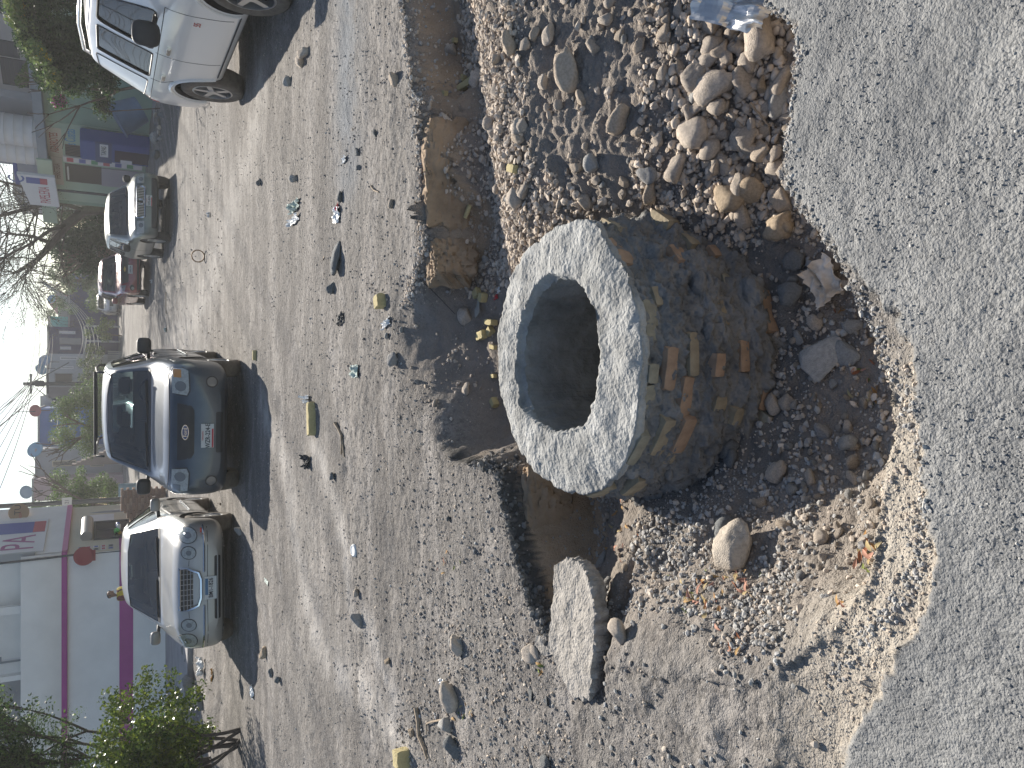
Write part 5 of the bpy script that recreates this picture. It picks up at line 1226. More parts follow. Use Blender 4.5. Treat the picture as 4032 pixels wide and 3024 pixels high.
for k in range(1, 6):
    z = .515 + .25 * k / 6; hw = .265 if z > .66 else .21 + .05 * (z - .545) / .115; tube('grille_bar', M_alloy, sal, [(-hw, GY, z), (hw, GY, z)], .0055, 6)
for k in range(-3, 4): tube('grille_bar', M_alloy, sal, [(k * .068, GY, .53 + abs(k) * .008), (k * .068, GY, .76)], .004, 6)
plate(sal, bv, .0, .395, 'BM1-1826', wd=.30, style='blue')
decal('lower_intake', M_trim, sal, bv, rect(-.42, .42, .265, .345, .02), 'F', .008, .02); strip('intake_bar', P_silv, sal, bv, [(-.42, .305), (.42, .305)], 'F', .008, .012)
strip('bumper_line', M_trim, sal, bv, [(-.8,.425),(0,.435),(.8,.425)], 'F', .004, .0); decal('chin', M_trim, sal, bv, rect(-.7, .7, .205, .235, .01), 'F', .01, .03)
decal('cowl', M_trim, sal, bv, [(-.68,.935),(.68,.935),(.68,.96),(-.68,.96)], 'F', .004, .01); wipers(sal, bv, 1, [(-.6,-.05,.965,.985),(.0,.55,.965,.985)])
box('rear_view_mirror', M_trim, sal, -.13, .13, 1.98, 2.02, 1.17, 1.25, .01); handle(sal, bv, 2.5, .82, P_silv); handle(sal, bv, 3.45, .83, P_silv)
bm = bmesh.new(); add_lathe(bm, [(.18, -.01), (.195, 0), (.18, .01), (.165, 0), (.18, -.01)], 24); link('steering_wheel', bm_mesh('steering_wheel', bm, True), M_trim, sal, (.36, 1.8, .86), (R(65), 0, 0))
box('dashboard', M_dark, sal, -.76, .76, 1.45, 1.72, .66, .90, .03)
for s_ in (-1, 1): strip('side_moulding', M_chrome if s_ > 0 else P_silv, sal, bv, [(1.45, .52), (3.25, .52)], 'S+' if s_ > 0 else 'S-', .02, .004)
tag(box('red_sticker', M_redl, sal, .74, .80, .02, .05, .50, .52), None)

# ---- white SUV at the right
P_white = mat('white_paint', (.82, .81, .80), .28, .0, coat=.8, dust=.35, nscale=2.2, namt=.05)
ST = [(.0,.66,.36,.70,.60,.84,.05),(.06,.80,.30,.76,.68,.95,.05),(.2,.90,.28,.86,.76,1.05,.05),(.5,.955,.28,.98,.82,1.12,.05),(1.2,.965,.28,1.06,.83,1.17,.04),(1.4,.965,.28,1.08,.82,1.24,.04),
      (2.1,.965,.28,1.11,.70,1.74,.06),(2.4,.965,.28,1.12,.69,1.83,.07),(3.4,.965,.28,1.13,.70,1.87,.07),(4.3,.96,.28,1.14,.69,1.84,.07),(4.62,.95,.3,1.14,.67,1.72,.08),(4.98,.90,.34,1.10,.66,1.25,.10),(5.1,.80,.40,.95,.62,1.05,.08)]
wf = [(-.74,1.22),(.74,1.22),(.62,1.68),(-.62,1.68)]
def roundq(P, r=.07):
    out = []; n = len(P)
    for i in range(n):
        a, b, c = Vector(P[i - 1]), Vector(P[i]), Vector(P[(i + 1) % n]); u = (a - b).normalized() * r; v = (c - b).normalized() * r
        for t in (0, .33, .67, 1): out.append(tuple((b + u) * (1 - t) ** 2 + b * 2 * t * (1 - t) + (b + v) * t ** 2))
    return out
sd = [roundq([(1.80,1.17),(2.86,1.15),(2.82,1.72),(2.20,1.70)], .09), roundq([(2.98,1.15),(3.80,1.15),(3.72,1.72),(2.96,1.72)], .04)]
wsv, bv = build_car('suv', (4.64, 6.80, 0), R(-2.0), 'white SUV parked at the right edge with its side towards the street', ST, 5.1, (.93, 3.96), .39, .965, P_white, wf, sd,
    [(-.6,1.3),(.6,1.3),(.55,1.66),(-.55,1.66)], None, (1.5, 4.75, 0), M_tyred, 5, M_glassd, (2.3, 3.3, .78, .40), (.93, 1.95, 1.26, .26, .27), M_trim,
    [[(1.56,.45),(1.62,1.1)],[(2.92,.42),(2.95,.8),(2.92,1.12)],[(3.86,1.13),(3.88,1.0),(3.72,.88)],[(1.62,1.10),(4.9,1.10)]], cat='suv', wwd=.25)
for ax in ('S-', 'S+'):
    decal('quarter_window', P_white, wsv, bv, roundq([(3.98,1.17),(4.72,1.19),(4.40,1.68),(3.92,1.72)], .05), ax, .004, .008, .1)
    frame_poly('window_seal', M_trim, wsv, bv, roundq([(3.96,1.16),(4.75,1.18),(4.42,1.70),(3.90,1.74)], .05), ax, .006, .004)
    for q in sd: frame_poly('window_seal', M_trim, wsv, bv, q, ax, .010, .002)
    decal('sill_cladding', M_trim, wsv, bv, [(1.45,.30),(3.42,.30),(3.40,.40),(1.48,.40)], ax, .012, .02, .12)
    for yy in (.93, 3.96):
        A_p = [(yy + .49 * math.cos(R(a)), .41 + .49 * math.sin(R(a))) for a in range(0, 181, 12)]
        strip('arch_flare', P_white, wsv, bv, A_p, ax, .022, .004)
    decal('tail_light', M_redl, wsv, bv, roundq([(4.86,.98),(5.02,.96),(4.96,1.32),(4.84,1.30)], .02), ax, .006, .01, .06)
handle(wsv, bv, 2.72, 1.0, M_chrome, (-1, 1), .2); handle(wsv, bv, 3.66, 1.0, M_chrome, (-1, 1), .2)
h = bv.ray_cast(Vector((-3, 1.78, .78)), Vector((1, 0, 0))); text('55', .10, M_redl, wsv, (h[0].x - .004, 1.78, .78), (R(90), 0, R(-90)), 1, 'door_number')
for sg in (-1, 1):
    tube('roof_rail', M_chrome, wsv, [(sg * .60, 2.3, 1.80), (sg * .61, 2.42, 1.87), (sg * .615, 3.3, 1.905), (sg * .61, 4.15, 1.87), (sg * .60, 4.3, 1.80)], .020)
    decal('headlight', M_lens, wsv, bv, rect(*((.50, .80) if sg > 0 else (-.80, -.50)), .74, .92, .03), 'F', .01, .02)
decal('grille', M_trim, wsv, bv, rect(-.42, .42, .70, .92, .03), 'F', .01, .02); decal('lower_intake', M_trim, wsv, bv, rect(-.5, .5, .40, .52, .03), 'F', .01, .02)

# ---- green SUV with barred grille, on the right further up
P_green = mat('green_paint', (.105, .135, .125), .30, .35, coat=.6, dust=.6, nscale=2.4, namt=.18)
ST = [(.0,.66,.40,.66,.60,.78,.05),(.05,.80,.36,.72,.68,.88,.05),(.2,.88,.34,.82,.74,.98,.05),(.5,.92,.34,.93,.79,1.04,.04),(1.2,.925,.34,1.0,.80,1.09,.04),(1.35,.925,.34,1.02,.79,1.14,.04),(2.0,.925,.34,1.05,.67,1.60,.06),
      (2.3,.925,.34,1.06,.66,1.67,.07),(3.4,.925,.34,1.07,.66,1.71,.07),(4.4,.91,.34,1.07,.64,1.68,.07),(4.65,.88,.38,1.05,.62,1.4,.08),(4.75,.80,.44,.95,.6,1.1,.08)]
wf = [(-.71,1.12),(.71,1.12),(.60,1.56),(-.60,1.56)]
sd = [[(1.62,1.12),(2.5,1.12),(2.5,1.57),(2.12,1.55)],[(2.6,1.12),(3.45,1.12),(3.42,1.58),(2.6,1.58)],[(3.55,1.12),(4.3,1.14),(4.2,1.56),(3.55,1.58)]]
gsv, bv = build_car('suv', (5.02, 23.5, road_z(24) - .0), R(0.5), 'green-grey SUV with a silver barred grille parked before the shop', ST, 4.75, (.85, 3.68), .37, .925, P_green, wf, sd,
    [(-.6,1.2),(.6,1.2),(.55,1.55),(-.55,1.55)], None, (1.45, 4.45, 0), M_tyre, 5, M_glassd, (2.25, 3.2, .70, .38), (.88, 1.75, 1.12, .22, .20), M_trim, [[(2.55,.4),(2.55,1.1)]], cat='suv')
gp = roundq([(-.42,.70),(.42,.70),(.44,.90),(-.44,.90)], .05); gg = decal('grille', M_trim, gsv, bv, gp, 'F', .01, .02, flat=.01); frame_poly('grille_frame', M_chrome, gsv, bv, gp, 'F', .022, .02)
GY = min(v.co.y for v in gg.data.vertices) - .003
for k in range(-9, 10):
    if k: tube('grille_bar', M_alloy, gsv, [(k * .044, GY, .71), (k * .044, GY, .89)], .010, 6)
frame_poly('emblem', M_chrome, gsv, bv, circ(0, .80, .07), 'F', .016, .035)
for sg in (-1, 1):
    decal('headlight', M_lens, gsv, bv, rect(*((.52, .84) if sg > 0 else (-.84, -.52)), .72, .90, .03), 'F', .012, .02)
    decal('reflector', M_lensd, gsv, bv, circ(sg * .64, .80, .06), 'F', .016, .01, .04)
decal('lower_intake', M_trim, gsv, bv, rect(-.70, .70, .40, .54, .03), 'F', .01, .02); decal('chin', M_trim, gsv, bv, rect(-.6, .6, .345, .385, .01), 'F', .015, .03)
plate(gsv, bv, .05, .60, 'WFS-8494'); wipers(gsv, bv, 1, [(-.6,-.02,1.125,1.15),(.02,.6,1.125,1.15)]); box('dashboard', M_dark, gsv, -.78, .78, 1.4, 1.75, .8, 1.06, .03)
decal('cowl', M_trim, gsv, bv, [(-.70,1.10),(.70,1.10),(.70,1.125),(-.70,1.125)], 'F', .004, .01)

# ---- red crossover behind it
P_red = mat('red_paint', (.22, .022, .03), .25, .25, coat=.8, dust=.35, nscale=2.4, namt=.12)
ST = [(.0,.62,.36,.66,.56,.80,.06),(.05,.76,.32,.72,.64,.93,.06),(.2,.86,.30,.84,.72,1.02,.06),(.5,.90,.30,.95,.76,1.08,.05),(1.1,.91,.30,1.02,.78,1.14,.04),(1.25,.91,.30,1.04,.77,1.19,.04),(1.95,.91,.30,1.08,.66,1.66,.06),
      (2.3,.91,.30,1.09,.65,1.75,.07),(3.3,.91,.30,1.10,.65,1.80,.07),(4.1,.90,.30,1.10,.63,1.74,.08),(4.4,.88,.34,1.08,.61,1.5,.08),(4.6,.78,.42,.95,.6,1.1,.08)]
wf = [(-.70,1.17),(.70,1.17),(.60,1.62),(-.60,1.62)]
rsv, bv = build_car('crossover', (4.30, 32.2, road_z(32.8)), R(1), 'dark red crossover with a wide black grille behind the green SUV', ST, 4.6, (.85, 3.56), .36, .91, P_red, wf, [[(1.55,1.18),(2.4,1.17),(2.4,1.64),(2.1,1.62)],[(2.5,1.17),(3.4,1.17),(3.38,1.66),(2.5,1.65)]],
    [(-.6,1.25),(.6,1.25),(.55,1.6),(-.55,1.6)], None, (1.35, 4.3, 0), M_tyre, 5, M_glassd, (2.2, 3.2, .72, .38), (.87, 1.7, 1.18, .24, .19), P_red, cat='crossover')
decal('grille', M_trim, rsv, bv, [(-.55,.98),(-.48,.74),(.48,.74),(.55,.98)], 'F', .01, .02)
for sg in (-1, 1):
    decal('headlight', M_lensd, rsv, bv, [(x * sg, z) for x, z in [(.60,.82),(.84,.88),(.86,.98),(.6,1.0)]][::sg], 'F', .012, .02); decal('fog_lamp_surround', M_trim, rsv, bv, circ(sg * .68, .62, .11, 16, .08), 'F', .01, .02); decal('fog_lamp', M_lens, rsv, bv, circ(sg * .70, .60, .05), 'F', .016, .02)
decal('bumper_skirt', M_trim, rsv, bv, rect(-.85, .85, .32, .46, .02), 'F', .01, .02); plate(rsv, bv, 0, .68, 'WRX-84', style='none', wd=.32)
decal('emblem', mat('gold_emblem', (.62, .47, .18), .3, .6), rsv, bv, [(-.10,.85),(-.045,.85),(-.045,.832),(.045,.832),(.045,.85),(.10,.85),(.08,.885),(.04,.885),(.04,.90),(-.04,.90),(-.04,.885),(-.08,.885)][::1], 'F', .018, .02, .04, flat=0)

# ---- more cars further back
ST0 = ST
P_pale = mat('pale_paint', (.58, .58, .58), .3, 0, coat=.7, dust=.3, nscale=3, namt=.06); P_black = mat('black_paint', (.025, .028, .032), .3, 0, coat=.8, dust=.4, nscale=3, namt=.1)
STs = [(.0,.6,.3,.5,.5,.62,.05),(.1,.76,.22,.58,.6,.78,.06),(.4,.84,.2,.72,.66,.90,.06),(1.0,.85,.2,.82,.70,.98,.05),(1.15,.85,.2,.85,.69,1.03,.04),(1.9,.85,.2,.90,.57,1.42,.06),(2.6,.85,.2,.92,.56,1.50,.06),(3.5,.84,.2,.92,.55,1.42,.07),(3.9,.8,.25,.88,.55,1.1,.08),(4.05,.7,.35,.8,.5,.9,.06)]
hat, bv = build_car('hatchback', (5.75, 58.5, road_z(58.5)), R(0), 'pale hatchback half hidden beyond the red crossover', STs, 4.05, (.8, 3.3), .31, .85, P_pale, [(-.64,1.02),(.64,1.02),(.52,1.36),(-.52,1.36)], [[(1.5,1.0),(2.35,1.0),(2.35,1.38),(2.0,1.36)],[(2.45,1.0),(3.3,1.0),(3.2,1.36),(2.45,1.40)]], None, None, (1.25, 3.6, 0), M_tyre, 5, M_glassd)
decal('grille', M_trim, hat, bv, rect(-.5, .5, .45, .68, .04), 'F', .01, .02)
for sg in (-1, 1): decal('headlight', M_lens, hat, bv, rect(*((.52, .76) if sg > 0 else (-.76, -.52)), .56, .70, .03), 'F', .012, .02)
# far left red car behind barrel
rcar, bv = build_car('hatchback', (-8.6, 42.6, road_z(42)), R(62), 'red hatchback with glaring windscreen behind the grey-blue barrel', STs, 4.05, (.8, 3.3), .33, .85, P_red, [(-.64,1.02),(.64,1.02),(.52,1.36),(-.52,1.36)], [[(1.5,1.0),(2.35,1.0),(2.35,1.38),(2.0,1.36)],[(2.45,1.0),(3.3,1.0),(3.2,1.36),(2.45,1.40)]], None, None, (1.25, 3.6, 0), M_tyre, 5, M_glassd)
# car directly behind the blue SUV
ST2 = [tuple([r_[0], r_[1], r_[2], r_[3], r_[4], r_[5] + (.0 if r_[5] < 1.2 else -.02), r_[6]]) for r_ in ST0]
bsv, bv = build_car('suv', (-1.35, 23.5, 0), R(-3), 'dark SUV with pale roof further back in line with the blue SUV', ST2, 4.6, (.85, 3.56), .36, .91, P_black, wf, [[(1.55,1.18),(2.4,1.17),(2.4,1.64),(2.1,1.62)],[(2.5,1.17),(3.4,1.17),(3.38,1.66),(2.5,1.65)]],
    [(-.6,1.25),(.6,1.25),(.55,1.6),(-.55,1.6)], None, (1.35, 4.3, 0), M_tyre, 5, M_glass, (2.2, 3.2, .72, .38), (.87, 1.7, 1.18, .24, .19), P_black, cat='suv')
decal('grille', M_trim, bsv, bv, rect(-.5, .5, .72, .9, .04), 'F', .01, .02)
for sg in (-1, 1): decal('headlight', M_lens, bsv, bv, rect(*((.56, .82) if sg > 0 else (-.82, -.56)), .78, .92, .03), 'F', .012, .02)
# black pickup beyond the pale hatchback
M_steelp = mat('painted_frame', (.1, .1, .11), .6)
pk = thing('pickup_truck', (at(415, 1285, 70).x, 70, road_z(70)), R(-70), 'black pickup truck with a tall cage frame far up the street', 'pickup')
bm = bmesh.new()
pts = [(0,.45),(0,.95),(1.3,1.05),(1.75,1.62),(2.9,1.65),(3.1,1.08),(5.2,1.08),(5.2,.5)]
v0 = [bm.verts.new((-.9 if z < 1.2 else -.72, s, z)) for s, z in pts]; v1 = [bm.verts.new((.9 if z < 1.2 else .72, s, z)) for s, z in pts]
bm.faces.new(v0); bm.faces.new(v1[::-1])
for i in range(8): bm.faces.new((v0[(i + 1) % 8], v0[i], v1[i], v1[(i + 1) % 8]))
bmesh.ops.bevel(bm, geom=bm.edges[:], offset=.05, segments=2, affect='EDGES'); link('body', bm_mesh('body', bm, True, R(40)), P_black, pk)
for y in (.9, 4.2):
    for sg in (-1, 1): wheel(pk, sg * .8, y, .38, sg)
bm = bmesh.new()
for x in (-.85, .85):
    for y in (3.15, 5.1): add_tube(bm, [(x, y, 1.05), (x, y, 2.1)], .03, 6)
    add_tube(bm, [(x, 3.15, 2.1), (x, 5.1, 2.1)], .03, 6)
for y in (3.15, 5.1): add_tube(bm, [(-.85, y, 2.1), (.85, y, 2.1)], .03, 6)
link('cage_frame', bm_mesh('cage_frame', bm, True), M_steelp, pk)
box('side_window', M_glassd, pk, -.78, .78, 1.8, 2.75, 1.2, 1.5)

# ================================================================ BUILDINGS AND STREET BEHIND
def wall_mat(name, c, amt=.10, b=.004): return mat(name, c, .9, nscale=1.1, namt=amt, bump=b, bscale=25, spec=.2)
M_wwall = wall_mat('white_wall', (.78, .765, .74), .08); M_cream = wall_mat('cream_wall', (.60, .55, .44), .08); M_mag = mat('magenta_paint', (.35, .05, .24), .7, nscale=2, namt=.12)
M_conc = wall_mat('grey_concrete', (.33, .33, .34), .2); M_dkwin = mat('dark_glazing', (.035, .04, .05), .15, coat=.5); M_walk = mat('sidewalk_concrete', (.34, .33, .33), .95, nscale=1.5, namt=.25, bump=.01, bscale=30)
M_frame = mat('grey_frame', (.26, .28, .30), .5, .3); M_shut = mat('roller_shutter', (.38, .36, .34), .5, .4); M_steel = mat('dark_steel', (.06, .065, .07), .6, .2); M_int = mat('interior_shade_tone', (.07, .06, .055), .9)  # last tone puts the shade of open interiors into flat panels
M_sign = mat('sign_white', (.66, .65, .66), .6, nscale=2, namt=.05); M_purple = mat('sign_purple', (.30, .06, .20), .6); M_sblue = mat('sign_blue', (.07, .10, .33), .6); M_sred = mat('sign_red', (.42, .07, .10), .6)
class Face:
    """a wall plane: origin B, facing local -y; finds where a sight line meets it"""
    def __init__(s, B, rz): s.B = Vector(B); s.rz = rz; s.x = Vector((math.cos(rz), math.sin(rz), 0)); s.n = Vector((math.sin(rz), -math.cos(rz), 0))
    def at(s, nx, ny):
        d = ray(nx, ny); t = (s.B - EYE).dot(s.n) / d.dot(s.n); p = EYE + d * t; return (p - s.B).dot(s.x), p.z - s.B.z
def window(parent, x0, x1, z0, z1, y=0.0, fm=None, pane=None, bars=0, hb=0, name='window', dp=.06, wd=.05):
    """opening built as a frame with a pane set back inside it"""
    bm = bmesh.new(); fr = dp
    for a, b, c, d in ((x0, x1, z1 - wd, z1), (x0, x1, z0, z0 + wd), (x0, x0 + wd, z0 + wd, z1 - wd), (x1 - wd, x1, z0 + wd, z1 - wd)): add_box(bm, a, b, y - .03, y + fr, c, d)
    for k in range(1, bars + 1): xx = x0 + (x1 - x0) * k / (bars + 1); add_box(bm, xx - .012, xx + .012, y - .022, y + .0, z0 + wd, z1 - wd)
    for k in range(1, hb + 1): zz = z0 + (z1 - z0) * k / (hb + 1); add_box(bm, x0 + wd, x1 - wd, y - .026, y - .024 + .02, zz - .012, zz + .012)
    o = link(name, bm_mesh(name, bm), fm or M_frame, parent)
    g = bmesh.new(); add_box(g, x0 + wd * .5, x1 - wd * .5, y - .008, y - .003, z0 + wd * .5, z1 - wd * .5); link('pane', bm_mesh('pane', g), pane or M_dkwin, o)
    return o

# ---- corner building with magenta bands
cb = thing('corner_building', (-13.5, 25, 0), 0, 'white two-storey corner building with magenta bands behind the silver sedan', 'building')
F0 = Face((-13.5, 25, 0), 0)
XC = F0.at(400, 2173)[0]
zz = lambda v, d=25: EYE.z + (at(v, 2500, d).z - EYE.z)
b0, b1, t0, t1, pz = zz(524), zz(470), zz(262) - .02, zz(243), zz(86)
box('ground_floor_wall', M_wwall, cb, 0, XC, 0, 6, .0, t0)
box('lower_band', M_mag, cb, 0, XC + .012, -.012, .0, b0, b1)
box('upper_band', M_mag, cb, -.1, XC + .10, -.14, .0, t0, t1, .01)
# bulging parapet wall of the upper floor
bm = bmesh.new(); n_ = 10
prof_ = [(-.13, t1), (-.17, t1 + .1), (-.26, t1 + .35), (-.30, t1 + .6), (-.30, pz), (-.10, pz + .02), (-.10, t1)]
xs_ = [0, 2, 4, 6, XC - .3, XC + .08]
rows_ = [[bm.verts.new((x, y, z)) for y, z in prof_] for x in xs_]
for a, b in zip(rows_, rows_[1:]):
    for k in range(len(prof_)): bm.faces.new((a[k], a[(k + 1) % len(prof_)], b[(k + 1) % len(prof_)], b[k]))
bm.faces.new(rows_[0]); bm.faces.new(rows_[-1][::-1])
link('parapet_wall', bm_mesh('parapet_wall', bm, True, R(50)), M_wwall, cb)
box('upper_back_wall', M_conc, cb, 0, XC - .1, .9, 6, t1, 7.6); box('upper_floor', M_conc, cb, 0, XC, -.1, .9, t0 + .002, t1 - .02)
for a, b in ((2388, 2418), (2180, 2218), (2660, 2680)):
    x0, x1 = sorted((F0.at(60, a)[0], F0.at(60, b)[0])); box('post', M_wwall if a != 2180 else M_frame, cb, x0, x1, .0, .25, pz - .3, 7.6)
x0 = F0.at(60, 2330)[0]; window(cb, x0 - .1, x0 + .85, pz + .05, pz + 1.0, .80, M_frame, M_dkwin, 1, 2)
x0 = F0.at(60, 2640)[0]; window(cb, x0, x0 + .5, pz + .0, pz + .6, .80, M_frame, M_sign, 0, 0)
tube('drainpipe', M_steel, cb, [(XC + .03, -.20, 2.2), (XC + .02, -.36, pz - .2), (XC - .04, -.38, 7.0)], .03)
rzc = math.atan2(2.6, .62)
ch = thing('shop_front', (-13.5 + XC, 25, 0), rzc, 'cream shop front of the corner building with posters and roller shutter', 'shop front')
F1 = Face((-13.5 + XC, 25, 0), rzc)
CL = 3.6
box('wall', M_cream, ch, .006, CL, .0, 4, .0, t0); box('upper_band', mat('pink_paint', (.55, .22, .36), .7), ch, .11, CL, -.10, 0, t0, t1); box('lower_band', M_mag, ch, .012, 1.2, -.012, 0, b0, b1)
box('upper_wall', M_wwall, ch, .09, CL, -.08, 4, t1 + .002, 5.6)
sx0, sx1 = .15, 2.5
sg_ = box('sign_panel', M_sign, ch, sx0, sx1, -.13, -.085, t1 + .45, 5.4)
box('sign_picture', M_sblue, sg_, 1.5, 2.3, -.137, -.131, t1 + .5, 4.7); box('sign_picture', M_sred, sg_, 1.5, 2.3, -.139, -.1375, t1 + .5, t1 + .8)
text('PA', 1.15, M_purple, sg_, (.82, -.134, t1 + 1.05), (R(90), 0, 0), .75); text('CI', 1.0, M_sblue, sg_, (1.3, -.134, 4.95), (R(90), 0, 0), .75)
random.seed(11)
for r_ in range(2):
    for k in range(5):
        x0 = .14 + r_ * .17 + 0; z0 = 2.38 - k * .19
        pp = box('poster', random.choice([M_sign, M_sign, mat('poster_grey', (.35, .36, .37), .8)]), ch, x0, x0 + .13, -.012, -.002, z0 - .14, z0)
        box('poster_print', random.choice([M_sred, M_sblue, M_steel]), pp, x0 + .02, x0 + .11, -.016, -.0125, z0 - .12, z0 - .03)
bm = bmesh.new(); add_lathe(bm, [(.001, -.5), (.16, -.5), (.16, .75), (.001, .75)], 16, 'x', Matrix.Translation((1.4, -.12, 2.18))); sh = link('shutter_box', bm_mesh('shutter_box', bm, True, R(40)), M_shut, ch)
window(ch, .85, 2.2, .12, 2.0, -.02, M_steel, M_dkwin, 1, 1, 'glass_door', .05)
box('banner', M_sign, ch, 2.25, 2.8, -.02, -.004, 1.45, 2.2)
rs_ = thing('round_sign', F1.B + F1.x * .1 + Vector((0, -.35, 0)), R(10), 'dark red round sign board on the corner of the white building', 'sign')
box('board_pole', M_steel, rs_, -.015, .015, -.02, .02, .9, 2.75)
bm = bmesh.new(); add_lathe(bm, [(.001, -.03), (.26, -.03), (.26, -.0), (.001, 0)], 28, 'z', Matrix.Rotation(R(90), 4, 'X')); link('board', bm_mesh('board', bm), mat('dark_red', (.24, .02, .03), .5), rs_, (-.05, -.03, 2.22))
box('board_tab', mat('dark_red', (.24, .02, .03), .5), rs_, -.2, .1, -.03, .0, 1.93, 2.02)
sw_ = link('sidewalk', None or (lambda bm: (add_box(bm, -15, -4.8, 17.8, 25.0, -.05, .11), bm_mesh('sidewalk', bm))[1])(bmesh.new()), M_walk); tag(sw_, 'raised concrete sidewalk before the white building', kind='structure')

# ---- concrete poles, round sign and brick stack
def leaning_pole(name, m, p0, p1, r0, r1, label, cat='pole'):
    t = thing(name, p0, 0, label, cat); d = Vector(p1) - Vector(p0); tube('shaft', m, t, [(0, 0, -.3), d * .5, d], [r0, (r0 + r1) / 2, r1], 14); return t
pb = at(473, 2026, 28); pt_ = at(0, 2078, 28); base = pb + (pb - pt_) * ((pb.z - .05) / (pt_.z - pb.z)); top = pt_ + (pt_ - pb) * .9
gp_ = leaning_pole('concrete_pole', M_conc, base, top, .20, .12, 'thick grey concrete utility pole between the brick stack and the shop front', 'utility pole')
p2 = at(300, 1977, 36); sp = leaning_pole('steel_pole', M_steel, (p2.x, 36, road_z(36)), (p2.x + .05, 36, 11.5), .095, .085, 'dark slim pole carrying a street name plate', 'pole')
c_ = at(264, 1962, 36); bm = bmesh.new(); add_box(bm, -.32, .22, -.02, .02, -.17, .17)
npl = link('name_plate', bm_mesh('name_plate', bm), mat('plate_grey', (.42, .43, .44), .6), sp, (0, -.12, c_.z - road_z(36))); text('C. 21', .2, M_steel, npl, (-.05, -.023, 0), (R(90), 0, 0), .9)
cs_ = at(74, 2018, 27.8); rd = thing('round_shop_sign', cs_, R(12), 'round tan shop sign with dark letters held out from the concrete pole', 'sign')
bm = bmesh.new(); add_lathe(bm, [(.001, -.04), (.27, -.04), (.275, 0), (.27, .04), (.001, .04)], 40, 'z', Matrix.Rotation(R(90), 4, 'X')); link('disc', bm_mesh('disc', bm, True, R(40)), mat('tan_board', (.36, .25, .16), .7), rd)
text('TU', .24, M_steel, rd, (.08, -.045, .02), (R(90), 0, 0), 1); text('VIDA', .10, M_sred, rd, (-.1, -.045, -.05), (R(90), R(-8), 0), 1)
for dz in (-.17, .17): tube('bracket', M_steel, rd, [(-.2, 0, dz), (-.46, .05, dz)], .012, 6)

bs = thing('brick_stack', (at(600, 1997, 26).x, 26, 0), R(4), 'tall stack of pale brown bricks beside the concrete pole', 'brick stack')
M_bk = [mat('stack_brick', c, .9, nscale=14, namt=.25, bump=.003, bscale=50) for c in ((.36, .22, .155), (.42, .28, .20), (.31, .20, .15))]
bms = [rough_box('brick', .225, .11, .075, .003, k, 1) for k in range(4)]
for me in bms: pass
rows = 16
for r_ in range(rows):
    ns = 5
    for k in range(ns):
        for dpt in range(3):
            if r_ > 12 and (k < 1 + (r_ > 13)): continue
            me = bms[(r_ * 7 + k * 3 + dpt) % 4]
            if r_ % 2: x = -.46 + k * .23 + .05; rz_ = 0; yy = dpt * .118
            else: x = -.48 + k * .23; rz_ = 0; yy = dpt * .118
            o = bpy.data.objects.new('brick', me); COL.objects.link(o); o.parent = bs; o.location = (x + random.uniform(-.012, .012), yy + random.uniform(-.015, .015), .055 + r_ * .079); o.rotation_euler = (0, 0, rz_ + R(random.uniform(-3, 3)))
for k, me in enumerate(bms): me.materials.append(M_bk[k % 3])
for k in range(16): put_stone(Vector((bs.location.x + U(-.2, .75), 25.6 + U(-.3, .3), 0)), U(.10, .2), random.choice(['ochre', 'tan']), 'broken brick rubble heaped at the foot of the brick stack', 'rubble by the brick stack', name='rubble')
tb_ = at(468, 2088, 26.1); tbm = thing('toy_bundle', (tb_.x + .0, 26.12, 1.30), 0, 'bundle of bright green and yellow plastic on top of the brick stack', 'bundle')
for k, (c, dx, dz) in enumerate((((.05, .5, .06), 0, .06), ((.62, .45, .04), -.07, .02), ((.05, .12, .4), .16, .04), ((.05, .40, .05), -.02, .13), ((.65, .65, .6), .1, .03))):
    v, f = rock_shape(3, rng, nz=.2); me = np_mesh('bundle_piece', v * .10, f, True); me.materials.append(mat('bundle_colour', c, .4)); link('bundle_piece', me, None, tbm, (dx, U(-.05, .05), dz))

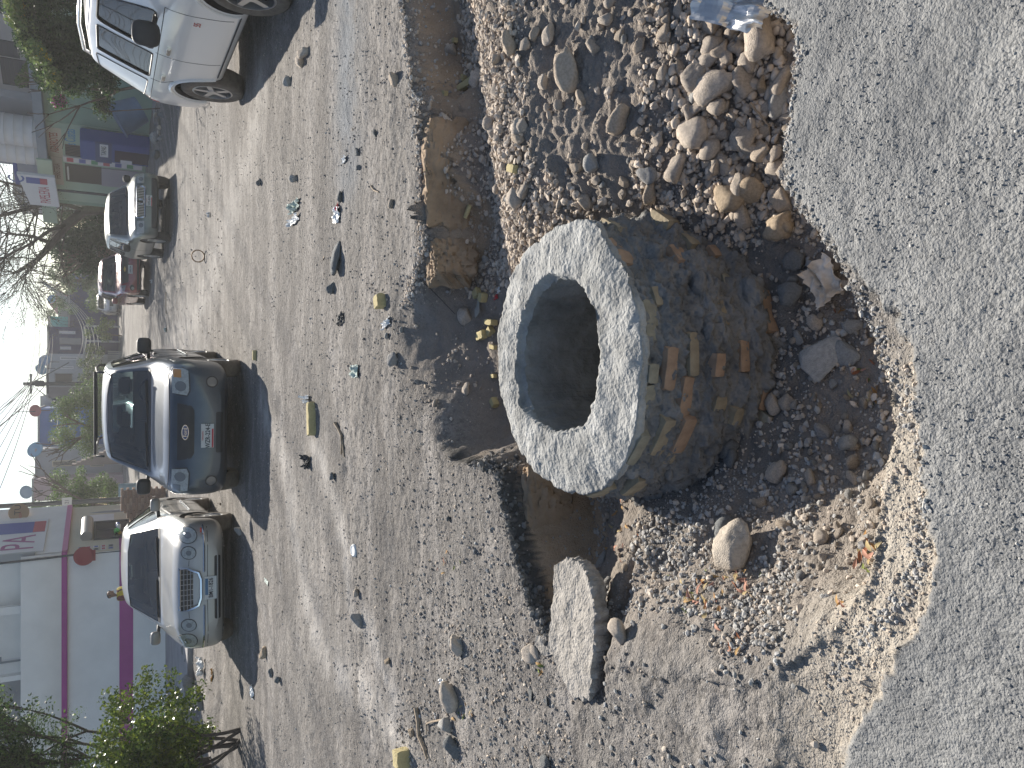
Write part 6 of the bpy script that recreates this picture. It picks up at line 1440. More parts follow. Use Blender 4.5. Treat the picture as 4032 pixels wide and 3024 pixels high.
# ---- person behind the silver car
def person(loc, rz, label, skin, shirt, H=1.60):
    t = thing('person', loc, rz, label, 'person'); s = H / 1.7
    J = {'pel': (0, 0, .93), 'che': (0, 0, 1.28), 'nk': (0, 0, 1.47), 'hd0': (0, -.01, 1.55), 'hd1': (0, -.02, 1.63), 'hd2': (0, -.005, 1.69),
         'ls': (-.17, 0, 1.40), 'le': (-.24, .02, 1.12), 'lw': (-.22, -.08, .88), 'lh': (-.21, -.10, .80), 'rs': (.17, 0, 1.40), 're': (.25, .02, 1.13), 'rw': (.22, -.08, .90), 'rh': (.21, -.1, .82),
         'lp': (-.09, 0, .88), 'lk': (-.10, -.01, .49), 'la': (-.10, .02, .09), 'lt': (-.11, -.13, .04), 'rp': (.09, 0, .88), 'rk': (.10, -.01, .49), 'ra': (.10, .02, .09), 'rt': (.11, -.13, .04)}
    Rr = {'pel': .14, 'che': .15, 'nk': .06, 'hd0': .075, 'hd1': .098, 'hd2': .085, 'ls': .07, 'le': .045, 'lw': .032, 'lh': .034, 'rs': .07, 're': .045, 'rw': .032, 'rh': .034, 'lp': .095, 'lk': .06, 'la': .042, 'lt': .04, 'rp': .095, 'rk': .06, 'ra': .042, 'rt': .04}
    E_ = [('pel','che'),('che','nk'),('nk','hd0'),('hd0','hd1'),('hd1','hd2'),('che','ls'),('ls','le'),('le','lw'),('lw','lh'),('che','rs'),('rs','re'),('re','rw'),('rw','rh'),('pel','lp'),('lp','lk'),('lk','la'),('la','lt'),('pel','rp'),('rp','rk'),('rk','ra'),('ra','rt')]
    keys = list(J); me = bpy.data.meshes.new('p'); me.from_pydata([tuple(c * s for c in J[k]) for k in keys], [(keys.index(a), keys.index(b)) for a, b in E_], [])
    o = bpy.data.objects.new('p', me); COL.objects.link(o); o.modifiers.new('s', 'SKIN'); md = o.modifiers.new('u', 'SUBSURF'); md.levels = 2
    for v, k in zip(me.skin_vertices[0].data, keys): v.radius = (Rr[k] * s, Rr[k] * s); v.use_root = k == 'pel'
    dg = bpy.context.evaluated_depsgraph_get(); m2 = bpy.data.meshes.new_from_object(o.evaluated_get(dg)); bpy.data.objects.remove(o); m2.name = 'body'
    for m_ in (mat('skin', skin, .6), mat('trousers', (.05, .055, .08), .9)): m2.materials.append(m_)
    for p in m2.polygons: p.use_smooth = True; p.material_index = 1 if p.center.z < .95 * s else 0
    b = link('body', m2, None, t)
    def shell(name, m, cond, g):
        bm = bmesh.new(); bm.from_mesh(m2); bm.normal_update()
        bmesh.ops.delete(bm, geom=[f for f in bm.faces if not cond(f.calc_center_median() / s)], context='FACES')
        for v in bm.verts: v.co += v.normal * g
        for f in bm.faces: f.material_index = 0; f.smooth = True
        q = bpy.data.meshes.new(name); bm.to_mesh(q); bm.free(); q.materials.clear(); return link(name, q, m, t)
    shell('shirt', mat('shirt', (.16, .05, .05), .9), lambda c: .90 < c.z < 1.46, .012)
    shell('vest', mat('yellow_vest', shirt, .8), lambda c: .95 < c.z < 1.45 and abs(c.x) > .045 and abs(c.x) < .19, .024)
    shell('hair', mat('black_hair', (.012, .011, .010), .6), lambda c: c.z > 1.60 and (c.y > -.035 or c.z > 1.70), .014)
    hd = mat('skin', skin, .6)
    bm = bmesh.new(); add_box(bm, -.012, .012, -.125, -.09, 1.60, 1.64); bmesh.ops.bevel(bm, geom=bm.edges[:], offset=.006, segments=2, affect='EDGES'); link('nose', bm_mesh('nose', bm, True), hd, t, None, None, s)
    for sg in (-1, 1):
        bm = bmesh.new(); bmesh.ops.create_uvsphere(bm, u_segments=8, v_segments=6, radius=.012); link('eye', bm_mesh('eye', bm, True), M_steel, t, (sg * .034 * s, -.105 * s, 1.645 * s))
        bm = bmesh.new(); bmesh.ops.create_uvsphere(bm, u_segments=8, v_segments=6, radius=.026); link('ear', bm_mesh('ear', bm, True), hd, t, (sg * .098 * s, 0, 1.63 * s))
        for f in range(4): tube('finger', hd, t, [((sg * .205 + (f - 1.5) * .014) * s, -.10 * s, .79 * s), ((sg * .205 + (f - 1.5) * .016) * s, -.115 * s, .73 * s), ((sg * .20 + (f - 1.5) * .016) * s, -.10 * s, (.70 + .008 * abs(f - 1)) * s)], [.009, .008, .006], 5)
        tube('thumb', hd, t, [(sg * .185 * s, -.12 * s, .81 * s), (sg * .165 * s, -.14 * s, .77 * s)], [.010, .007], 5)
    box('mouth', mat('lips', (.25, .08, .07), .6), t, -.022, .022, -.108 * s, -.10 * s, 1.578 * s, 1.586 * s)
    return t
pp_ = at(500, 2335, 20.5); person((pp_.x, 20.5, .11), R(70), 'person with dark hair and yellow vest behind the silver sedan', (.22, .12, .08), (.50, .38, .04), at(424, 2335, 20.5).z - .09)

# ---- shop on the right
rzs = math.atan2(-5.6, 2.6)
shp = thing('corner_store', (7.6, 37.4, .3), rzs, 'pale green corner store with hand-painted signs and a grey roof slab', 'shop')
FS = Face((7.6, 37.4, .3), rzs)
M_green_w = wall_mat('green_wall', (.26, .36, .29), .10); M_mint = wall_mat('mint_wall', (.36, .46, .38), .08); M_pinkw = wall_mat('pinkish_wall', (.42, .38, .37), .12); M_slab = wall_mat('slab_edge', (.26, .29, .33), .1)
zt_ = FS.at(173, 420)[1]; LX = 12.5
box('wall', M_green_w, shp, 0, LX, 0, 6, -.4, zt_)
x0, x1 = FS.at(300, 720)[0], FS.at(300, 490)[0]
box('front_wall', M_mint, shp, x0 - 1.2, x1, -.03, 0, -.4, zt_ - .02)
box('roof_slab', M_slab, shp, -.4, LX + .4, -.55, 6, zt_ + .002, zt_ + .30); box('mint_cornice', M_mint, shp, -.6, FS.at(160, 577)[0], -.62, -.552, zt_ - .15, zt_ + .36)
def shop_rect(name, m, v0, v1, y0, y1, dep0, dep1, parent=shp, F=FS):
    xs = sorted((F.at((v0 + v1) / 2, y0)[0], F.at((v0 + v1) / 2, y1)[0])); zs = sorted((F.at(v0, (y0 + y1) / 2)[1], F.at(v1, (y0 + y1) / 2)[1]))
    return box(name, m, parent, xs[0], xs[1], dep0, dep1, zs[0], zs[1]), xs, zs
o, xs, zs = shop_rect('shop_sign', mat('sign_cream', (.50, .46, .38), .8), 184, 244, 500, 612, -.05, -.031); text('ABARROTES', (zs[1] - zs[0]) * .78, mat('faded_red', (.33, .10, .07), .8), o, (sum(xs) / 2, -.052, sum(zs) / 2), (R(90), 0, 0), .52, bold=.015)
o, xs, zs = shop_rect('shop_sign', mat('sign_dull', (.42, .38, .33), .8), 205, 248, 615, 722, -.05, -.031); text('FERRETERIA', (zs[1] - zs[0]) * .78, mat('faded_brown', (.16, .10, .08), .8), o, (sum(xs) / 2, -.052, sum(zs) / 2), (R(90), 0, 0), .6, bold=.01)
a = FS.at(278, 545); text('Las Cuatas', .52, mat('faded_blue', (.10, .25, .42), .8), shp, (a[0], -.034, a[1]), (R(90), 0, 0), .5, bold=.012)
o, xs, zs = shop_rect('barred_door', mat('brown_shutter', (.16, .12, .11), .8), 258, 540, 582, 624, -.06, -.031)
for k in range(7): box('door_bar', M_steel, o, xs[0] + (xs[1] - xs[0]) * (k + .5) / 7 - .012, xs[0] + (xs[1] - xs[0]) * (k + .5) / 7 + .012, -.085, -.061, zs[0], zs[1])
o, xs, zs = shop_rect('pilaster', M_sign, 250, 560, 613 + 14, 640 + 6, -.10, -.031)
for k in range(6): box('sticker', [M_sred, M_sblue, mat('sticker_green', (.1, .3, .15), .7)][k % 3], o, xs[0] + .03, xs[1] - .03, -.104, -.1005, zs[1] - .35 - k * .42, zs[1] - .12 - k * .42)
o, xs, zs = shop_rect('dark_opening_panel', M_int, 258, 400, 648, 717, -.045, -.031); box('counter_wall', mat('lilac_wall', (.32, .31, .36), .9), o, xs[0], xs[1], -.09, -.0455, zs[0] - 1.5, zs[0])  # no real opening: flat panel, the interior's shade is in its dark colour
tube('lintel_lamp', M_white, o, [(xs[0] + .2, -.1, zs[1] - .1), (xs[1] - .1, -.1, zs[1] - .1)], .03)
ws = thing('blue_cooler', FS.B + FS.x * (FS.at(450, 545)[0]) + FS.n * .45, rzs, 'tall blue drinks cooler standing before the green store', 'cooler')
box('cabinet', mat('cooler_blue', (.015, .06, .26), .5), ws, -.55, .55, -.3, .3, -.25, 2.25, .03); box('header', mat('cooler_dark', (.02, .05, .16), .5), ws, -.56, .56, -.34, -.302, 1.2, 1.75, .01)
h_ = box('sign_strip', M_sign, ws, -.2, .5, -.35, -.341, 1.32, 1.6); text('TAPAS', .24, M_steel, h_, (.15, -.352, 1.46), (R(90), 0, 0), .75, bold=.02); box('price_card', M_sign, ws, -.5, -.3, -.32, -.302, .5, .9); box('cooler_door', mat('cooler_glass', (.02, .03, .06), .2), ws, -.45, .2, -.312, -.3015, -.1, 1.1)
# upper storey of the store with tanks
us = thing('upper_house', FS.B + Vector((1.6, .7, zt_ + .002)) , rzs, 'pinkish upper storey with dark shuttered windows set back above the green store', 'house')
FU = Face(FS.B + Vector((1.6, .7, zt_)), rzs)
xa = FU.at(60, 330)[0]; box('wall', M_pinkw, us, xa - 3.2, LX + 2, 0, 5, 0, 5.5)
for v0, v1, y0, y1 in ((5, 108, 232, 335), (-40, 85, 165, 225), (-40, 40, 0, 60)):
    xs = sorted((FU.at(60, y0)[0], FU.at(60, y1)[0])); zs = sorted((FU.at(v0, 280)[1], FU.at(v1, 280)[1])); window(us, xs[0], xs[1], zs[0], zs[1], -.01, M_steel, mat('shutter_dark', (.07, .07, .085), .7), 0, 5)
xs = (FU.at(60, 480)[0], FU.at(60, 380)[0]); box('side_wall', wall_mat('grey_plaster', (.40, .40, .43), .1), us, xs[0] - 2.2, xs[1] + .3, -.35, -.002, 0, 5.2)
gb = thing('roof_room', (at(150, 650, 36).x, 36, FS.B.z + zt_ + .31), rzs, 'plain lilac-grey roof room beside the water tanks', 'roof room'); zz1 = at(66, 650, 36).z - (FS.B.z + zt_ + .31); box('walls', wall_mat('lilac_plaster', (.30, .31, .37), .1), gb, -1.3, .9, 0, 2.5, 0, zz1); box('blue_edge', M_sblue, gb, -1.32, .2, -.05, 2.5, zz1 + .002, zz1 + .14)
def tank(ny, d, lab):
    p = at(130, ny, d); t = thing('water_tank', (p.x, d, FS.B.z + zt_ + .302), rzs, lab, 'water tank', 'water tanks on the store roof'); r_ = .56
    bm = bmesh.new(); pr = [(.001, 0), (r_, 0)]
    for k in range(6): pr += [(r_, .12 + k * .30), (r_ + .02, .15 + k * .30), (r_, .18 + k * .30)]
    pr += [(r_, 1.95), (r_ * .92, 2.1), (r_ * .5, 2.35), (.2, 2.45), (.2, 2.55), (.001, 2.56)]
    add_lathe(bm, pr, 36); link('tank_body', bm_mesh('tank_body', bm, True, R(35)), mat('tank_plastic', (.60, .57, .56), .5, nscale=3, namt=.06), t)
    a_ = math.atan2(EYE.y - d, EYE.x - p.x) - rzs; pos = Vector((math.cos(a_), math.sin(a_), 0)) * (r_ + .012); text('eko', .30, M_steel, t, (pos.x, pos.y, 1.62), (R(90), 0, a_ + R(90)), 1, 'tank_lettering', bold=.02); return t
tank(590, 34.8, 'nearer white water tank at the open edge of the store roof'); tank(520, 34.0, 'white water tank closer to the upper house')
# papeleria sign
P4 = [at(65, 690, 33.5), at(215, 700, 33.5), at(235, 816, 35.0), at(120, 812, 35.0)]
ps = thing('papeleria_sign', P4[1], 0, 'white slanted shop sign reading PAPELERIA above the street', 'sign'); xa_ = (P4[2] - P4[1]); rzp = math.atan2(-xa_.y, -xa_.x)
ps.location = P4[2]; ps.rotation_euler = (0, 0, rzp); Ls = math.hypot(xa_.x, xa_.y); hL = P4[3].z - P4[2].z; hR = P4[0].z - P4[1].z; dzR = P4[1].z - P4[2].z
bm = bmesh.new(); v = [bm.verts.new(q) for q in ((0, 0, 0), (Ls, 0, dzR), (Ls, 0, dzR + hR), (0, 0, hL))]; f = bm.faces.new(v); r_ = bmesh.ops.extrude_face_region(bm, geom=[f]); [setattr(q, 'co', q.co + Vector((0, .12, 0))) for q in r_['geom'] if isinstance(q, bmesh.types.BMVert)]
sb = link('sign_board', bm_mesh('sign_board', bm), M_sign, ps)
text('PAPELERIA', hL * .52, M_sred, sb, (Ls * .38, -.004, hL * .46), (R(90), R(-math.degrees(math.atan2(dzR, Ls)) * .6), 0), Ls * .66 / (hL * .52 * 5.6), bold=.0); box('sign_picture', M_sblue, sb, Ls * .74, Ls * .93, -.008, -.001, hL * .35, hL * .95 + dzR); box('sign_picture', M_sred, sb, Ls * .74, Ls * .93, -.010, -.0085, hL * .35, hL * .5 + dzR)
text('C', .75, M_sblue, sb, (Ls * .84, -.004, hL * .95 + dzR + .28), (R(90), 0, 0), .8)
tube('sign_post', M_steel, ps, [(Ls * .5, .14, .2), (Ls * .5, .14, -P4[2].z + .4)], .05)
# things before the store
bb = at(520, 425, 28); bo = thing('blue_tub', (bb.x, 28, .35), rzs, 'tilted blue plastic tub on the mound behind the white SUV', 'tub')
bm = bmesh.new(); add_lathe(bm, [(.001, 0), (.42, 0), (.55, .8), (.60, .82), (.60, .86), (.52, .86), (.40, .08), (.001, .08)], 28); link('tub', bm_mesh('tub', bm, True, R(35)), mat('tub_blue', (.10, .17, .28), .6, nscale=3, namt=.2), bo, (0, 0, .3), (R(25), R(-20), 0))

# ---- far houses
def house(name, y0, y1, v0, d, m, label, vb=None, dep=6.0, wins=(), rz=0, cat='house', roof=True):
    a, b = at(v0, y1, d), at(v0, y0, d); zb = road_z(d) - .3 if vb is None else at(vb, y0, d).z
    t = thing(name, (a.x, d, zb), rz, label, cat); W = b.x - a.x; H_ = a.z - zb; Fh = Face((a.x, d, zb), 0)
    box('wall', m, t, 0, W, 0, dep, 0, H_)
    if roof: box('roof_edge', M_conc, t, -.06, W + .06, -.08, dep, H_ + .002, H_ + .12)
    for w_ in wins:
        wv0, wv1, wy0, wy1 = w_[:4]; xs = sorted((Fh.at(wv0, wy0)[0], Fh.at(wv0, wy1)[0])); zs = sorted((Fh.at(wv0, wy0)[1], Fh.at(wv1, wy0)[1]))
        window(t, xs[0], xs[1], zs[0], zs[1], -.002, w_[4] if len(w_) > 4 else M_sign, w_[5] if len(w_) > 5 else M_dkwin, w_[6] if len(w_) > 6 else 2, 0, 'window', .05, .06)
    return t
M_navy = wall_mat('navy_wall', (.030, .042, .135), .12); M_bblue = wall_mat('bright_blue_wall', (.07, .17, .42), .12); M_gw = wall_mat('grey_white_wall', (.42, .43, .46), .12); M_pk = wall_mat('pink_wall', (.42, .32, .34), .12); M_teal = wall_mat('teal_wall', (.10, .36, .34), .1)
house('blue_house', 1075, 1285, 275, 68, M_navy, 'long deep blue wall at the end of the street', dep=4, wins=((285, 320, 1120, 1085, M_conc, M_sblue, 0),))
house('grey_house', 1165, 1290, 235, 76, wall_mat('dull_plaster', (.25, .25, .26), .15), 'dull grey flat above the deep blue wall', dep=5)
ph = house('pink_house', 1160, 1235, 232, 82, wall_mat('rose_wall', (.36, .17, .21), .12), 'rose pink gable house rising behind the deep blue wall', dep=5, roof=False)
W_ = ph.children[0].dimensions.x; H_ = ph.children[0].dimensions.z
W_ = at(232, 1160, 82).x - at(232, 1235, 82).x; H_ = at(232, 1235, 82).z - (road_z(82) - .3)
bm = bmesh.new(); v0 = [bm.verts.new(q) for q in ((-.2, -.1, H_), (W_ + .2, -.1, H_), (W_ * .6, -.1, H_ + .9))]; v1 = [bm.verts.new(q.co + Vector((0, 5, 0))) for q in v0]; bm.faces.new(v0); bm.faces.new(v1[::-1])
for i in range(3): bm.faces.new((v0[(i + 1) % 3], v0[i], v1[i], v1[(i + 1) % 3]))
link('gable_roof', bm_mesh('gable_roof', bm), mat('pink_sheet', (.42, .20, .24), .7), ph)
house('teal_house', 1245, 1300, 197, 72, M_teal, 'narrow teal house top between the pink gable and navy house', dep=4)
house('navy_house', 1285, 1392, 193, 64, M_navy, 'navy two-storey house with pale window frames', dep=7, wins=((233, 297, 1302, 1314, M_sign, M_sign, 0), (234, 320, 1330, 1355, M_conc, M_conc, 0), (236, 280, 1364, 1376, M_sign, M_sign, 0)))
gh = house('white_house', 1392, 1524, 190, 63, M_gw, 'grey-white house with barred windows and roof dishes', dep=7, wins=((236, 305, 1404, 1417, M_sign, M_steel, 3), (238, 290, 1442, 1452, M_sign, M_dkwin, 1), (214, 287, 1468, 1507, M_conc, M_int, 0)))  # last one is the carport opening, its shade given as a dark pane
house('carport_wall', 1524, 1566, 190, 62, wall_mat('dark_plaster', (.17, .16, .17), .15), 'dark narrow wall under the far power pole', dep=6)
house('small_house', 1562, 1612, 166, 66, M_gw, 'plain grey house end beside the bright blue house', dep=5)
house('bright_blue_house', 1608, 1772, 156, 60, M_bblue, 'bright blue house behind the round green tree', dep=7, wins=((200, 242, 1722, 1752, M_sign, mat('window_mauve', (.22, .12, .16), .5), 0),))
house('pale_house', 1770, 1890, 146, 57, M_gw, 'pale grey house with outside stair behind the blue SUV', dep=7, wins=((205, 300, 1814, 1838, M_cream, M_int, 4), (355, 410, 1812, 1838, M_cream, M_steel, 3)))
house('mauve_house', 1888, 1975, 134, 55, M_pk, 'mauve house wall behind the leafy tree and dark pole', dep=7, wins=((370, 405, 1895, 1925, M_sign, M_dkwin, 1),))
# stair of the pale house
st_ = thing('outdoor_stair', (at(390, 1830, 52).x, 52, road_z(52)), 0, 'brown sloping outside stair before the pale house', 'stair')
xw = at(350, 1750, 52).x - at(350, 1830, 52).x; hh = at(283, 1800, 52).z - road_z(52); bm = bmesh.new(); ns = 12
for k in range(ns): add_box(bm, xw * k / ns, xw * (k + 1) / ns, 0, 1.0, 0, hh * (1 - k / ns))
link('steps', bm_mesh('steps', bm), wall_mat('brown_wall', (.27, .22, .20), .1), st_); tube('handrail', M_steel, st_, [(0, -.04, hh + .8), (xw, -.04, .9)], .03, 6)
# porch slab, fences and low walls along the far right row
p_ = thing('porch_canopy', (at(328, 1525, 60).x, 60, road_z(60)), 0, 'long flat porch canopy with thin posts below the navy and white houses', 'canopy'); cw = at(328, 1285, 60).x - p_.location.x; ch_ = at(328, 1285, 60).z - road_z(60)
box('canopy_slab', M_conc, p_, 0, cw, 0, 3, ch_ - .12, ch_)
for k in range(5): box('post', M_gw, p_, cw * k / 4.01 + .0, cw * k / 4.01 + .12, .02, .14, 0, ch_ - .122)
fp_ = thing('corrugated_fence', (at(440, 1480, 58).x, 58, road_z(58)), 0, 'pale corrugated fence at the far kerb', 'fence'); fw = at(440, 1380, 58).x - fp_.location.x; hf = at(424, 1400, 58).z - road_z(58)
for k in range(14): box('board', M_conc, fp_, fw * k / 14 + .01, fw * (k + 1) / 14 - .02, 0, .04, 0, hf)
for i, (y0, y1, v, d, c, lab) in enumerate(((800, 1010, 385, 44, (.22, .16, .13), 'brown low wall behind the red crossover'), (1010, 1080, 325, 58, (.20, .17, .17), 'brown-grey shed wall left of the evergreen tree'), (735, 830, 300, 41, (.2, .2, .2), 'shaded wall below the bare tree'))):
    w_ = house('low_wall', y0, y1, v, d, wall_mat('low_wall_paint', c, .15), lab, dep=.3, cat='wall')
house('back_building', 120, 760, 60, 52, M_conc, 'grey building block behind the green store', dep=6, cat='building')
# dishes and tanks on roofs
def dish(nx, ny, d, r_, c, lab, rz):
    p = at(nx, ny, d); t = thing('satellite_dish', p, rz, lab, 'satellite dish', 'dishes on the far roofs')
    bm = bmesh.new(); add_lathe(bm, [(.001, .0), (r_ * .5, .04 * r_), (r_, .22 * r_), (r_ * .98, .26 * r_), (r_ * .5, .10 * r_), (.001, .05 * r_)], 24, 'z', Matrix.Rotation(R(62), 4, 'X')); link('reflector', bm_mesh('reflector', bm, True), mat('dish_paint', c, .6), t)
    tube('mast', M_steel, t, [(0, .05, 0), (0, .15, -r_ * .8), (0, .15, -r_ * 2.0)], .03, 6)
dish(178, 1421, 62, .42, (.22, .32, .45), 'blue-grey dish on the white house roof, the right one', R(20)); dish(165, 1453, 62, .40, (.12, .25, .33), 'teal-grey dish on the white house roof beside the power pole', R(-25))
dish(142, 1617, 59, .40, (.40, .10, .10), 'red dish under a thin aerial on the bright blue roof', R(0)); dish(142, 1772, 57, .50, (.20, .38, .52), 'big sky blue dish between the blue and pale houses', R(25))
dish(107, 1937, 54, .40, (.33, .40, .45), 'grey dish above the leafy tree by the dark pole', R(0)); dish(205, 1178, 80, .38, (.12, .28, .50), 'blue dish beside the rose pink gable', R(10))
tag(tube('roof_aerial', M_steel, None, [at(140, 1620, 59), at(60, 1622, 59)], .025, 6), 'thin vertical aerial above the red dish', 'aerial')
# far pole with crossarms
q = at(300, 1511, 50); upn = thing('utility_pole', (q.x, 50, road_z(50)), 0, 'distant power pole with crossarms and transformer against the sky', 'utility pole'); ztp = at(91, 1511, 50).z - road_z(50)
tube('shaft', M_steel, upn, [(0, 0, 0), (0, 0, ztp)], [.15, .09], 10)
for dz in (.35, 1.15): box('crossarm', M_steel, upn, -.55, .55, -.05, .05, ztp - dz - .06, ztp - dz + .03)
box('transformer', M_steel, upn, -.16, .18, -.2, .15, ztp - 1.0, ztp - .55, .03)
tube('brace', M_steel, upn, [(.05, 0, ztp - .4), (1.2, 0, ztp - 2.2)], .03, 6)
# barrel
br_ = at(500, 1930, 37.5); bt = thing('barrel', (br_.x, 37.5, road_z(37.5)), 0, 'grey-blue steel barrel beside the red hatchback', 'barrel')
bm = bmesh.new(); add_lathe(bm, [(.001, 0), (.29, 0), (.30, .3), (.31, .31), (.30, .32), (.30, .6), (.31, .61), (.30, .62), (.295, .9), (.28, .9), (.28, .86), (.001, .86)], 24); link('drum', bm_mesh('drum', bm, True, R(35)), mat('drum_paint', (.17, .27, .33), .6, nscale=4, namt=.3), bt)

# ---- cables
M_cable = mat('cable', (.05, .05, .055), .7); M_cablep = mat('pale_cable', (.40, .40, .40), .7)
def cable(a, b, sag, r_, label, m=None, group='cables over the street'):
    P = []
    for k in range(19):
        t = k / 18; p = a.lerp(b, t); p.z -= sag * 4 * t * (1 - t); P.append(p)
    tag(tube('power_cable', m or M_cable, None, P, r_, 5), label, 'cable', group)
PT = Vector((q.x, 50, road_z(50) + ztp)); 
for k in range(5): cable(Vector((p2.x + (k - 2) * .1, 36, 9.4 + k * .45)), PT + Vector(((k - 2) * .25, 0, -.3 - (k % 3) * .4)), .6 + .1 * k, .020, 'thin dark cable running from the slim pole to the distant power pole')
for k in range(8): cable(PT + Vector(((k - 4) * .12, 0, -.25 - (k % 3) * .4)), Vector((9 + k * .5, 88, 7.5 + k * .35)), .9, .016, 'thin dark cable running from the distant power pole up the street')
for k in range(13): cable(Vector((-9 + k * 1.1, 20 + k, 9.5 + k * .5)), Vector((14 + k, 75, 9.0 + k * .5)), 1.0, .018, 'thin cable slung high across the sky to the right')
for k in range(7): cable(Vector((-14 + k, 34, 10 + k * .8)), PT + Vector((0, 0, -.5 + .05 * k)), .8, .018, 'thin cable slung from beyond the left roofs to the distant pole')
for k in range(5): cable(at(160 + k * 3, 1110, 60), at(300 - k * 8, 1420 + k * 30, 56), 1.2 + .3 * k, .02, 'pale drooping service cable before the blue houses', M_cablep, 'drooping service cables')
for k in range(4): cable(at(120, 1515, 49.5), at(190 + k * 22, 1740 + k * 10, 47), .8, .018, 'pale service cable drooping to the bright blue house', M_cablep, 'drooping service cables')

for k in range(26):
    y_ = U(21.5, 27.5); x_ = 9.3 - (y_ - 21.5) * .28 + U(-1.0, .6); z_ = gz_at(x_, y_)
    put_stone(Vector((x_, y_, z_)), U(.12, .38), random.choice(['tan', 'grey', 'mortar']), 'dusty lump on the dirt mound before the corner store', 'lumps on the dirt mound', cat='lump', name='dirt_lump')
kb_ = thing('store_step', FS.B + FS.n * 1.3 + Vector((0, 0, -.35)), rzs, 'low concrete walkway along the front of the corner store', 'walkway'); box('step', M_walk, kb_, -1.5, 11.0, 0, 1.3, -.1, .22, .02)

# ================================================================ TREES AND BUSHES
M_bark = mat('bark', (.13, .10, .08), .95, nscale=9, namt=.35, bump=.01, bscale=30); M_barkd = mat('dark_bark', (.075, .062, .055), .95, nscale=9, namt=.3)
M_leafm = attr_mat('foliage', .55, nscale=6, namt=.2, trans=.35)
def leaves(name, parent, C, Rr, n, size, cols, asp=.45, up=.3, flat=False):
    """n small leaf faces scattered in clumps (centres C, radii Rr)"""
    C = np.array(C, float); Rr = np.array(Rr, float) * np.ones(len(C)); wgt = Rr ** 2 / (Rr ** 2).sum()
    k = rng.choice(len(C), n, p=wgt); d = rng.normal(size=(n, 3)); d /= np.linalg.norm(d, axis=1, keepdims=True)
    P = C[k] + d * (Rr[k] * rng.random(n) ** .45)[:, None] * np.array([1, 1, .85])
    a = rng.normal(size=(n, 3)); a /= np.linalg.norm(a, axis=1, keepdims=True); nrm = rng.normal(size=(n, 3)) + np.array([0, 0, up]); b = np.cross(a, nrm); b /= np.linalg.norm(b, axis=1, keepdims=True)
    s = size * rng.uniform(.6, 1.3, n)[:, None]
    V = np.stack([P - a * s, P + b * s * asp, P + a * s, P - b * s * asp], 1).reshape(-1, 3); F_ = np.arange(4 * n).reshape(-1, 4)
    col = np.array(cols)[rng.integers(0, len(cols), n)] * (rng.uniform(.8, 1.2, len(C))[k] * rng.uniform(.75, 1.25, n))[:, None]
    return link(name, np_mesh(name, V, F_, False, np.repeat(col, 4, 0)), M_leafm, parent)
def branches(parent, m, segs, name='trunk', n=7):
    bm = bmesh.new()
    for pts, rads in segs: add_tube(bm, pts, rads, n)
    return link(name, bm_mesh(name, bm, True), m, parent)
def grow(p, d, ln, r_, depth, out, tips, spread=.55, up=.15, rs=random, split=(2, 3), shrink=.72):
    pts = [p]; q = p.copy(); dd = d.copy(); n = 4
    for k in range(n):
        dd = (dd + Vector((rs.uniform(-1, 1), rs.uniform(-1, 1), rs.uniform(-1, 1))) * .16 + Vector((0, 0, up * .2))).normalized(); q = q + dd * ln / n; pts.append(q.copy())
    out.append((pts, [r_ * (1 - .35 * k / n) for k in range(n + 1)]))
    if depth == 0: tips.append(q); return
    if depth <= 2: tips.append(pts[2])
    for k in range(rs.randint(*split)):
        nd = (dd + Vector((rs.uniform(-1, 1), rs.uniform(-1, 1), rs.uniform(-.7, 1))) * spread).normalized()
        grow(q, nd, ln * shrink * rs.uniform(.8, 1.15), r_ * .62, depth - 1, out, tips, spread, up, rs, split, shrink)
def tree(name, loc, H, crown_r, label, cat, cols, n=9000, leaf_=.06, seed=1, trunk_h=.27, r_=.12, clump=.5, squash=1.0, bark=None, nclump=40, skew=(0, 0)):
    rs = random.Random(seed); t = thing(name, loc, 0, label, cat); out, tips = [], []
    grow(Vector((0, 0, -.1)), Vector((skew[0] * .2, skew[1] * .2, 1)), H * trunk_h, r_, 3, out, tips, .6, .2, rs)
    branches(t, bark or M_bark, out)
    C = []
    for k in range(nclump):
        while True:
            v = Vector((rs.uniform(-1, 1), rs.uniform(-1, 1), rs.uniform(-1, 1)))
            if .25 < v.length < 1: break
        C.append((v.x * crown_r + skew[0], v.y * crown_r + skew[1], H - crown_r * squash + v.z * crown_r * squash))
    leaves('crown', t, C, [clump * rs.uniform(.5, 1.2) for _ in C], n, leaf_, cols); return t
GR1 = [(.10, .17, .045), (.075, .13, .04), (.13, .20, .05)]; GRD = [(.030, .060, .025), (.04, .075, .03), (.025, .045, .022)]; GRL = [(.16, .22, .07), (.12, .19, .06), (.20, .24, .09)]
# dense evergreen mass on the right
e0 = at(330, 930, 44); tree('evergreen_tree', (e0.x, 44, road_z(44)), at(188, 930, 44).z - road_z(44), (at(300, 800, 44).x - at(300, 1065, 44).x) / 2, 'dense dark evergreen tree behind the green and red cars', 'tree', GRD, 20000, .075, 3, .4, .2, .75, .95, nclump=60)
e1 = at(300, 1110, 62); tree('distant_tree', (e1.x, 62, road_z(62)), at(165, 1100, 62).z - road_z(62), 2.2, 'distant pale green tree above the deep blue wall', 'tree', [(.10, .15, .07), (.08, .12, .06)], 9000, .08, 5, .5, .15, .6, 1.1, nclump=34)
e2 = at(300, 1190, 90); tree('distant_tree', (e2.x, 92, road_z(92)), at(180, 1190, 92).z - road_z(92), 4.2, 'dim tree mass beyond the rose pink gable', 'tree', [(.10, .14, .07), (.08, .12, .06)], 9000, .12, 6, .5, .15, .9, .8, nclump=34)
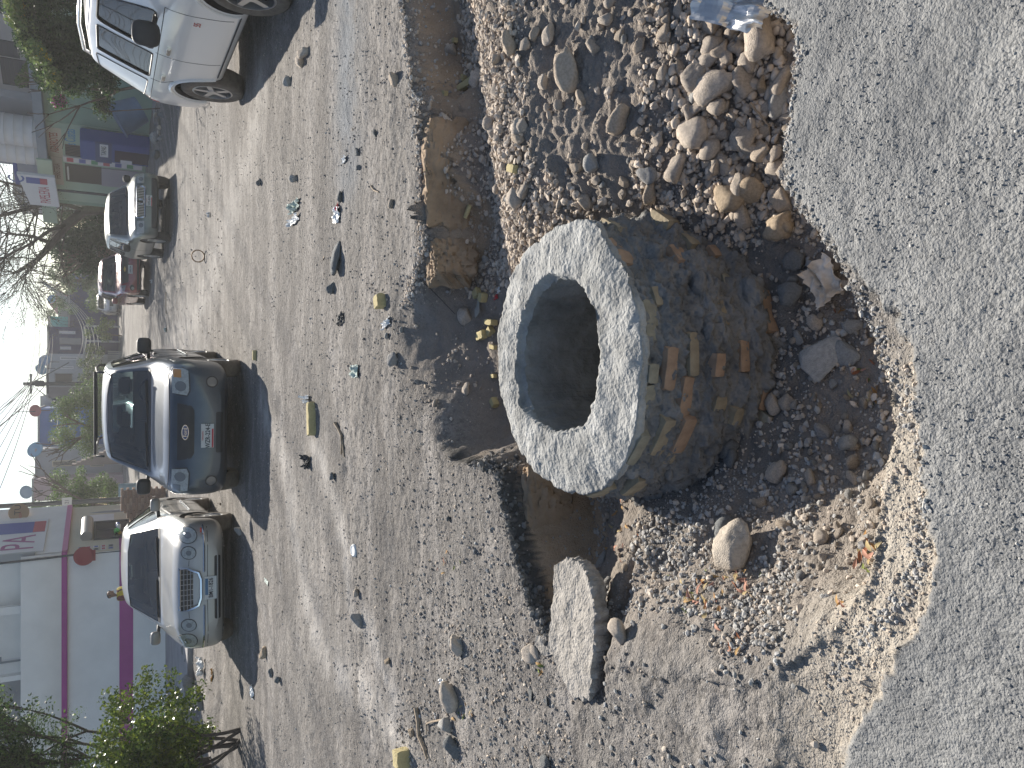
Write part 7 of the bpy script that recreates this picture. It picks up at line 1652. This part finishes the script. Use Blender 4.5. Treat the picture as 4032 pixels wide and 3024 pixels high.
e3 = at(300, 1640, 50); tree('street_tree', (e3.x, 46, road_z(46)), at(192, 1620, 46).z - road_z(46), (at(300, 1520, 46).x - at(300, 1770, 46).x) / 2, 'round green tree in front of the bright blue house', 'tree', GR1, 20000, .05, 7, .45, .12, .55, .95, nclump=46)
e4 = at(300, 1960, 42); tree('street_tree', (e4.x - .3, 42, road_z(42)), at(120, 1960, 42).z - road_z(42), 1.7, 'leafy tree between the mauve house and the slim dark pole', 'tree', GR1, 16000, .05, 8, .45, .10, .5, 1.15, nclump=44)
e5 = at(300, 2040, 40); tree('street_tree', (e5.x + .3, 40.5, road_z(40)), at(150, 2030, 40).z - road_z(40), 1.2, 'smaller leafy tree behind the concrete pole', 'tree', GR1, 9000, .05, 9, .5, .08, .45, 1.2, nclump=30)
for i, (y, v, d, lab) in enumerate(((1440, 335, 57, 'low bright hedge plants under the porch canopy'), (1320, 335, 57, 'vine at the right end of the porch canopy'), (1490, 300, 55, 'bushy plant before the dark carport opening'))):
    c = at(v + 50, y, d); t = thing('hedge_plant', (c.x, d, road_z(d)), 0, lab, 'plant'); h_ = at(v, y, d).z - road_z(d); leaves('foliage', t, [(U(-1.1, 1.1), U(-.3, .3), h_ * U(.3, .95)) for _ in range(12)], .35, 3500, .05, GRL + GRD); branches(t, M_bark, [([(0, 0, 0), (.1, 0, h_ * .6)], [.04, .02])])
# bare mesquite on the right
mq = thing('mesquite_tree', (at(395, 795, 38).x, 38.0, road_z(38)), 0, 'large leaning mesquite with thin bare branches over the parked cars', 'tree'); O = Vector(mq.location)
def MQ(nx, ny, d): return at(nx, ny, 38 + (d - 30)) - O
segs = [([Vector((0, 0, -.2)), MQ(330, 830, 30.3), MQ(262, 885, 30.6), MQ(205, 960, 31), MQ(150, 1020, 31.5), MQ(60, 1075, 32)], [.26, .23, .20, .16, .11, .06]),
        ([MQ(262, 885, 30.6), MQ(200, 905, 30), MQ(120, 960, 29.5), MQ(20, 1010, 29)], [.12, .10, .07, .05]), ([MQ(330, 830, 30.3), MQ(250, 800, 30), MQ(150, 810, 29.5), MQ(0, 850, 29), MQ(-150, 880, 28.5)], [.14, .12, .10, .08, .05]),
        ([MQ(205, 960, 31), MQ(130, 930, 31), MQ(30, 920, 31.5)], [.10, .07, .04]), ([MQ(250, 800, 30), MQ(150, 750, 30), MQ(30, 720, 30), MQ(-60, 700, 30)], [.09, .07, .05, .03])]
out, tips = list(segs), []
rs = random.Random(5)
for s_, _ in segs:
    for p in s_[1:]:
        for k in range(5): grow(p, Vector((rs.uniform(-1, .5), rs.uniform(-.5, .5), rs.uniform(-.1, 1))).normalized(), rs.uniform(1.0, 2.1), .026, 3, out, tips, .55, -.05, rs, (2, 3), .72)
for k in range(16):     # hanging twigs at the left end
    p = MQ(rs.uniform(40, 170), rs.uniform(1060, 1200), 32); grow(p, Vector((-.7, 0, -.35)).normalized(), rs.uniform(.5, 1.0), .016, 2, out, tips, .5, -.3, rs, (2, 2), .75)
branches(mq, M_barkd, out, 'trunk', 4)
tips_ = [t for t in tips if rs.random() < .6]
leaves('sparse_leaves', mq, [tuple(t) for t in tips_], .38, 22000, .038, [(.09, .10, .06), (.07, .07, .05), (.12, .13, .07)], .35)
# flowering shrub and bougainvillea above the white SUV
fs = at(300, 130, 20); fb = thing('flowering_shrub', (fs.x, 21, .1), 0, 'tall dark shrub with yellow flowers above the white SUV roof', 'shrub'); C = []; rs = random.Random(9)
for k in range(90):
    ny = rs.uniform(-60, 330); lo = 20 + max(0, ny) * .55 + (0 if ny > 60 else 25); nx = rs.uniform(lo, 420); C.append(tuple(at(nx, ny, rs.uniform(19.6, 21.8)) - Vector(fb.location)))
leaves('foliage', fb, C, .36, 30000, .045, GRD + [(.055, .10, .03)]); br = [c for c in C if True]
out, tips = [], []; [grow(Vector((dx, 0, 0)), Vector((dx * .3, 0, 1)).normalized(), 1.3, .05, 3, out, tips, .5, .2, rs) for dx in (-.5, 0, .6, 1.2)]; branches(fb, M_bark, out, 'stems', 6)
Cy = [];
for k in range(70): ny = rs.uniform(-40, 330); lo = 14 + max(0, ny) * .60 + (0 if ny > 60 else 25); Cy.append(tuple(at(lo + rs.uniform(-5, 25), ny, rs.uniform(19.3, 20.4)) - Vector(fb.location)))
leaves('lit_tint_foliage', fb, Cy, .22, 9000, .045, GRL)  # sunlight on the upper leaves is put into their paler green
tag(leaves('flowers', fb, [c for c in Cy[::4]], .16, 170, .055, [(.75, .50, .04), (.80, .62, .06)], .9), kind='stuff')
bg = at(300, 345, 23.5); bo_ = thing('bougainvillea', (bg.x, 24, .1), 0, 'thin bougainvillea with pink flowers on the green store wall', 'shrub')
Cb = [tuple(at(nx, ny, 23.5) - Vector(bo_.location)) for nx, ny in ((280, 300), (300, 330), (260, 335), (225, 400), (240, 395), (320, 290), (350, 300), (280, 350), (210, 310), (380, 370), (400, 385), (420, 400), (410, 440), (390, 420))]
leaves('foliage', bo_, Cb, .26, 3500, .04, GR1 + GRD); tag(leaves('flowers', bo_, [Cb[i] for i in (0, 2, 3, 4)], .16, 330, .04, [(.55, .06, .32), (.48, .08, .38)], .8), kind='stuff')
branches(bo_, M_bark, [([Vector((0, 0, 0)), Vector(Cb[12]), Vector(Cb[9]), Vector(Cb[7]), Vector(Cb[0])], [.018, .016, .014, .012, .008]), ([Vector(Cb[12]), Vector(Cb[3]), Vector(Cb[4])], [.008, .007, .005])], 'stems', 6)
vn = at(100, 300, 30.5); vi = thing('climbing_vine', (vn.x, 30.5, FS.B.z + zt_), 0, 'vine climbing past the shuttered window of the upper house', 'vine'); leaves('foliage', vi, [tuple(at(nx, ny, 30.5) - Vector(vi.location)) for nx, ny in ((100, 300), (110, 280), (125, 260), (85, 320), (130, 240))], .24, 1500, .05, GR1); branches(vi, M_bark, [([(0, 0, 0), tuple(at(90, 310, 30.5) - Vector(vi.location))], [.02, .01])], 'stems', 5)
# shrub at the left foreground edge
sx, sy = -4.85, 11.1
sb_ = thing('leafy_shrub', (sx, sy, 0), 0, 'glossy leafed shrub at the left edge of the street', 'shrub'); rs = random.Random(21); out, tips = [], []
for k in range(7): grow(Vector((rs.uniform(-.15, .15), rs.uniform(-.1, .1), -.05)), Vector((rs.uniform(-.7, .6), rs.uniform(-.5, .5), 1)).normalized(), .62, .028, 3, out, tips, .55, .15, rs, (2, 3), .7)
branches(sb_, M_barkd, out, 'stems', 6)
C = [tuple(t) for t in tips]
for k in range(150):
    v = Vector((rs.uniform(-1, 1), rs.uniform(-1, 1), rs.uniform(-1, 1)))
    if v.length < 1: C.append((v.x * 1.15 - .1, v.y * .8, 1.10 + v.z * .82))
M_gloss = attr_mat('glossy_foliage', .28, nscale=8, namt=.2, trans=.35); 
o = leaves('foliage', sb_, C, .19, 26000, .028, [(.10, .15, .025), (.06, .10, .02), (.17, .21, .03)], .5); o.data.materials[0] = M_gloss
# feathery tree behind it: real leaf fronds
ft_ = thing('feathery_tree', (-6.1, 13.4, 0), 0, 'feathery leafed tree rising behind the glossy shrub at the left', 'tree'); out, tips = [], []
for k in range(8): grow(Vector((rs.uniform(-.3, .5), rs.uniform(-.2, .2), -.05)), Vector((rs.uniform(-.45, .25), rs.uniform(-.3, .3), 1)).normalized(), 1.25, .05, 4, out, tips, .5, .2, rs, (2, 3), .76)
branches(ft_, M_barkd, out, 'trunk', 6)
V_, C_ = [], []
for t in tips:
    for f in range(7):
        d = Vector((rs.uniform(-1, 1), rs.uniform(-1, 1), rs.uniform(-.5, .9))).normalized(); s_ = d.cross(Vector((0, 0, 1))).normalized(); L_ = rs.uniform(.26, .44); cl = np.array(rs.choice([(.10, .17, .05), (.07, .13, .04), (.14, .21, .07)])) * rs.uniform(.7, 1.2)
        for j in range(9):
            u_ = j / 8; p = t + d * (L_ * (.15 + .85 * u_)) + Vector((0, 0, -.10 * u_ * u_)); w_ = .075 * math.sin(math.pi * (.15 + .8 * u_))
            for sg in (-1, 1):
                e = p + s_ * sg * w_ + d * w_ * .5; V_ += [p[:], (p + d * .012 + s_ * sg * w_ * .5)[:], e[:], (p - d * .006 + s_ * sg * w_ * .5)[:]]; C_ += [cl] * 4
V_ = np.array(V_); link('crown', np_mesh('crown', V_, np.arange(len(V_)).reshape(-1, 4), False, np.array(C_)), M_leafm, ft_)
leaves('inner_foliage', ft_, [tuple(t) for t in tips if t.z < 3.4], .30, 26000, .03, GRD + GR1)

# rubble and litter at the left kerb
for z, x, y, s, lab in (('0', 741*.54859, 2554*.54859, .26, 'dark soil clod at the kerb just left of the silver sedan'), ('0', 748*.54859, 2600*.54859, .2, 'small dark clod behind the white bag'), ('0', 765*.54859, 2700*.54859, .5, 'largest dark lump of soil at the kerb left of the white bag'), ('0', 790*.54859, 2730*.54859, .3, 'dark lump beside the largest soil lump'), ('0', 800*.54859, 2760*.54859, .3, 'lump of soil nearest the glossy shrub')):
    p, k = pt(z, x, y)
    if p is not None: put_stone(p, s, 'mortar', lab, 'soil lumps at the kerb', cat='soil lump', name='soil_lump')
p, k = pt('0', 806*.54859, 2620*.54859); crumple('plastic_bag', p + Vector((0, 0, .02)), .32, .26, .12, M_white, 61, 10, 22, .1, 'crumpled white plastic bag at the kerb left of the silver sedan', 'plastic bag', (0, 0), 1.8)
p, k = pt('0', 840*.54859, 2660*.54859); crumple('food_wrapper', p + Vector((0, 0, .01)), .22, .1, .03, mat('orange_wrapper', (.5, .28, .06), .6), 62, 10, 14, .1, 'orange and green food wrapper at the kerb', 'wrapper')

# ================================================================ AIR: thin dusty haze over the whole street
bm = bmesh.new(); add_box(bm, -75, 75, -25, 140, -4.5, 22); hz = link('haze', bm_mesh('haze', bm)); tag(hz, kind='stuff')
hm = bpy.data.materials.new('haze_air'); hm.use_nodes = True; hn = hm.node_tree.nodes; hn.remove(hn['Principled BSDF'])
pv = hn.new('ShaderNodeVolumePrincipled'); pv.inputs['Color'].default_value = (.92, .92, .93, 1); pv.inputs['Density'].default_value = .0013; pv.inputs['Anisotropy'].default_value = .35
hm.node_tree.links.new(pv.outputs[0], hn['Material Output'].inputs['Volume']); hz.data.materials.append(hm)
